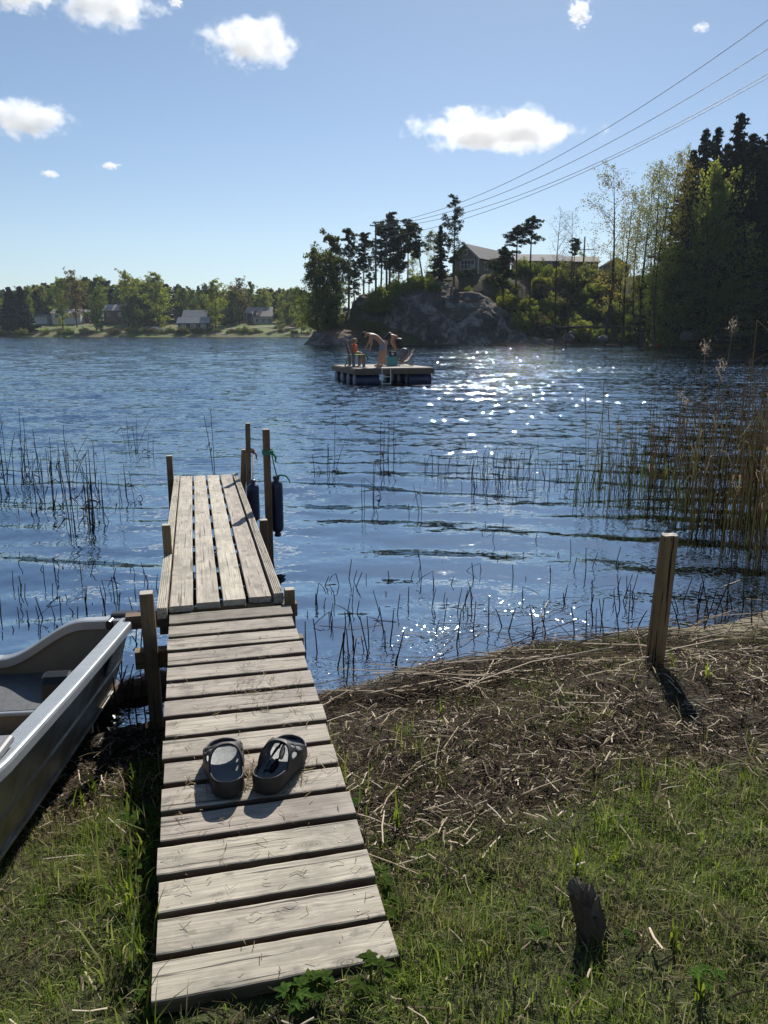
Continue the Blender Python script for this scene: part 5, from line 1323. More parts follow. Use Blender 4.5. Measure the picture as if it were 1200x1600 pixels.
tree_px(868, 331, 530, 110.5, 'bare', 18, 'almost leafless straight tree at the water left of the slanting one', sxy=0.85)
tree_px(884, 333, 531, 110, 'bare', 18, 'almost leafless tree with a slightly slanting trunk at the water', sxy=0.8, rz=1.4)
tree_px(942, 260, 535, 107, 'birchA', 24, 'tall open birch standing free at the water left of the wood', sxy=1.0)
tree_px(976, 300, 520, 108, 'birchC', 22, 'first birch of the wood right of the free standing one', sxy=0.95)
for i, (px, pt, Y, k) in enumerate(((1000, 268, 111, 'birchC'), (1012, 255, 106, 'birchB'), (1024, 262, 113, 'birchC'), (1040, 240, 108, 'birchC'), (1052, 236, 115, 'birchB'), (990, 300, 116, 'birchB'), (965, 330, 118, 'birchB'), (1063, 262, 104, 'birchC'), (1032, 300, 101, 'birchB'), (1008, 320, 104, 'birchB'))):
    tree_px(px, pt, 520, Y, k, 22, ('thick topped' if i < 5 else 'low thin') + ' slender birch in the row right of the free standing one, number %s' % ('one two three four five'.split()[i % 5]), group='birches at the edge of the right wood', sxy=0.85)
for i, (px, pt, Y, lab) in enumerate(((1078, 198, 108, 'pointed spruce at the left end of the spruce row'), (1096, 196, 110, 'second pointed spruce in the row, almost level with the left one'), (1128, 174, 106, 'tallest and sharpest spruce top of the row'), (1182, 180, 103, 'broad dark spruce right of the tallest one'), (1203, 186, 101, 'dark spruce cut by the right edge of the picture'))):
    tree_px(px, pt, 515, Y, 'spruceA' if i < 3 else 'spruceB', 26 if i < 3 else 24, lab, sxy=(0.85, 0.8, 0.95, 1.15, 1.1)[i])
tree_px(1160, 215, 515, 108, 'spruceB', 24, 'dark spruce half hidden between the tallest top and the broad one', sxy=1.0)
tree_px(1108, 281, 500, 99, 'lime', 14, 'yellow green broadleaf tree glowing in front of the dark spruces', sxy=0.62)
tree_px(1212, 300, 500, 88, 'spruceB', 24, 'lighter green spruce with hanging boughs at the right edge of the picture', sxy=1.1)
for i, (px, pt, Y, k, sx_) in enumerate(((1070, 300, 118, 'spruceA', 1.2), (1110, 260, 117, 'spruceA', 1.2), (1145, 240, 113, 'spruceB', 1.2), (1090, 340, 99, 'birchB', 0.8), (1132, 370, 96, 'birchB', 0.9), (1158, 350, 94, 'birchB', 0.8), (1072, 330, 102, 'birchB', 0.7), (1180, 400, 92, 'darkdecid', 1.3), (1060, 390, 102, 'darkdecid', 1.0), (1035, 410, 105, 'darkdecid', 0.9), (1150, 300, 103, 'spruceB', 1.2), (1195, 330, 98, 'spruceB', 1.2), (1225, 300, 104, 'spruceB', 1.2), (1240, 330, 92, 'spruceB', 1.2), (1270, 280, 98, 'spruceA', 1.2), (1300, 300, 92, 'spruceB', 1.2), (1330, 260, 100, 'spruceA', 1.2), (1185, 445, 90, 'darkdecid', 1.3), (1100, 430, 99, 'darkdecid', 1.3), (1140, 440, 95, 'darkdecid', 1.3), (1062, 232, 111, 'spruceA', 1.0), (1150, 206, 109, 'spruceA', 1.1), (1170, 225, 106, 'spruceB', 1.2), (1112, 222, 112, 'spruceA', 1.1), (1215, 200, 105, 'spruceB', 1.2))):
    kk = {'spruceA': 26, 'spruceB': 24, 'darkdecid': 16, 'birchB': 22}[k]
    tree_px(px, pt, 500, Y, k, kk, {'spruceA': 'dark spruce', 'spruceB': 'dark spruce', 'darkdecid': 'dark leafy tree', 'birchB': 'thin pale green birch'}[k] + (' in the shaded wood under and behind the tall spruces' if k != 'birchB' else ' in front of the dark spruces'), group={'spruceA': 'shaded spruces', 'spruceB': 'shaded spruces', 'darkdecid': 'shaded leafy trees', 'birchB': 'thin birches'}[k] + ' of the right wood', sxy=sx_)
# trees behind the crest of the peninsula, thin and partly hidden
for i, (px, pt, Y, k, H0) in enumerate(((905, 395, 150, 'smallbirch', 8), (925, 370, 140, 'bare', 18), (958, 380, 138, 'birchB', 22), (985, 370, 135, 'birchB', 22), (1015, 350, 132, 'birchB', 22), (1045, 340, 130, 'darkdecid', 16), (895, 372, 132, 'pineThin', 11), (575, 400, 135, 'pineA', 14), (555, 410, 133, 'pineC', 12), (645, 392, 137, 'smallbirch', 8), (612, 400, 134, 'darkdecid', 16))):
    tree_px(px, pt, 450, Y, k, H0, 'thin tree showing behind the crest of the peninsula', group='trees behind the crest of the peninsula')
# bushes
rb = random.Random(12)
for (px, py, Y, k, h, lab) in ((598, 480, 111.5, 'bushB', 3.6, 'pale green bush leaning over the reddish rock shoulder'), (628, 455, 113.5, 'bushL', 3.0, 'bright bush on the crest between the pole group and the slanting pine'), (584, 478, 112.5, 'bushB', 2.8, 'small pale bush left of the one over the rock shoulder'), (655, 448, 114.5, 'bushL', 3.0, 'yellow green bush under the slanting pine'), (671, 448, 113.5, 'bushB', 2.6, 'leafy bush at the foot of the dark bushy conifer'), (582, 508, 111.5, 'bushL', 2.0, 'lone lime green bush low on the rocks near the water'), (633, 478, 113.0, 'bushL', 1.6, 'tiny bush growing on the face of the high granite hump'), (793, 472, 113.5, 'bushL', 2.6, 'bright green bush beside the small pine with the long bare trunk')):
    p_ = atY(px, py + 6, Y); g = p_.z - 0.5
    plant(PR[k], p_.x, Y, g, h, {'bushB': 2.6, 'bushL': 2.4}[k], lab, 'bush')
cnt = 0
for i in range(130):
    x = rb.uniform(8.0, 46); Y = pen_shore(x) + rb.uniform(1.5, 22)
    if x < 17 and Y - pen_shore(x) < 9: continue
    if 7 < x < 22 and Y > 123: continue
    k = rb.choice(['bushG', 'bushB', 'bushB', 'bushL', 'bushG', 'bushR'] if x < 34 else ['bushG', 'bushG', 'bushR']); h = rb.uniform(1.5, 3.1) if not (x < 20 and Y > 116) else rb.uniform(.8, 1.5)
    plant(PR[k], x, float(Y), ph(x, float(Y)) - 0.1, h, {'bushG': 2.6, 'bushB': 2.6, 'bushL': 2.4, 'bushR': 2.2}[k], {'bushG': 'dark green', 'bushB': 'pale green', 'bushL': 'lime green', 'bushR': 'brownish sparse'}[k] + ' bush in the thicket covering the slope right of the granite cliff', 'bush', k and {'bushG': 'dark', 'bushB': 'pale', 'bushL': 'lime', 'bushR': 'brownish'}[k] + ' bushes on the slope right of the cliff')
for i in range(34):
    x = rb.uniform(7.5, 21); Y = rb.uniform(121, 131)
    if 10 < x < 17 and Y > 126: continue
    k = rb.choice(['bushG', 'bushB', 'bushR']); h = rb.uniform(0.7, 1.15); plant(PR[k], x, Y, ph(x, Y) - 0.1, h, {'bushG': 2.6, 'bushB': 2.6, 'bushR': 2.2}[k], {'bushG': 'dark green', 'bushB': 'pale green', 'bushR': 'brownish'}[k] + ' low scrub below the wooden house', 'bush', {'bushG': 'dark', 'bushB': 'pale', 'bushR': 'brownish'}[k] + ' low scrub below the wooden house', sxy=1.5)
for i in range(22):
    x = rb.uniform(-10.5, 8.0); Y = float(pen_shore(x)) + rb.uniform(8, 16)
    k = rb.choice(['bushB', 'bushL', 'bushR']); plant(PR[k], x, Y + (4 if x > -1 else 0), ph(x, Y) - 0.1, rb.uniform(0.9, 1.7), {'bushL': 2.4, 'bushB': 2.6, 'bushR': 2.2}[k], 'low bush growing on top of the rocky left half of the peninsula', 'bush', 'low bushes on the rocky crest')
tr_ = MB(); a_ = atY(852, 513, 109.5); b_ = atY(968, 511, 107.5); a_.z = max(a_.z, 0.5)
tr_.tube([a_, (a_+b_)/2 + Vector((0, 0, 0.12)), b_], [0.13, 0.16, 0.10], 8); tr_.tube([(a_*0.7+b_*0.3), (a_*0.7+b_*0.3) + Vector((0.8, -0.3, 0.9))], [0.05, 0.02], 6)
tag(tr_.build('fallen_trunk', MB_DARK), 'dark fallen trunk lying along the shore behind the leafless trees', 'fallen trunk')

# --- the wood on the far shore
proto('fP', pine, 14, 41, 0.40, 0.17, 0.8, 0.0, 0.42); proto('fS', spruce, 15, 42, 0.30, 0.45, 0.8)
proto('fD', decid, 15, 43, 'lime', 0.20, 0.10, 0.28, 0.95, MB_DARK, 'broadleaf_tree', 0.2, 34, False); proto('fG', decid, 15, 44, 'green', 0.20, 0.08, 0.30, 1.1, MB_DARK, 'broadleaf_tree', 0.2, 34, False)
proto('fB', decid, 15, 45, 'brown', 0.24, 0.2, 0.34, 0.5, MB_DARK, 'broadleaf_tree', 0.0, 26, True); proto('fL', decid, 12, 46, 'lime', 0.24, 0.10, 0.36, 0.5, MB_DARK, 'broadleaf_tree', 0.1, 24, False)
H0s = {'fP': 14, 'fS': 15, 'fD': 15, 'fG': 15, 'fB': 15, 'fL': 12}
for (px, pt, Y, k, sx_, lab) in (
    (18, 448, 262, 'fS', 1.2, 'very dark spruce at the left edge of the far shore'), (36, 447, 258, 'fS', 1.1, 'very dark spruce just inside the left edge of the far shore'),
    (45, 455, 259, 'fG', 1.0, 'grey green tree right of the two dark spruces on the far shore'), (97, 440, 272, 'fD', 1.0, 'pale green tree in front of the white cabin on the far shore'),
    (120, 430, 276, 'fB', 1.0, 'rusty brown tree near the white cabin on the far shore'), (150, 436, 258, 'fG', 1.0, 'mid green tree standing at the water right of the white cabin'),
    (201, 427, 275, 'fD', 1.1, 'tall pale tree above the reddish cabin on the far shore'), (216, 478, 251, 'fG', 0.8, 'small dark leafless looking tree at the water left of the parked cars'), (248, 430, 268, 'fD', 1.3, 'broad yellow green tree behind the parked cars'),
    (336, 441, 257, 'fD', 1.2, 'bright green tree right beside the dark boathouse'), (374, 440, 285, 'fB', 1.1, 'round rusty brown tree between the boathouse and the cream cabin'),
    (395, 442, 300, 'fG', 0.9, 'tall green tree behind the cream cabin'), (412, 457, 300, 'fL', 1.2, 'lime green tree above the roof of the cream cabin'), (441, 463, 262, 'fD', 0.9, 'thin green tree right of the cream cabin'),
    (470, 470, 254, 'fL', 1.2, 'light green tree at the water by the peninsula'), (462, 452, 270, 'fG', 1.0, 'grey green tree behind the light green one by the peninsula')):
    tree_px(px, pt, 505, Y, k, H0s[k], lab, ground=fh, sxy=sx_)
GL = {'fP': ('pine in the wooded hillside on the far left shore', 'pines of the far wood'), 'fS': ('spruce in the wooded hillside on the far left shore', 'spruces of the far wood'), 'fD': ('pale green leafy tree in the wooded hillside on the far left shore', 'pale leafy trees of the far wood'), 'fG': ('dark green leafy tree in the wooded hillside on the far left shore', 'dark leafy trees of the far wood')}
sky_px = [-60, 0, 50, 100, 150, 200, 250, 300, 350, 400, 450, 500, 560]; sky_py = [455, 462, 446, 434, 433, 434, 437, 448, 451, 450, 449, 452, 455]
for i in range(470):
    Y = rb.choice([rb.uniform(278, 300), rb.uniform(296, 315), rb.uniform(305, 335), rb.uniform(330, 430)]); px = rb.uniform(-70, 520) if i < 360 else rb.uniform(-420, -60)
    if Y < 296 and (70 < px < 200 or 265 < px < 330 or 375 < px < 440): continue
    x = atY(px, 500, Y).x; g = fh(x, Y); lim = atY(px, float(np.interp(px, sky_px, sky_py)) + rb.uniform(0, 12), Y).z - g
    k = rb.choice(['fP', 'fP', 'fS', 'fG', 'fD'] if Y > 310 else ['fG', 'fD', 'fD', 'fG', 'fP', 'fS']); h = min(rb.uniform(11, 16), lim) if Y < 330 else max(9, min(lim, 20))
    if h < 5: continue
    plant(PR[k], x, Y, g - 0.2, h, H0s[k], GL[k][0], 'tree', GL[k][1], sxy=rb.uniform(0.9, 1.25))
for i in range(90):
    px = rb.uniform(500, 640) if i % 3 == 0 else rb.uniform(-60, 500); Y = rb.uniform(247.5, 251); x = atY(px, 500, Y).x
    k = rb.choice(['bushG', 'bushB', 'bushR', 'bushG']); plant(PR[k], x, Y, fh(x, Y) - 0.1, rb.uniform(1.0, 2.3), {'bushG': 2.6, 'bushB': 2.6, 'bushR': 2.2}[k], 'low waterside bush along the far left shore', 'bush', 'bushes along the far shoreline', sxy=rb.uniform(1, 1.8))
for o in list(bpy.data.objects):
    if '_used' in o: del o['_used']
# ------------------------------------------------------------------ houses
def planks_mat(name, col, sc=7.0, dark=0.7):
    s = N(name); o = s.coord(); sp = s.t.nodes.new('ShaderNodeSeparateXYZ'); s.t.links.new(o, sp.inputs[0])
    fr = s.math('FRACT', s.math('MULTIPLY', s.math('ADD', sp.outputs[0], sp.outputs[1]), sc)); ln = s.math('LESS_THAN', fr, 0.10)
    nz = s.noise(s.mapv(o, (6, 6, .7)), 1.0, 4, 0.6); c = s.mix(nz, tuple(a*.8 for a in col), tuple(min(1, a*1.15) for a in col))
    return s.surf(s.pbsdf(s.mix(s.math('MULTIPLY', ln, dark), c, tuple(a*.3 for a in col)), 0.8, 0, s.bump(ln, 0.4, -0.02)))
M_WOODH = planks_mat('olive_cladding', (0.25, 0.20, 0.14), 6); M_WHITEH = planks_mat('white_cladding', (0.72, 0.72, 0.70), 5, .4)
M_CREAMH = planks_mat('cream_cladding', (0.50, 0.45, 0.34), 5, .4); M_DARKH = planks_mat('black_cladding', (0.03, 0.026, 0.024), 5); M_REDH = planks_mat('reddish_cladding', (0.20, 0.10, 0.075), 5); M_BROWNH = planks_mat('brown_cladding', (0.14, 0.10, 0.07), 5)
M_TRIM = simple('white_trim', (0.75, 0.75, 0.73), 0.6, var=0.08); s = N('window_glass'); M_GLASS = s.surf(s.pbsdf((0.02, 0.03, 0.04), 0.06, 0, None, 0.8))
def roofmat(name, col, rough=0.5, sc=5.0, metal=0.0):
    s = N(name); o = s.coord(); sp = s.t.nodes.new('ShaderNodeSeparateXYZ'); s.t.links.new(o, sp.inputs[0])
    fr = s.math('FRACT', s.math('MULTIPLY', sp.outputs[1], sc)); nz = s.noise(o, 1.3, 5, 0.65); c = s.mix(nz, tuple(a*.7 for a in col), tuple(min(1, a*1.25) for a in col))
    return s.surf(s.pbsdf(s.mix(s.math('MULTIPLY', s.math('LESS_THAN', fr, 0.12), .5), c, tuple(a*.4 for a in col)), rough, metal, s.bump(fr, 0.3, 0.03)))
M_RDARK = roofmat('dark_tile_roof', (0.035, 0.036, 0.042), 0.75); M_RPALE = roofmat('pale_metal_roof', (0.46, 0.42, 0.40), 0.85, 3.0, 0.0); M_RGREY = roofmat('grey_sheet_roof', (0.30, 0.30, 0.30), 0.5); M_RMOSS = roofmat('mossy_roof', (0.17, 0.15, 0.11), 0.8)
def house(name, loc, rz, W, L, H, rh, wall, roof, label, cat='house', over=0.35, wins=(), found=1.2, chimney=None, lean_mat=None):
    """gable end faces local -Y; ridge runs along +Y. wins: (side, u, z, w, h, cols, rows) with side in 'f','l','r'"""
    h = empty(name, loc, rz, label, cat)
    mb = MB(); x = W/2
    vs = [(-x,0,-found),(x,0,-found),(x,0,H),(0,0,H+rh),(-x,0,H),(-x,L,-found),(x,L,-found),(x,L,H),(0,L,H+rh),(-x,L,H)]
    mb.add(vs, [(0,1,2,3,4), (6,5,9,8,7), (5,0,4,9), (1,6,7,2)]); mb.build('wall', wall, h)
    sl = rh/x; t = 0.12
    for sg in (-1, 1):
        mb = MB(); e = x+over
        A = [(0, -over, H+rh+0.02), (sg*e, -over, H - sl*over + 0.02), (sg*e, L+over, H - sl*over+0.02), (0, L+over, H+rh+0.02)]
        vs = A + [(a, b, c+t) for a, b, c in A]
        f = [(0,1,2,3), (7,6,5,4), (0,4,5,1), (1,5,6,2), (2,6,7,3), (3,7,4,0)]
        if sg > 0: f = [q[::-1] for q in f]
        mb.add(vs, f); mb.build('roof', roof, h)
        mb = MB(); mb.beam((0, -over-.02, H+rh+0.03), (sg*e, -over-.02, H-sl*over+0.03), 0.05, 0.20, 0); mb.build('barge_board', M_TRIM, h)
    for sx in (-x, x):
        mb = MB(); mb.beam((sx*1.003, -0.02, -0.3), (sx*1.003, -0.02, H), 0.14, 0.14, 0, up=Vector((0,1,0))); mb.build('corner_board', M_TRIM, h)
    for (sd_, u, z, w_, hh, cols, rows) in wins:
        def P(a, b, c):
            return {'f': (a, -c, b), 'l': (-x-c, a, b), 'r': (x+c, a, b)}[sd_]
        mb = MB(); f_ = 0.09
        for (a0, b0, a1, b1) in ((u-w_/2-f_/2, z, u+w_/2+f_/2, z), (u-w_/2-f_/2, z+hh, u+w_/2+f_/2, z+hh), (u-w_/2, z, u-w_/2, z+hh), (u+w_/2, z, u+w_/2, z+hh)):
            mb.beam(P(a0, b0, .03), P(a1, b1, .03), f_, f_, 0)
        for k in range(1, cols): mb.beam(P(u-w_/2+w_*k/cols, z, .03), P(u-w_/2+w_*k/cols, z+hh, .03), .06, .06, 0)
        for k in range(1, rows): mb.beam(P(u-w_/2, z+hh*k/rows, .032), P(u+w_/2, z+hh*k/rows, .032), .04, .04, 0)
        fr = mb.build('window', M_TRIM, h)
        mb = MB(); mb.add([P(u-w_/2, z, .012), P(u+w_/2, z, .012), P(u+w_/2, z+hh, .012), P(u-w_/2, z+hh, .012)], [(0,1,2,3)]); mb.build('pane', M_GLASS, fr)
    if chimney:
        mb = MB(); mb.box((0.25, L*chimney, H+rh+0.35), (0.5, 0.5, 0.9)); mb.build('chimney', M_REDH, h)
    return h
p_ = atY(727, 431, 128)
house('wooden_house', p_, R(-30), 4.3, 13.5, 2.75, 1.9, M_WOODH, M_RDARK, 'olive brown wooden house with a dark tiled roof and white framed windows above the cliff', wins=(('f', 0.35, 1.0, 2.3, 1.35, 4, 2), ('f', 0.0, 3.15, 0.55, 0.7, 1, 1), ('r', 3.0, 1.0, 1.2, 1.2, 2, 1), ('r', 7.5, 1.0, 1.2, 1.2, 2, 1)), over=0.45)
p_ = atY(843, 424, 141)
house('long_building', (p_.x-4.0, p_.y+2, p_.z), R(-90+4), 4.5, 8.2, 1.75, 1.1, M_BROWNH, M_RPALE, 'long low brown building with a bright pale metal roof behind the two flat topped pines', 'building', wins=(('r', 3.2, .2, 1.0, 1.0, 2, 1), ('r', 5.5, -.2, .8, 1.7, 1, 1), ('r', 1.3, 0.2, 1.0, 1.0, 2, 1)))
p_ = atY(904, 423, 145)
house('long_building', (p_.x-3.6, p_.y+2, p_.z), R(-90+4), 4.2, 7.0, 1.55, 0.9, M_BROWNH, M_RMOSS, 'low brown building with a patchy weathered roof, right of the pale metal roof', 'building', wins=(('r', 2.0, .1, 1.0, .9, 2, 1), ('r', 5.0, .1, 1.0, .9, 2, 1)))
p_ = atY(962, 424, 146)
house('cottage', p_, R(-8), 4.6, 6.0, 1.0, 1.3, M_WOODH, M_RMOSS, 'small mossy roofed cottage glimpsed between the birch trunks', 'cottage')
def fz(px, Y): return fh(atY(px, 505, Y).x, Y)
def fhouse(px0, px1, Y, rz, *a, **k):
    x0 = atY(px0, 505, Y).x; x1 = atY(px1, 505, Y).x
    return x0, x1
# dark boathouse: long side towards the lake (ridge parallel to the shore)
def lakehouse(px0, px1, Y, D, H, rh, wall, roof, label, nwin, name='cabin', cat='cabin', base=None, tilt=0.0, chim=None, wz=0.9, ww=1.1, wh=1.2):
    x0 = atY(px0, 505, Y).x; x1 = atY(px1, 505, Y).x; L = x1-x0; z = fh((x0+x1)/2, Y) if base is None else atY(px0, base, Y).z
    wins = [('r', L*(k+.5)/nwin, wz, ww, wh, 2, 1) for k in range(nwin)]
    return house(name, (x0, Y + D/2, z), R(-90)+tilt, D, L, H, rh, wall, roof, label, cat, 0.4, wins, 1.5, chim)
lakehouse(278, 325, 252, 5.0, 2.3, 1.6, M_DARKH, M_RGREY, 'black boathouse with three white windows and a light grey roof at the far water', 3, 'boathouse', 'boathouse', base=516, wz=0.5, ww=1.5)
lakehouse(287, 322, 263, 5.5, 3.0, 1.9, M_BROWNH, M_RPALE, 'brown house with a pale roof just behind the black boathouse', 2, base=509)
lakehouse(394, 423, 284, 6.5, 2.9, 1.7, M_CREAMH, M_RDARK, 'cream cabin with a dark roof and white windows on the far meadow', 3, base=507.5, tilt=R(12))
lakehouse(386, 424, 293, 7.0, 3.6, 2.0, M_BROWNH, M_RPALE, 'house with a pale grey roof rising behind the cream cabin', 2, base=505)
lakehouse(81, 124, 286, 6.0, 2.6, 1.3, M_WHITEH, M_RPALE, 'white cabin with a pale roof among the trees on the far left', 3, base=501, tilt=R(5))
lakehouse(51, 74, 288, 4.0, 1.6, 0.5, M_WHITEH, M_RGREY, 'small white shed left of the white cabin', 1, 'shed', 'shed', base=501, wz=.4, wh=.8)
lakehouse(163, 196, 290, 6.5, 3.0, 1.9, M_REDH, M_RPALE, 'reddish brown cabin with a pale roof and chimney on the far shore', 2, base=498, chim=0.6)
lakehouse(128, 140, 292, 5.0, 2.0, 0.9, M_REDH, M_RGREY, 'tiny reddish shed right of the white cabin', 1, 'shed', 'shed', base=497)
# landing stage by the boathouse
a_ = atY(336, 521, 249); b_ = atY(357, 522.5, 248.5)
ls = empty('landing_stage', (a_.x, 249, 0), 0, 'pale plank landing stage beside the black boathouse', 'landing stage')
mb = MB(); mb.beam((0, 0.3, 1.25), (4.4, -2.5, 0.75), 1.6, 0.12, 0); mb.build('decking', M_RAFTTOP, ls)
for x, y, z in ((0.3, .6, 1.2), (2.2, -0.2, 1.0), (4.2, -1.9, .75)):
    mb = MB(); mb.tube([(x, y, -0.5), (x, y, z)], 0.08, 6); mb.build('pile', MB_DARK, ls)
# cars
def car(px, py, Y, rz, paint, label):
    p_ = atY(px, py, Y); z = fh(p_.x, Y); c_ = empty('parked_car', (p_.x, Y, z), rz, label, 'car', 'cars parked on the far shore')
    prof = [(-2.1, .35), (-2.15, .75), (-1.95, .98), (-1.35, 1.02), (-0.9, 1.42), (0.55, 1.46), (1.15, 1.0), (1.95, .88), (2.15, .62), (2.1, .35)]
    mb = MB(); n = len(prof); vs = [(x, -.84 if z < 1.1 else -.68, z) for x, z in prof] + [(x, .84 if z < 1.1 else .68, z) for x, z in prof]
    mb.add(vs, [(i, (i+1)%n, n+(i+1)%n, n+i)[::-1] for i in range(n)] + [tuple(range(n)), tuple(range(n, 2*n))[::-1]]); mb.build('body', paint, c_)
    for sg in (-1, 1):
        mb = MB(); mb.add([(-1.15, sg*.80, 1.05), (-0.85, sg*.705, 1.36), (0.5, sg*.705, 1.38), (1.0, sg*.80, 1.05)], [(0,1,2,3)]); mb.build('side_window', M_GLASS, c_)
        for x in (-1.35, 1.35):
            mb = MB(); mb.lathe([(0.31, -.1), (0.33, -.07), (0.33, .07), (0.31, .1)], (x, sg*.76, .33), 14, 0, Matrix.Rotation(R(90), 3, 'X')); w_ = mb.build('wheel', M_BLACKP, c_)
    mb = MB(); mb.add([(0.6, -.66, 1.40), (1.16, -.76, 1.02), (1.16, .76, 1.02), (0.6, .66, 1.40)], [(0,1,2,3)]); mb.build('windscreen', M_GLASS, c_)
car(230, 514, 257, R(60), simple('dark_car_paint', (0.02, 0.02, 0.025), 0.25), 'dark car parked on the far shore left of the boathouse')
car(243, 515, 255, R(25), simple('white_car_paint', (0.75, 0.75, 0.75), 0.25), 'white car parked on the far shore left of the boathouse')
# dirt track on the far meadow
pts = [(322, 262), (345, 268), (372, 262), (400, 268), (430, 272), (465, 268)]
V = []; 
for (px, Y) in pts:
    for e in (-1.1, 1.1):
        x = atY(px, 505, Y).x; V.append((x, Y+e, fh(x, Y+e)+0.12))
F = np.array([[2*k, 2*k+2, 2*k+3, 2*k+1] for k in range(len(pts)-1)])
tag(link('path', mesh_np('path', V, F, [simple('dirt_track', (0.28, 0.23, 0.17), 0.95, scale=2)])), kind='structure')
# ------------------------------------------------------------------ power poles and cables
M_POLE = simple('grey_pole_wood', (0.10, 0.085, 0.07), 0.9, var=0.3, scale=3); M_INS = simple('brown_insulator', (0.10, 0.05, 0.03), 0.3); M_CABLE = simple('black_cable', (0.03, 0.03, 0.035), 0.5)
def pole(px, ptop, Y, arms, label, g=None, rz=0.0):
    t = atY(px, ptop, Y); z0 = (ph(t.x, Y) if g is None else g) - 0.3; o = empty('power_pole', (t.x, Y, z0), rz, label, 'power pole', 'wooden power poles'); H = t.z - z0
    mb = MB(); mb.tube([(0, 0, 0), (0, 0, H)], [0.17, 0.11], 10); mb.build('pole_shaft', M_POLE, o)
    for (dz_, w_) in arms:
        mb = MB(); mb.beam((-w_, -0.15, H-dz_), (w_, -0.15, H-dz_), 0.10, 0.12, 0); mb.build('crossarm', M_POLE, o)
        for x in (-w_*.93, 0, w_*.93):
            mb = MB(); mb.lathe([(0.03, 0), (0.06, .04), (0.05, .1), (0.06, .14), (0.02, .2)], (x, -0.15, H-dz_+.06), 8); mb.build('insulator', M_INS, o)
    return o
pole(587, 349, 121, ((0.35, 0.85),), 'tall power pole left of the dark pines on the peninsula')
pole(604, 366, 122, ((0.55, 0.8),), 'shorter power pole standing in front of the dark pines on the peninsula')
pole(914, 370, 134, ((2.0, 1.5),), 'power pole left of the free standing birch, above the low buildings')
B_ = Vector((46.0, 38.0, 0)); A_ = atY(587, 352, 121)
P2 = empty('power_pole', (46.0, 38.0, -0.3), R(60), 'power pole on the near shore, outside the picture', 'power pole', 'wooden power poles')
mb = MB(); mb.tube([(0, 0, 0), (0, 0, 26)], [0.20, 0.12], 10); mb.build('pole_shaft', M_POLE, P2)
for k, (off, pa, pm, pr, lb) in enumerate((((-0.75), (580, 352), (762, 299), (1200, 31), 'topmost of the four power cables crossing the sky'), (-0.25, (585, 354), (792, 299), (1200, 76), 'second power cable from the top'), (0.3, (590, 356), (825, 300), (1200, 115), 'third power cable from the top, running close above the lowest'), (0.8, (595, 372), (842, 299.5), (1200, 121), 'lowest of the four power cables'))):
    a = atY(pa[0], pa[1], 120.9); dirv = Vector((B_.x-a.x, B_.y-a.y, 0)); nrm2 = Vector((-dirv.y, dirv.x, 0)).normalized()*off
    def hit(px, py):
        r_ = ray(px, py)     # plan intersection of the view ray with the cable's plan line
        ax, ay = a.x, a.y; bx, by = B_.x + nrm2.x, B_.y + nrm2.y; dx, dy = bx-ax, by-ay
        t = (r_[0]*ay - r_[1]*ax)/(r_[1]*dx - r_[0]*dy); X_, Y_ = ax + dx*t, ay + dy*t
        return t, CAM_H + r_[2]*(Y_/r_[1])
    t1, z1 = hit(*pm); t2, z2 = hit(*pr)
    M3 = np.array([[t1, t1*t1], [t2, t2*t2]]); bb, cc2 = np.linalg.solve(M3, [z1-a.z, z2-a.z])
    pts = []
    for q in range(61):
        t = q/60; pts.append((a.x + (B_.x+nrm2.x-a.x)*t, a.y + (B_.y+nrm2.y-a.y)*t, a.z + bb*t + cc2*t*t))
    mb = MB(); mb.tube(pts, 0.028, 5); tag(mb.build('power_cable', M_CABLE), lb, 'cable', 'power cables')
P2.scale = (1, 1, max(0.3, (pts[-1][2]+1.0)/26))
# red buoy
bq = atZ(1025, 541, 0); bu = empty('buoy', (bq.x, bq.y, 0), 0, 'small red ball buoy floating before the dark wood on the right', 'buoy')
mb = MB(); mb.lathe([(0.22*math.sin(a), -0.22*math.cos(a)+.12) for a in [0.05+3.04*q/12 for q in range(13)]], (0,0,0), 18); mb.build('float', simple('red_buoy', (0.75, 0.06, 0.03), 0.4), bu)
mb = MB(); mb.lathe([(0.04, .32), (0.05, .35), (0.04, .38), (0.02, .39)], (0,0,0), 10); mb.build('eye_ring', M_BLACKP, bu)
# ------------------------------------------------------------------ reeds
def stalkmat(name, a, b, trans=0.15):
    s = N(name); r = s.island(); c = s.mix(r, a, b)
    df = s.t.nodes.new('ShaderNodeBsdfDiffuse'); s.t.links.new(c, df.inputs[0]); tl = s.t.nodes.new('ShaderNodeBsdfTranslucent'); s.t.links.new(c, tl.inputs[0])
    mx = s.t.nodes.new('ShaderNodeMixShader'); mx.inputs[0].default_value = trans; s.t.links.new(df.outputs[0], mx.inputs[1]); s.t.links.new(tl.outputs[0], mx.inputs[2]); return s.surf(mx)
MS_DARK = stalkmat('dark_dead_reed', (0.018, 0.012, 0.008), (0.085, 0.055, 0.034)); MS_TAN = stalkmat('tan_reed', (0.15, 0.11, 0.06), (0.46, 0.35, 0.20), 0.35); MS_GREEN = stalkmat('young_reed_leaf', (0.035, 0.055, 0.015), (0.13, 0.18, 0.04), 0.4)
MS_PLUME = stalkmat('silky_reed_plume', (0.32, 0.26, 0.20), (0.62, 0.54, 0.45), 0.5)
rr_ = random.Random(21)
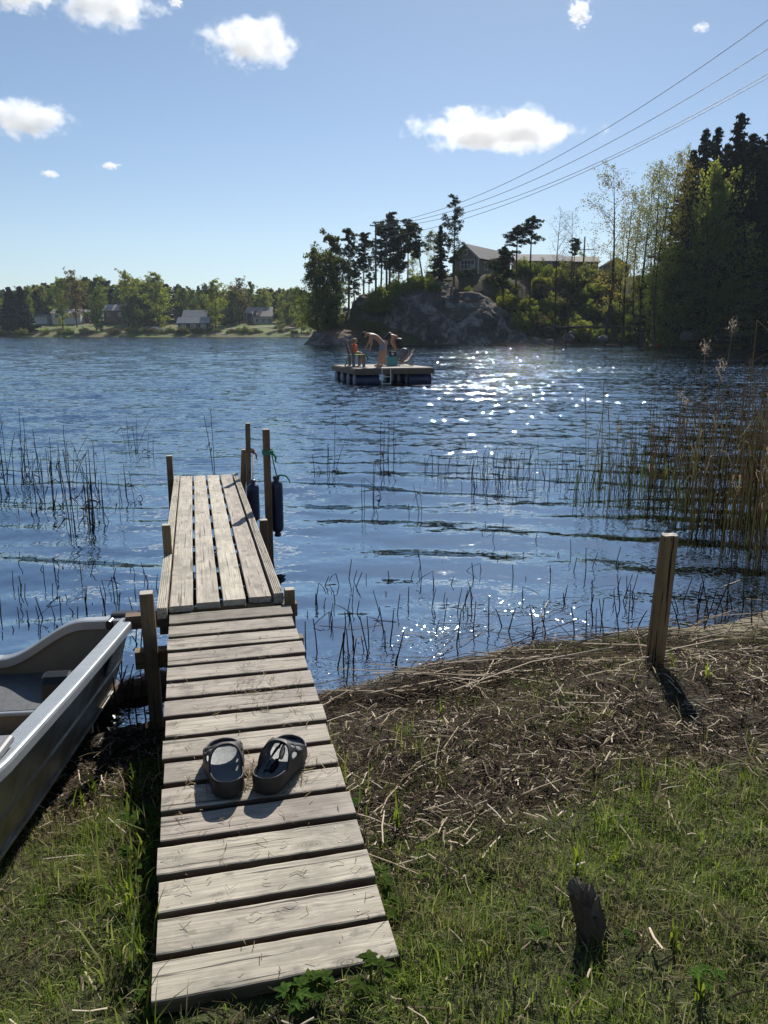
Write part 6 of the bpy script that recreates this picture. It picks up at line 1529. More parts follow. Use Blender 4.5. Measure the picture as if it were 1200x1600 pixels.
def stalk(mb, x, y, z0, h, r=0.004, lean=0.12, bent=0.0, mi=0, rnd_=rr_, seg=4, az=None):
    az = rnd_.uniform(0, 6.28) if az is None else az; ln = rnd_.uniform(0, lean)*h; pts = []
    for k in range(seg+1):
        t = k/seg; kx = rnd_.uniform(-1, 1)*0.006; pts.append(Vector((x + math.cos(az)*ln*t**1.5 + kx*t, y + math.sin(az)*ln*t**1.5, z0 + h*t)))
    if bent:
        a2 = rnd_.uniform(0, 6.28); L = h*bent; p = pts[-1]; pts += [p + Vector((math.cos(a2)*L*.6, math.sin(a2)*L*.6, -L*.35)), p + Vector((math.cos(a2)*L, math.sin(a2)*L, -L*.8))]
    mb.tube(pts, [r*(1-0.55*k/len(pts)) for k in range(len(pts))], 4, mi, False, False); return pts
# clumps standing in the water, left of the dock and out in the middle
def clump(px, ptop, pbase, n, label, grp, w_=0.12, green=0.0, mat=None):
    b = atZ(px, pbase, 0.0); top = atY(px, ptop, b.y).z; e = empty('reed_clump', (b.x, b.y, -0.25), 0, label, 'reeds', grp); mb = MB(); mg = MB()
    for k in range(n):
        h = (top + 0.25)*(rr_.uniform(0.45, 1.0) if k else 1.0); x = rr_.gauss(0, w_); y = rr_.gauss(0, w_*1.5)
        stalk(mb, x, y, 0, h, rr_.uniform(0.0035, 0.0065), 0.10 if rr_.random() < .8 else 0.5, rr_.choice([0, 0, 0, 0, .3]))
        if rr_.random() < 0.5:      # a hanging dead leaf
            z = h*rr_.uniform(.3, .8); a = rr_.uniform(0, 6.28); L = rr_.uniform(.1, .28)
            c0 = Vector((x, y, z)); d = Vector((math.cos(a), math.sin(a), 0)); mb.add([c0, c0 + d*L*.5 + Vector((0,0,.05)), c0 + d*L + Vector((0,0,-.08)), c0 + d*L*.5 + Vector((0,0,.035)) + Vector((-d.y, d.x, 0))*.012], [(0,1,2,3)])
    mb.build('stalks', mat or MS_DARK, e)
    return e
ORD = ['leftmost', 'second from the left', 'third from the left', 'fourth from the left', 'fifth from the left', 'sixth from the left', 'seventh from the left', 'eighth from the left', 'ninth from the left', 'tenth from the left', 'eleventh from the left', 'twelfth from the left', 'thirteenth from the left', 'rightmost']
LC = [(16, 640, 756, 9), (29, 650, 764, 8), (41, 668, 748, 5), (49, 752, 803, 7), (63, 675, 742, 6), (86, 682, 782, 10), (106, 662, 718, 6), (131, 690, 824, 9), (141, 702, 812, 8), (156, 690, 762, 6), (166, 745, 812, 4), (189, 728, 776, 5), (203, 653, 706, 7), (228, 680, 712, 3)]
for q, (px, pt, pb, n) in enumerate(LC): clump(px, pt, pb, n, ORD[q] + ' of the dead reed clumps in the water left of the dock', 'reed clumps left of the dock', 0.10)
clump(513, 650, 741, 6, 'thin leaning reed clump in open water right of the fenders', 'reed clumps in open water', 0.07)
clump(608, 655, 740, 6, 'thin reed clump in open water below the raft', 'reed clumps in open water', 0.07)
clump(338, 640, 742, 2, 'single thin bent stem beyond the far end of the dock', 'reed clumps in open water', 0.04)
for q, (px, pt, pb) in enumerate(((566, 745, 800), (583, 720, 778), (660, 758, 800))): clump(px, pt, pb, 2, ('short dark stem standing in the middle water, ' + ('leftmost of three', 'middle of three', 'rightmost of three')[q]), 'short stems in the middle water', 0.02)
# stubble: single cut stalks near the shore
protos = []
def stub_proto(k):
    mb = MB(); stalk(mb, 0, 0, -0.12, 0.34, 0.0052, 0.25, (0, 0, 0, 0, 0.4, 0)[k], seg=3); return mb
zones = [((0, 250), (885, 985), 62, 0.8, 'left'), ((150, 236), (1000, 1150), 22, 0.9, 'left'), ((465, 640), (900, 1075), 46, 0.8, 'right'), ((640, 1000), (850, 1010), 66, 0.8, 'right'), ((1040, 1190), (930, 985), 18, 0.9, 'right'), ((560, 900), (700, 850), 12, 0.8, 'right')]
used_p = {}
for (xr, yr, n, sc_, sd_) in zones:
    for q in range(n):
        p_ = atZ(rr_.uniform(*xr), rr_.uniform(*yr), 0.0)
        if float(yshore(p_.x)) - p_.y > 0.35: continue
        k = rr_.randrange(6)
        if k not in used_p: o = stub_proto(k).build('reed_stalk', MS_DARK); used_p[k] = o
        else: o = used_p[k].copy(); COL.objects.link(o)
        o.location = (p_.x, p_.y, max(-0.12, gzf(p_.x, p_.y)) + 0.05); o.rotation_euler = (rr_.uniform(-.2, .2), rr_.uniform(-.2, .2), rr_.uniform(0, 6.28)); o.scale = (1, 1, sc_*rr_.uniform(0.45, 1.35))
        tag(o, 'dark cut reed stalk standing in the shallows ' + ('left of the boardwalk' if sd_ == 'left' else 'right of the boardwalk'), 'reed stalk', 'cut reed stalks in the shallows ' + ('left' if sd_ == 'left' else 'right') + ' of the boardwalk')
# the reed bed on the right
def inpoly(px, py, poly):
    c = False; n = len(poly)
    for i in range(n):
        x0, y0 = poly[i]; x1, y1 = poly[(i+1) % n]
        if (y0 > py) != (y1 > py) and px < (x1-x0)*(py-y0)/(y1-y0) + x0: c = not c
    return c
poly = [(885, 772), (940, 735), (1040, 705), (1130, 680), (1330, 660), (1500, 900), (1260, 930), (1150, 890), (1110, 850), (1010, 800), (900, 795)]
bed = MB(); grn = MB(); tan = MB(); cnt = 0
while cnt < 1650:
    px = rr_.uniform(880, 1400); py = rr_.uniform(665, 925)
    if not inpoly(px, py, poly): continue
    if rr_.random() > 0.25 + 0.75*float(ss(885, 1010, px)) - 0.35*float(ss(1120, 1250, px)): continue
    p_ = atZ(px, py, 0.0); f = float(ss(900, 1180, px)); t = rr_.random(); cnt += 1
    if t < 0.27:
        h = rr_.uniform(0.25, 0.62)*(0.75 + 0.5*f); a = rr_.uniform(0, 6.28); ln = rr_.uniform(.1, .45)*h; w_ = rr_.uniform(.004, .008)
        c0 = p_; pr_ = Vector((-math.sin(a), math.cos(a), 0)); d = Vector((math.cos(a), math.sin(a), 0))
        vs = [c0 - pr_*w_, c0 + pr_*w_, c0 + d*ln*.35 + pr_*w_*.9 + Vector((0,0,h*.6)), c0 + d*ln*.35 - pr_*w_*.9 + Vector((0,0,h*.6)), c0 + d*ln + Vector((0,0,h))]
        grn.add(vs, [(0,1,2,3), (3,2,4)])
    elif t < 0.66:
        h = rr_.uniform(0.3, 0.95)*(0.6 + 0.6*f); stalk(bed, p_.x, p_.y, -0.1, h + .1, rr_.uniform(.0025, .0045), .35, rr_.choice([0, 0, 0, .3]), seg=3)
    else:
        h = rr_.uniform(0.7, 1.55)*(0.55 + 0.55*f); stalk(tan, p_.x, p_.y, -0.1, h + .1, rr_.uniform(.003, .005), .16, rr_.choice([0, 0, .2]), seg=4)
for mb_, nm, m, lb in ((bed, 'reed_thicket', MS_DARK, 'thicket of dark broken reed stalks in the water at the right'), (grn, 'reed_shoots', MS_GREEN, 'dense young green reed shoots in the water at the right'), (tan, 'tall_dry_reeds', MS_TAN, 'mass of thin tan dry reeds rising from the reed bed at the right')):
    o = mb_.build(nm, m); tag(o, lb, 'reeds', kind='stuff')
sh = MB()       # sparse patch of short shoots in mid water
for q in range(150):
    px = rr_.gauss(790, 70); py = 745 + rr_.gauss(0, 17) + (px-790)*0.06; p_ = atZ(px, py, 0.0); stalk(sh, p_.x, p_.y, -0.06, rr_.uniform(.12, .38), .0042, .3, 0, seg=2)
tag(sh.build('reed_shoots', MS_DARK), 'sparse patch of short reed shoots in the middle of the water', 'reeds', kind='stuff')
# tall reeds one can tell apart, some with plumes
def plume(mb, c, r, rnd_):
    for k in range(80):
        d = Vector((rnd_.gauss(0, .5), rnd_.gauss(0, .5), rnd_.gauss(.25, .45))); a = c + Vector((rnd_.gauss(0, r*.35), rnd_.gauss(0, r*.35), rnd_.gauss(0, r*.7)))
        d.normalize(); w_ = Vector((rnd_.gauss(0, 1), rnd_.gauss(0, 1), 0)).normalized()*.0035; L = rnd_.uniform(.02, .05)
        mb.add([a, a + d*L*.5 + w_, a + d*L, a + d*L*.5 - w_], [(0,1,2,3)])
tall = [(1073, 850, 545, 1), (1098, 840, 512, 1), (1092, 830, 572, 1), (1176, 870, 502, 1), (1182, 860, 520, 1), (1150, 850, 575, 0), (1120, 800, 590, 0), (1044, 790, 618, 1), (1055, 770, 630, 1), (1009, 760, 585, 0), (1147, 880, 500, 0), (1165, 890, 495, 0), (1190, 880, 545, 0), (1012, 770, 600, 0), (940, 775, 590, 0), (952, 780, 635, 0), (916, 765, 612, 0), (928, 770, 630, 0), (985, 770, 660, 0), (1078, 810, 640, 0), (1110, 845, 610, 0), (1135, 860, 640, 0), (1196, 830, 590, 1), (1085, 790, 600, 0), (1028, 785, 655, 0), (960, 770, 640, 0), (1060, 820, 655, 0), (1126, 880, 560, 0), (1185, 890, 470, 0)]
for q, (px, pb, pt, pl) in enumerate(tall):
    b = atZ(px + rr_.uniform(-6, 6), pb, 0.0); H = atY(px, pt, b.y).z; e = empty('tall_reed', (b.x, b.y, -0.15), 0, 'tall tan reed with a pale feathery plume in the reed bed' if pl else 'tall bare tan reed stalk standing out of the reed bed', 'reed', 'tall plumed reeds' if pl else 'tall bare reeds')
    mb = MB(); pts = stalk(mb, 0, 0, 0, H + .15, .0062, .07, 0 if pl else rr_.choice([0, 0, .15]), seg=5)
    for k in range(3):
        t = rr_.uniform(.25, .75); c0 = pts[0].lerp(pts[5], t); a = rr_.uniform(0, 6.28); d = Vector((math.cos(a), math.sin(a), 0)); L = rr_.uniform(.2, .4); w_ = Vector((-d.y, d.x, 0))*.008
        mb.add([c0, c0 + d*L*.3 + Vector((0,0,L*.5)) + w_, c0 + d*L*.6 + Vector((0,0,L*.55)), c0 + d*L*.3 + Vector((0,0,L*.5)) - w_], [(0,1,2,3)])
    mb.build('stalk', MS_TAN, e)
    if pl: mb = MB(); plume(mb, pts[5], .055, rr_); mb.build('plume', MS_PLUME, e)
# ------------------------------------------------------------------ litter, grass
rs = np.random.RandomState(77)
def avoid(x, y):       # under the boardwalk
    u = (x+0.58)*-math.sin(R(13.7)) + (y-1.64)*math.cos(R(13.7)); v = (x+0.58)*math.cos(R(13.7)) + (y-1.64)*math.sin(R(13.7))
    return (v > 0.0) & (v < 0.64) & (u > -0.02) & (u < 2.5)
def straw(n, xr, yr, lr, wr, dens, tilt=0.18, lift=0.02, az0=None):
    x = rs.uniform(*xr, n); y = rs.uniform(*yr, n); keep = rs.rand(n) < dens(x, y); x, y = x[keep], y[keep]; n = len(x)
    L = np.exp(rs.uniform(math.log(lr[0]), math.log(lr[1]), n)); w_ = rs.uniform(*wr, n); a = rs.uniform(0, 6.283, n) if az0 is None else rs.normal(az0, .45, n)
    z = np.maximum(gz(x, y), 0.0) + rs.exponential(lift, n) + .003; dzv = rs.normal(0, tilt, n)*L; dx, dy = np.cos(a)*L/2, np.sin(a)*L/2; nx, ny = -np.sin(a)*w_/2, np.cos(a)*w_/2
    bend = rs.normal(0, .12, n)*L; hz = w_*0.4
    mx_, my_ = x + nx/w_*bend, y + ny/w_*bend
    V = []
    for (cx, cy, cz) in ((x-dx, y-dy, z-dzv/2), (mx_, my_, z + L*.02), (x+dx, y+dy, z+dzv/2)):
        V += [np.stack([cx-nx, cy-ny, cz], 1), np.stack([cx, cy, cz+hz], 1), np.stack([cx+nx, cy+ny, cz], 1)]
    V = np.stack(V, 1).reshape(-1, 3); b = np.arange(n)[:, None, None]*9
    f = np.array([[0, 3, 4, 1], [1, 4, 5, 2], [3, 6, 7, 4], [4, 7, 8, 5]])[None]; return V, (b + f).reshape(-1, 4)
def dsh(x, y): return yshore(x) - y
s = N('dead_reed_litter'); r = s.island(); c = s.ramp(r, [(0.0, (0.010, 0.007, 0.004)), (0.55, (0.042, 0.029, 0.018)), (0.78, (0.16, 0.12, 0.078)), (0.90, (0.46, 0.375, 0.26)), (1.0, (0.66, 0.56, 0.43))])
M_LITTER = s.surf(s.pbsdf(c, 0.9, 0, None, 0.08))
def litdens(x, y):
    d = dsh(x, y); g = np.where(x < -0.2, 0.8, 1.85); m = ss(-0.12, 0.06, d)*(1 - 0.8*ss(1.9, 2.3, x)*ss(.45, .2, d))*(1 - 0.80*ss(g-0.2, g+0.5, d)); return m*(0.45 + 0.55*ss(.35, .6, fbm(x*3, y*3, 3, 4)))*(~avoid(x, y))
V1, F1 = straw(52000, (-1.5, 3.2), (1.2, 5.4), (0.02, 0.11), (0.0022, 0.0065), litdens, .2, .012)
V2, F2 = straw(3600, (-1.4, 3.2), (2.2, 5.4), (0.10, 0.26), (0.003, 0.006), lambda x, y: litdens(x, y)*ss(0.0, .3, dsh(x, y)+.1), .12, .022)
V3a, F3 = straw(900, (-0.2, 3.0), (3.9, 5.2), (0.3, 1.1), (0.005, 0.010), lambda x, y: np.exp(-((dsh(x, y)-.35)/.30)**2), .06, .03, 0.35)
tag(link('reed_litter', mesh_np('reed_litter', np.concatenate([V1, V2, V3a]), np.concatenate([F1, F2+len(V1), F3+len(V1)+len(V2)]), [M_LITTER])), 'dead brown reed straw washed up and matted over the bank', 'straw', kind='stuff')
# floating straw at the edge
V4, F4 = straw(700, (-2.2, 3.0), (3.6, 6.2), (0.08, 0.6), (0.003, 0.008), lambda x, y: np.exp(-((dsh(x, y)+.35)/.45)**2)*(dsh(x, y) < -.02)*.7, .01, .002, 0.1)
V4[:, 2] += 0.004
tag(link('floating_straw', mesh_np('floating_straw', V4, F4, [M_LITTER])), 'thin reed straws floating in the shallow water along the bank', 'straw', kind='stuff')
def blades(n, xr, yr, hr, wr, dens, leanv=0.6, curl=0.5):
    x = rs.uniform(*xr, n); y = rs.uniform(*yr, n); keep = rs.rand(n) < dens(x, y); x, y = x[keep], y[keep]; n = len(x)
    h = rs.uniform(*hr, n)*(0.6 + 0.8*fbm(x*4, y*4, 2, 15)); w_ = rs.uniform(*wr, n); a = rs.uniform(0, 6.283, n); l = rs.rand(n)*leanv*h; fa = a + rs.normal(1.57, .5, n)
    z = gz(x, y) - .004; V = []
    for k, (t, ww) in enumerate(((0, 1.0), (.4, .95), (.75, .62))):
        cx = x + np.cos(a)*l*t**1.8; cy = y + np.sin(a)*l*t**1.8; cz = z + h*(t - curl*.35*t*t*(l/h)); V += [np.stack([cx-np.cos(fa)*w_*ww/2, cy-np.sin(fa)*w_*ww/2, cz], 1), np.stack([cx+np.cos(fa)*w_*ww/2, cy+np.sin(fa)*w_*ww/2, cz], 1)]
    V.append(np.stack([x + np.cos(a)*l*1.12, y + np.sin(a)*l*1.12, z + h*(1 - curl*.45*(l/h))], 1))
    V = np.stack(V, 1).reshape(-1, 3); b = np.arange(n)*7; q = np.concatenate([np.stack([b, b+1, b+3, b+2], 1), np.stack([b+2, b+3, b+5, b+4], 1)]); t_ = np.stack([b+4, b+5, b+6], 1); return V, q, t_
s = N('grass_blade'); r = s.island(); p = s.pos(); nz = s.noise(p, 3.2, 4, 0.6)
g_ = s.ramp(r, [(0.0, (0.055, 0.10, 0.014)), (0.45, (0.15, 0.24, 0.034)), (0.78, (0.34, 0.41, 0.075)), (1.0, (0.58, 0.60, 0.20))]); dry = s.ramp(r, [(0.0, (0.09, 0.08, 0.035)), (0.6, (0.22, 0.185, 0.09)), (1.0, (0.45, 0.37, 0.22))])
dm = s.ramp(s.math('ADD', nz, s.math('MULTIPLY', s.math('SUBTRACT', r, 0.5), 0.30)), [(0.47, 0), (0.63, 1)])
c = s.mix(dm, g_, dry)
df = s.pbsdf(c, 0.6, 0, None, 0.22); tl = s.t.nodes.new('ShaderNodeBsdfTranslucent'); s.t.links.new(s.mix(0.5, c, (0.20, 0.26, 0.03)), tl.inputs[0]); mx = s.t.nodes.new('ShaderNodeMixShader'); mx.inputs[0].default_value = .48; s.t.links.new(df.outputs[0], mx.inputs[1]); s.t.links.new(tl.outputs[0], mx.inputs[2]); M_GRASS = s.surf(mx)
def gdens(x, y):
    d = dsh(x, y); g = np.where(x < -0.2, 0.85, 1.9); m = ss(g-0.35, g+0.45, d)*(0.35 + 0.65*ss(.36, .56, fbm(x*2.2, y*2.2, 4, 9)))
    m = np.maximum(m, (0.03 + 0.22*ss(.58, .68, fbm(x*1.6, y*1.6, 4, 41)))*ss(.1, .3, d)); m = np.maximum(m, 0.9*np.exp(-((d-.28)/.22)**2)*ss(.5, 1.4, x)*ss(.42, .55, fbm(x*4, y*4, 3, 19)))
    return m*(~avoid(x, y))
def tuftd(x, y): return (ss(.60, .70, fbm(x*5, y*5, 3, 30))*.8 + .06)*gdens(x, y)
def edged(x, y):      # long grass along the boardwalk's left edge
    v = (x+0.58)*math.cos(R(13.7)) + (y-1.64)*math.sin(R(13.7)); d = dsh(x, y)
    return (np.exp(-((v+.07)/.08)**2)*.8 + np.exp(-((v-.72)/.06)**2)*.35)*ss(.5, 1.0, d)*(~avoid(x, y))
B1 = blades(330000, (-2.2, 2.6), (0.75, 5.2), (.016, .055), (.0014, .0036), gdens, 1.4); B2 = blades(60000, (-2.2, 2.6), (0.75, 5.2), (.05, .13), (.0022, .0048), tuftd, .8); B3 = blades(9000, (-1.8, 1.2), (1.0, 4.0), (.06, .20), (.0035, .0075), edged, .9)
Vg = []; Qg = []; Tg = []; o_ = 0
for (V, q, t_) in (B1, B2, B3): Vg.append(V); Qg.append(q + o_); Tg.append(t_ + o_); o_ += len(V)
tag(link('grass', mesh_np('grass', np.concatenate(Vg), [np.concatenate(Qg), np.concatenate(Tg)], [M_GRASS])), 'short patchy spring grass mixed with dry blades on the bank', 'grass', kind='stuff')
V5, F5 = straw(9000, (-2.2, 2.6), (0.75, 3.6), (0.015, 0.07), (.0012, .003), lambda x, y: gdens(x, y)*.8, .35, .012)
s = N('dry_clippings'); r = s.island(); M_CLIP = s.surf(s.pbsdf(s.ramp(r, [(0, (.06, .045, .025)), (.6, (.20, .155, .085)), (1, (.42, .34, .21))]), .9, 0, None, .1))
tag(link('dry_clippings', mesh_np('dry_clippings', V5, F5, [M_CLIP])), 'dry grass clippings lying between the green blades', 'clippings', kind='stuff')
# long green blades in tufts, each a thing
def tuft(px, py, n, h, label, w_=.008, lean=.6):
    p_ = atZ(px, py, 0.2); p_ = atZ(px, py, gzf(p_.x, p_.y)); p_ = atZ(px, py, gzf(p_.x, p_.y)); mb = MB()
    for k in range(n):
        a = rr_.uniform(0, 6.28); x = rr_.gauss(0, .012); y = rr_.gauss(0, .012); hh = h*rr_.uniform(.45, 1); l = hh*rr_.uniform(.1, lean); pr_ = Vector((-math.sin(a), math.cos(a), 0))*w_/2; d = Vector((math.cos(a), math.sin(a), 0)); c0 = Vector((x, y, -.01)); vs = []
        for t, q in ((0, .8), (.3, 1), (.65, .8), (.9, .35)): c1 = c0 + d*l*t*t + Vector((0, 0, hh*(t - .18*t*t))); vs += [c1 - pr_*q, c1 + pr_*q]
        vs.append(c0 + d*l*1.15 + Vector((0, 0, hh*.8))); mb.add(vs, [(0,1,3,2), (2,3,5,4), (4,5,7,6), (6,7,8)])
    o = mb.build('grass_tuft', MS_LUSH, None, p_); return tag(o, label, 'grass tuft', 'tufts of broad young reed grass')
MS_LUSH = leafmat('lush_blade', (0.055, 0.085, 0.014), (0.16, 0.22, 0.035), 0.45)
TF = [(690, 760+60, 0), ]
for (px, py, n, h, lb) in ((530, 1225, 6, .20, 'green blade tuft beside the right edge of the boardwalk level with the clogs'), (622, 1290, 8, .22, 'upright broad blade tuft in the litter right of the boardwalk'), (690, 1115, 5, .12, 'small tuft in the litter between the boardwalk and the mooring post'), (1048, 1045, 7, .18, 'bright tuft at the right foot of the mooring post'), (1105, 1060, 6, .15, 'tuft a step right of the mooring post'), (1010, 1240, 7, .17, 'pale tuft in the shadow line of the mooring post'), (1155, 1225, 5, .12, 'tuft near the right edge amid the dark litter'), (905, 1150, 6, .15, 'tuft in the litter left of the post shadow'), (870, 1100, 5, .10, 'small tuft left of the mooring post'), (150, 1240, 7, .16, 'tuft in the litter between the boat and the boardwalk'), (125, 1260, 5, .15, 'tuft close to the boat side'), (215, 1250, 8, .24, 'long arching tuft at the left edge of the boardwalk by the clogs'), (228, 1330, 8, .2, 'long tuft at the left boardwalk edge below the arching one'), (205, 1420, 9, .2, 'dense tuft left of the second nearest planks'), (220, 1500, 9, .17, 'dense tuft left of the nearest plank'), (905, 1365, 6, .22, 'tall blades standing beside the dark stump'), (960, 1350, 5, .2, 'thin tall blades behind the dark stump'), (1050, 1480, 8, .12, 'tuft in the lawn right of the stump'), (760, 1500, 8, .12, 'tuft in the lawn left of the stump'), (690, 1130, 4, .1, 'tiny tuft in the brown litter'), (1090, 1560, 8, .12, 'tuft near the lower right corner'), (640, 1545, 7, .12, 'tuft right of the nearest plank')):
    tuft(px, py, n, h, lb)
# broad-leaved weeds
def leafblade(mb, c, d, up, L, W_, ser=5):
    d = Vector(d).normalized(); sd_ = d.cross(Vector(up)).normalized(); nn = sd_.cross(d).normalized(); L_, R_, M_ = [], [], []
    for k in range(ser*2+1):
        t = k/(ser*2); w_ = W_*math.sin(math.pi*min(1, t**.75))**.8*.5*(1.0 if k % 2 else .84); mid = c + d*L*t - nn*L*.18*t*t
        M_.append(mid); L_.append(mid + sd_*w_ + nn*w_*.25); R_.append(mid - sd_*w_ + nn*w_*.25)
    n = len(M_); vs = M_ + L_ + R_; mb.add(vs, [(k, k+1, n+k+1, n+k) for k in range(n-1)] + [(k+1, k, 2*n+k, 2*n+k+1) for k in range(n-1)])
def weed(px, py, nst, size, label, z=None):
    p_ = atZ(px, py, 0.25); p_ = atZ(px, py, gzf(p_.x, p_.y)); e = empty('weed', p_, 0, label, 'plant', 'broad leaved weeds by the boardwalk'); ms = MB(); ml = MB()
    for k in range(nst + 3):
        a = rr_.uniform(0, 6.28); size_ = size*.62; h = size_*rr_.uniform(.6, 1.2); l = size_*rr_.uniform(.3, .9); t = Vector((math.cos(a)*l, math.sin(a)*l, h)); ms.tube([(0,0,-.01), (t.x*.3, t.y*.3, h*.6), t], [.0022, .0016, .001], 5)
        for j, da in enumerate((0, 1.15, -1.15) if k % 2 else (0, 1.0, -1.0, 2.0, -2.0)):
            leafblade(ml, t, (math.cos(a+da), math.sin(a+da), rr_.uniform(-.1, .25)), (0, 0, 1), size_*rr_.uniform(.45, .7)*(1 if j < 3 else .7), size_*rr_.uniform(.26, .38))
    ms.build('stem', MS_LUSH, e); ml.build('leaves', MS_WEED, e)
MS_WEED = leafmat('weed_leaf', (0.030, 0.060, 0.014), (0.085, 0.135, 0.03), 0.35)
for (px, py, n, sz_, lb) in ((225, 1215, 5, .10, 'serrated leafy weed at the left edge of the boardwalk above the others'), (228, 1300, 7, .11, 'bushy serrated weed pushing over the left boardwalk edge'), (232, 1390, 5, .09, 'low weed at the left boardwalk edge by the third nearest plank'), (215, 1350, 6, .09, 'dark green weed a hand away from the left boardwalk edge'), (548, 1262, 3, .07, 'two leaved seedling beside the right boardwalk edge'), (590, 1395, 6, .09, 'leafy weed at the right boardwalk edge, upper one'), (612, 1440, 6, .08, 'leafy weed at the right boardwalk edge, lower one'), (500, 1560, 6, .08, 'young weed in front of the nearest plank, middle'), (455, 1575, 5, .08, 'star shaped young weed in front of the nearest plank, left'), (580, 1545, 5, .09, 'pale weed in front of the right corner of the nearest plank'), (840, 1470, 4, .05, 'weed with pointed leaves left of the stump'), (900, 1550, 4, .05, 'weed in the shade in front of the stump'), (1110, 1545, 4, .07, 'broad leaved weed near the lower right corner'), (990, 1470, 3, .045, 'small weed right of the stump'), (240, 1575, 5, .08, 'weed at the left corner of the nearest plank')):
    weed(px, py, n, sz_, lb)
# dry grass scraps on the boards
def deckstraw(n, f):
    V = []; F = []
    for q in range(n):
        u, v, L = f(); a = rs.uniform(0, 6.28); c = Vector((v, u, 0)); zt = 0.06 + 0.18*u/2.36 + .0035; w_ = .0007 + .0007*rs.rand(); b = rs.normal(0, .25)*L
        pts = [(c.x-math.cos(a)*L/2, c.y-math.sin(a)*L/2), (c.x - math.sin(a)*b, c.y+math.cos(a)*b), (c.x+math.cos(a)*L/2, c.y+math.sin(a)*L/2)]; hs_ = [0, rs.rand()*.012, rs.rand()*.006]
        base = len(V)
        for (x, y), h_ in zip(pts, hs_):
            for sg in (-1, 1): V.append(tuple(frame_to_world(bw, (x - math.sin(a)*w_*sg, y + math.cos(a)*w_*sg, 0.06 + 0.18*y/2.36 + .004 + h_))))
        F += [(base, base+1, base+3, base+2), (base+2, base+3, base+5, base+4)]
    return np.array(V), np.array(F)
def fsc():
    k = rs.rand()
    if k < .42: return (rs.normal(.86, .05), rs.normal(.36, .10), rs.uniform(.02, .12))
    if k < .60: return (rs.normal(1.45, .09), rs.normal(.42, .12), rs.uniform(.01, .06))
    return (rs.uniform(.02, 2.2), rs.uniform(.02, .62), rs.uniform(.008, .05))
V6, F6 = deckstraw(520, fsc)
tag(link('dry_grass_scraps', mesh_np('dry_grass_scraps', V6, F6, [M_CLIP])), 'wisps of dry grass scattered over the boardwalk planks', 'grass scraps', kind='stuff')
# driftwood log between the boat and the dock post
a_ = atZ(140, 1100, 0.03); b_ = atZ(243, 1066, 0.03); lg_ = empty('driftwood_log', ((a_+b_)/2), math.atan2(b_.y-a_.y, b_.x-a_.x), 'dark waterlogged log lying in the shallows between the boat and the dock post', 'log')
mb = MB(); Lg = (b_-a_).length/2 + .12; mb.tube([(-Lg + 2*Lg*k/12, .012*math.sin(k*1.3), .010*math.sin(k*.9)) for k in range(13)], [.055 + .009*math.sin(k*2.1) for k in range(13)], 12); mb.build('log_body', M_BARK, lg_)
V7 = []; F7 = []
for q in range(260):
    x = rr_.uniform(-Lg, Lg); y = rr_.gauss(0, .03); z = .05 + rr_.uniform(0, .012); a = rr_.uniform(-.6, .6); L = rr_.uniform(.01, .06); b0 = len(V7); w_ = .002
    for sg in (-1, 1): V7 += [(x-math.cos(a)*L, y-math.sin(a)*L + w_*sg, z), (x+math.cos(a)*L, y+math.sin(a)*L + w_*sg, z+.004)]
    F7.append((b0, b0+1, b0+3, b0+2))
link('bark_flakes', mesh_np('bark_flakes', V7, np.array(F7), [simple('rust_flakes', (.16, .075, .04), .8, var=.6, scale=80)]), lg_)
# pebbles
for q in range(40):
    px = rr_.uniform(1000, 1200) if q % 2 else rr_.uniform(560, 1200); py = rr_.uniform(1010, 1290); p_ = atZ(px, py, .15); g0 = gzf(p_.x, p_.y); p_ = atZ(px, py, g0); r0 = rr_.uniform(.008, .022)
    if float(yshore(p_.x)) - p_.y < .1: continue
    rock('pebble', (p_.x, p_.y, gzf(p_.x, p_.y) + r0*.35), (r0, r0*.8, r0*.6), 'grey pebble lying in the reed litter on the bank', 60+q, subd=2, group='pebbles on the bank', mat=M_BOULDER, cat='pebble')
# ------------------------------------------------------------------ thin spring haze over the lake
import bmesh as _bm
bm = _bm.new(); _bm.ops.create_cube(bm, size=1.0)
for v in bm.verts: v.co = Vector((v.co.x*900, 300 + v.co.y*700, 26 + v.co.z*64))
me = bpy.data.meshes.new('haze'); bm.to_mesh(me); bm.free()
s = N('thin_haze'); vp = s.t.nodes.new('ShaderNodeVolumePrincipled'); s.set(vp, 'Color', (0.75, 0.85, 1.0)); s.set(vp, 'Density', 0.00014); s.set(vp, 'Anisotropy', 0.2)
s.t.links.new(vp.outputs[0], s.out.inputs['Volume']); me.materials.append(s.m); tag(link('haze', me), kind='stuff', label='thin bluish haze over the lake and the far shores')
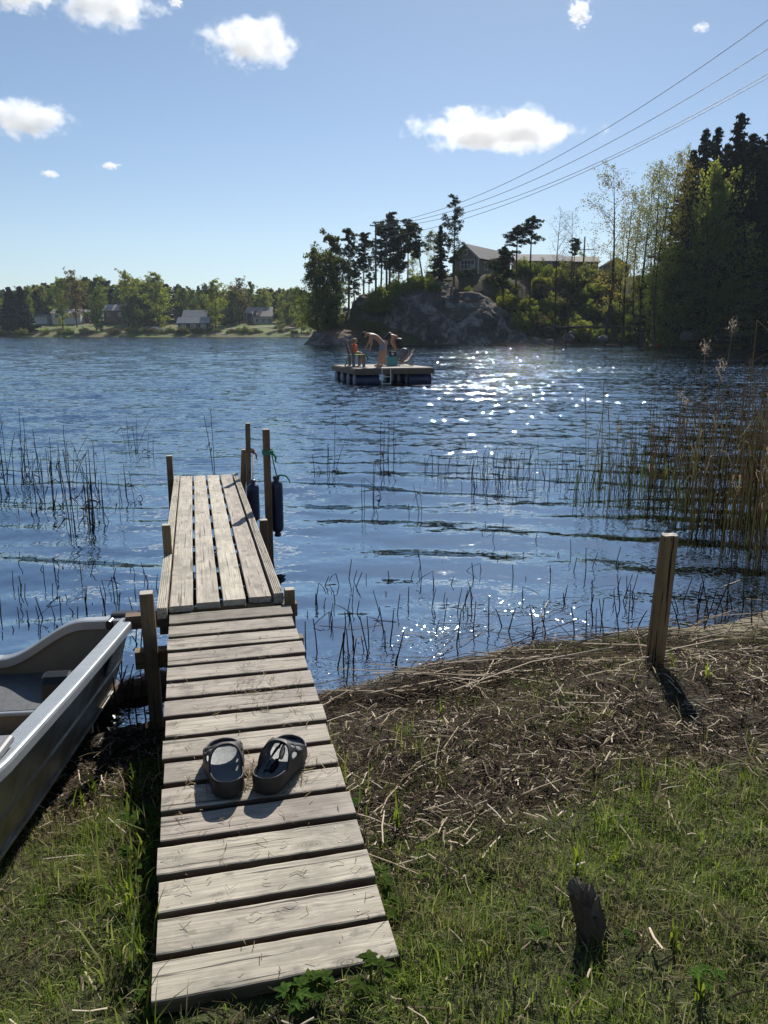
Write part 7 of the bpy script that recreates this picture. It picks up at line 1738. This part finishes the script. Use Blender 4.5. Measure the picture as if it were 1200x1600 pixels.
# ------------------------------------------------------------------ clouds
def cloud(px, py, wpx, hpx, seed, label, D=2200.0, dens=1.0, flat=0.0, wisp=0.0):
    c = atY(px, py, D); W_ = wpx*.9/FPX*D/2; H_ = hpx*.88/FPX*D/2; T_ = W_*0.7
    import bmesh
    bm = bmesh.new(); bmesh.ops.create_icosphere(bm, subdivisions=3, radius=1.0); me = bpy.data.meshes.new('cloud')
    for v in bm.verts: v.co = Vector((v.co.x*W_*1.25, v.co.y*T_*1.25, v.co.z*H_*1.3))
    bm.to_mesh(me); bm.free()
    s = N('cloud_vapour_%d' % seed); o = s.coord()
    q = s.mapv(o, (1/W_, 1/T_, 1/H_)); ln = s.t.nodes.new('ShaderNodeVectorMath'); ln.operation = 'LENGTH'; s.t.links.new(q, ln.inputs[0]); r = ln.outputs['Value']
    n1 = s.noise(s.mapv(o, (1.0, 1.0, 1.3), (seed*131.0, seed*57.0, 0)), 2.6/W_, 9, 0.66); n2 = s.noise(o, 22.0/W_, 4, 0.6)
    f = s.math('SUBTRACT', s.math('MULTIPLY_ADD', s.math('SUBTRACT', n1, 0.5), 2.5 + wisp, 0.72), s.math('MULTIPLY', r, 0.95)); f = s.math('ADD', f, s.math('MULTIPLY', s.math('SUBTRACT', n2, .5), .30))
    f = s.math('MULTIPLY', f, 2.6, clamp=True); 
    vs_ = s.t.nodes.new('ShaderNodeVolumePrincipled'); s.set(vs_, 'Color', (1, 1, 1)); s.set(vs_, 'Density', s.math('MULTIPLY', f, dens*3.4/W_)); s.set(vs_, 'Anisotropy', 0.35)
    s.t.links.new(vs_.outputs[0], s.out.inputs['Volume']); me.materials.append(s.m)
    o_ = link('cloud', me, None, c); tag(o_, label, 'cloud', 'small fair weather clouds')
    return o_
cloud(395, 66, 180, 78, 1, 'bright puffy cloud high in the left half of the sky')
cloud(775, 207, 330, 54, 2, 'long flat cloud with a grey centre above the peninsula', dens=2.2)
cloud(35, 186, 175, 66, 3, 'ragged cloud cut by the left edge of the picture')
cloud(165, 8, 190, 68, 4, 'white cloud cut by the top edge at the left')
cloud(30, -8, 130, 50, 5, 'cloud fragment in the top left corner')
cloud(906, 20, 44, 50, 6, 'small wispy puff at the top edge right of centre', dens=.8, wisp=.2)
cloud(1096, 43, 34, 18, 7, 'faintest tiny wisp near the top right', dens=.3, wisp=.2)
cloud(172, 259, 36, 14, 8, 'tiny white cloudlet below the ragged cloud, the right one', dens=.8)
cloud(78, 272, 36, 14, 9, 'tiny white cloudlet below the ragged cloud, the left one', dens=.6)
cloud(275, 4, 26, 20, 10, 'tiny puff touching the top edge between the two big left clouds', dens=.7)
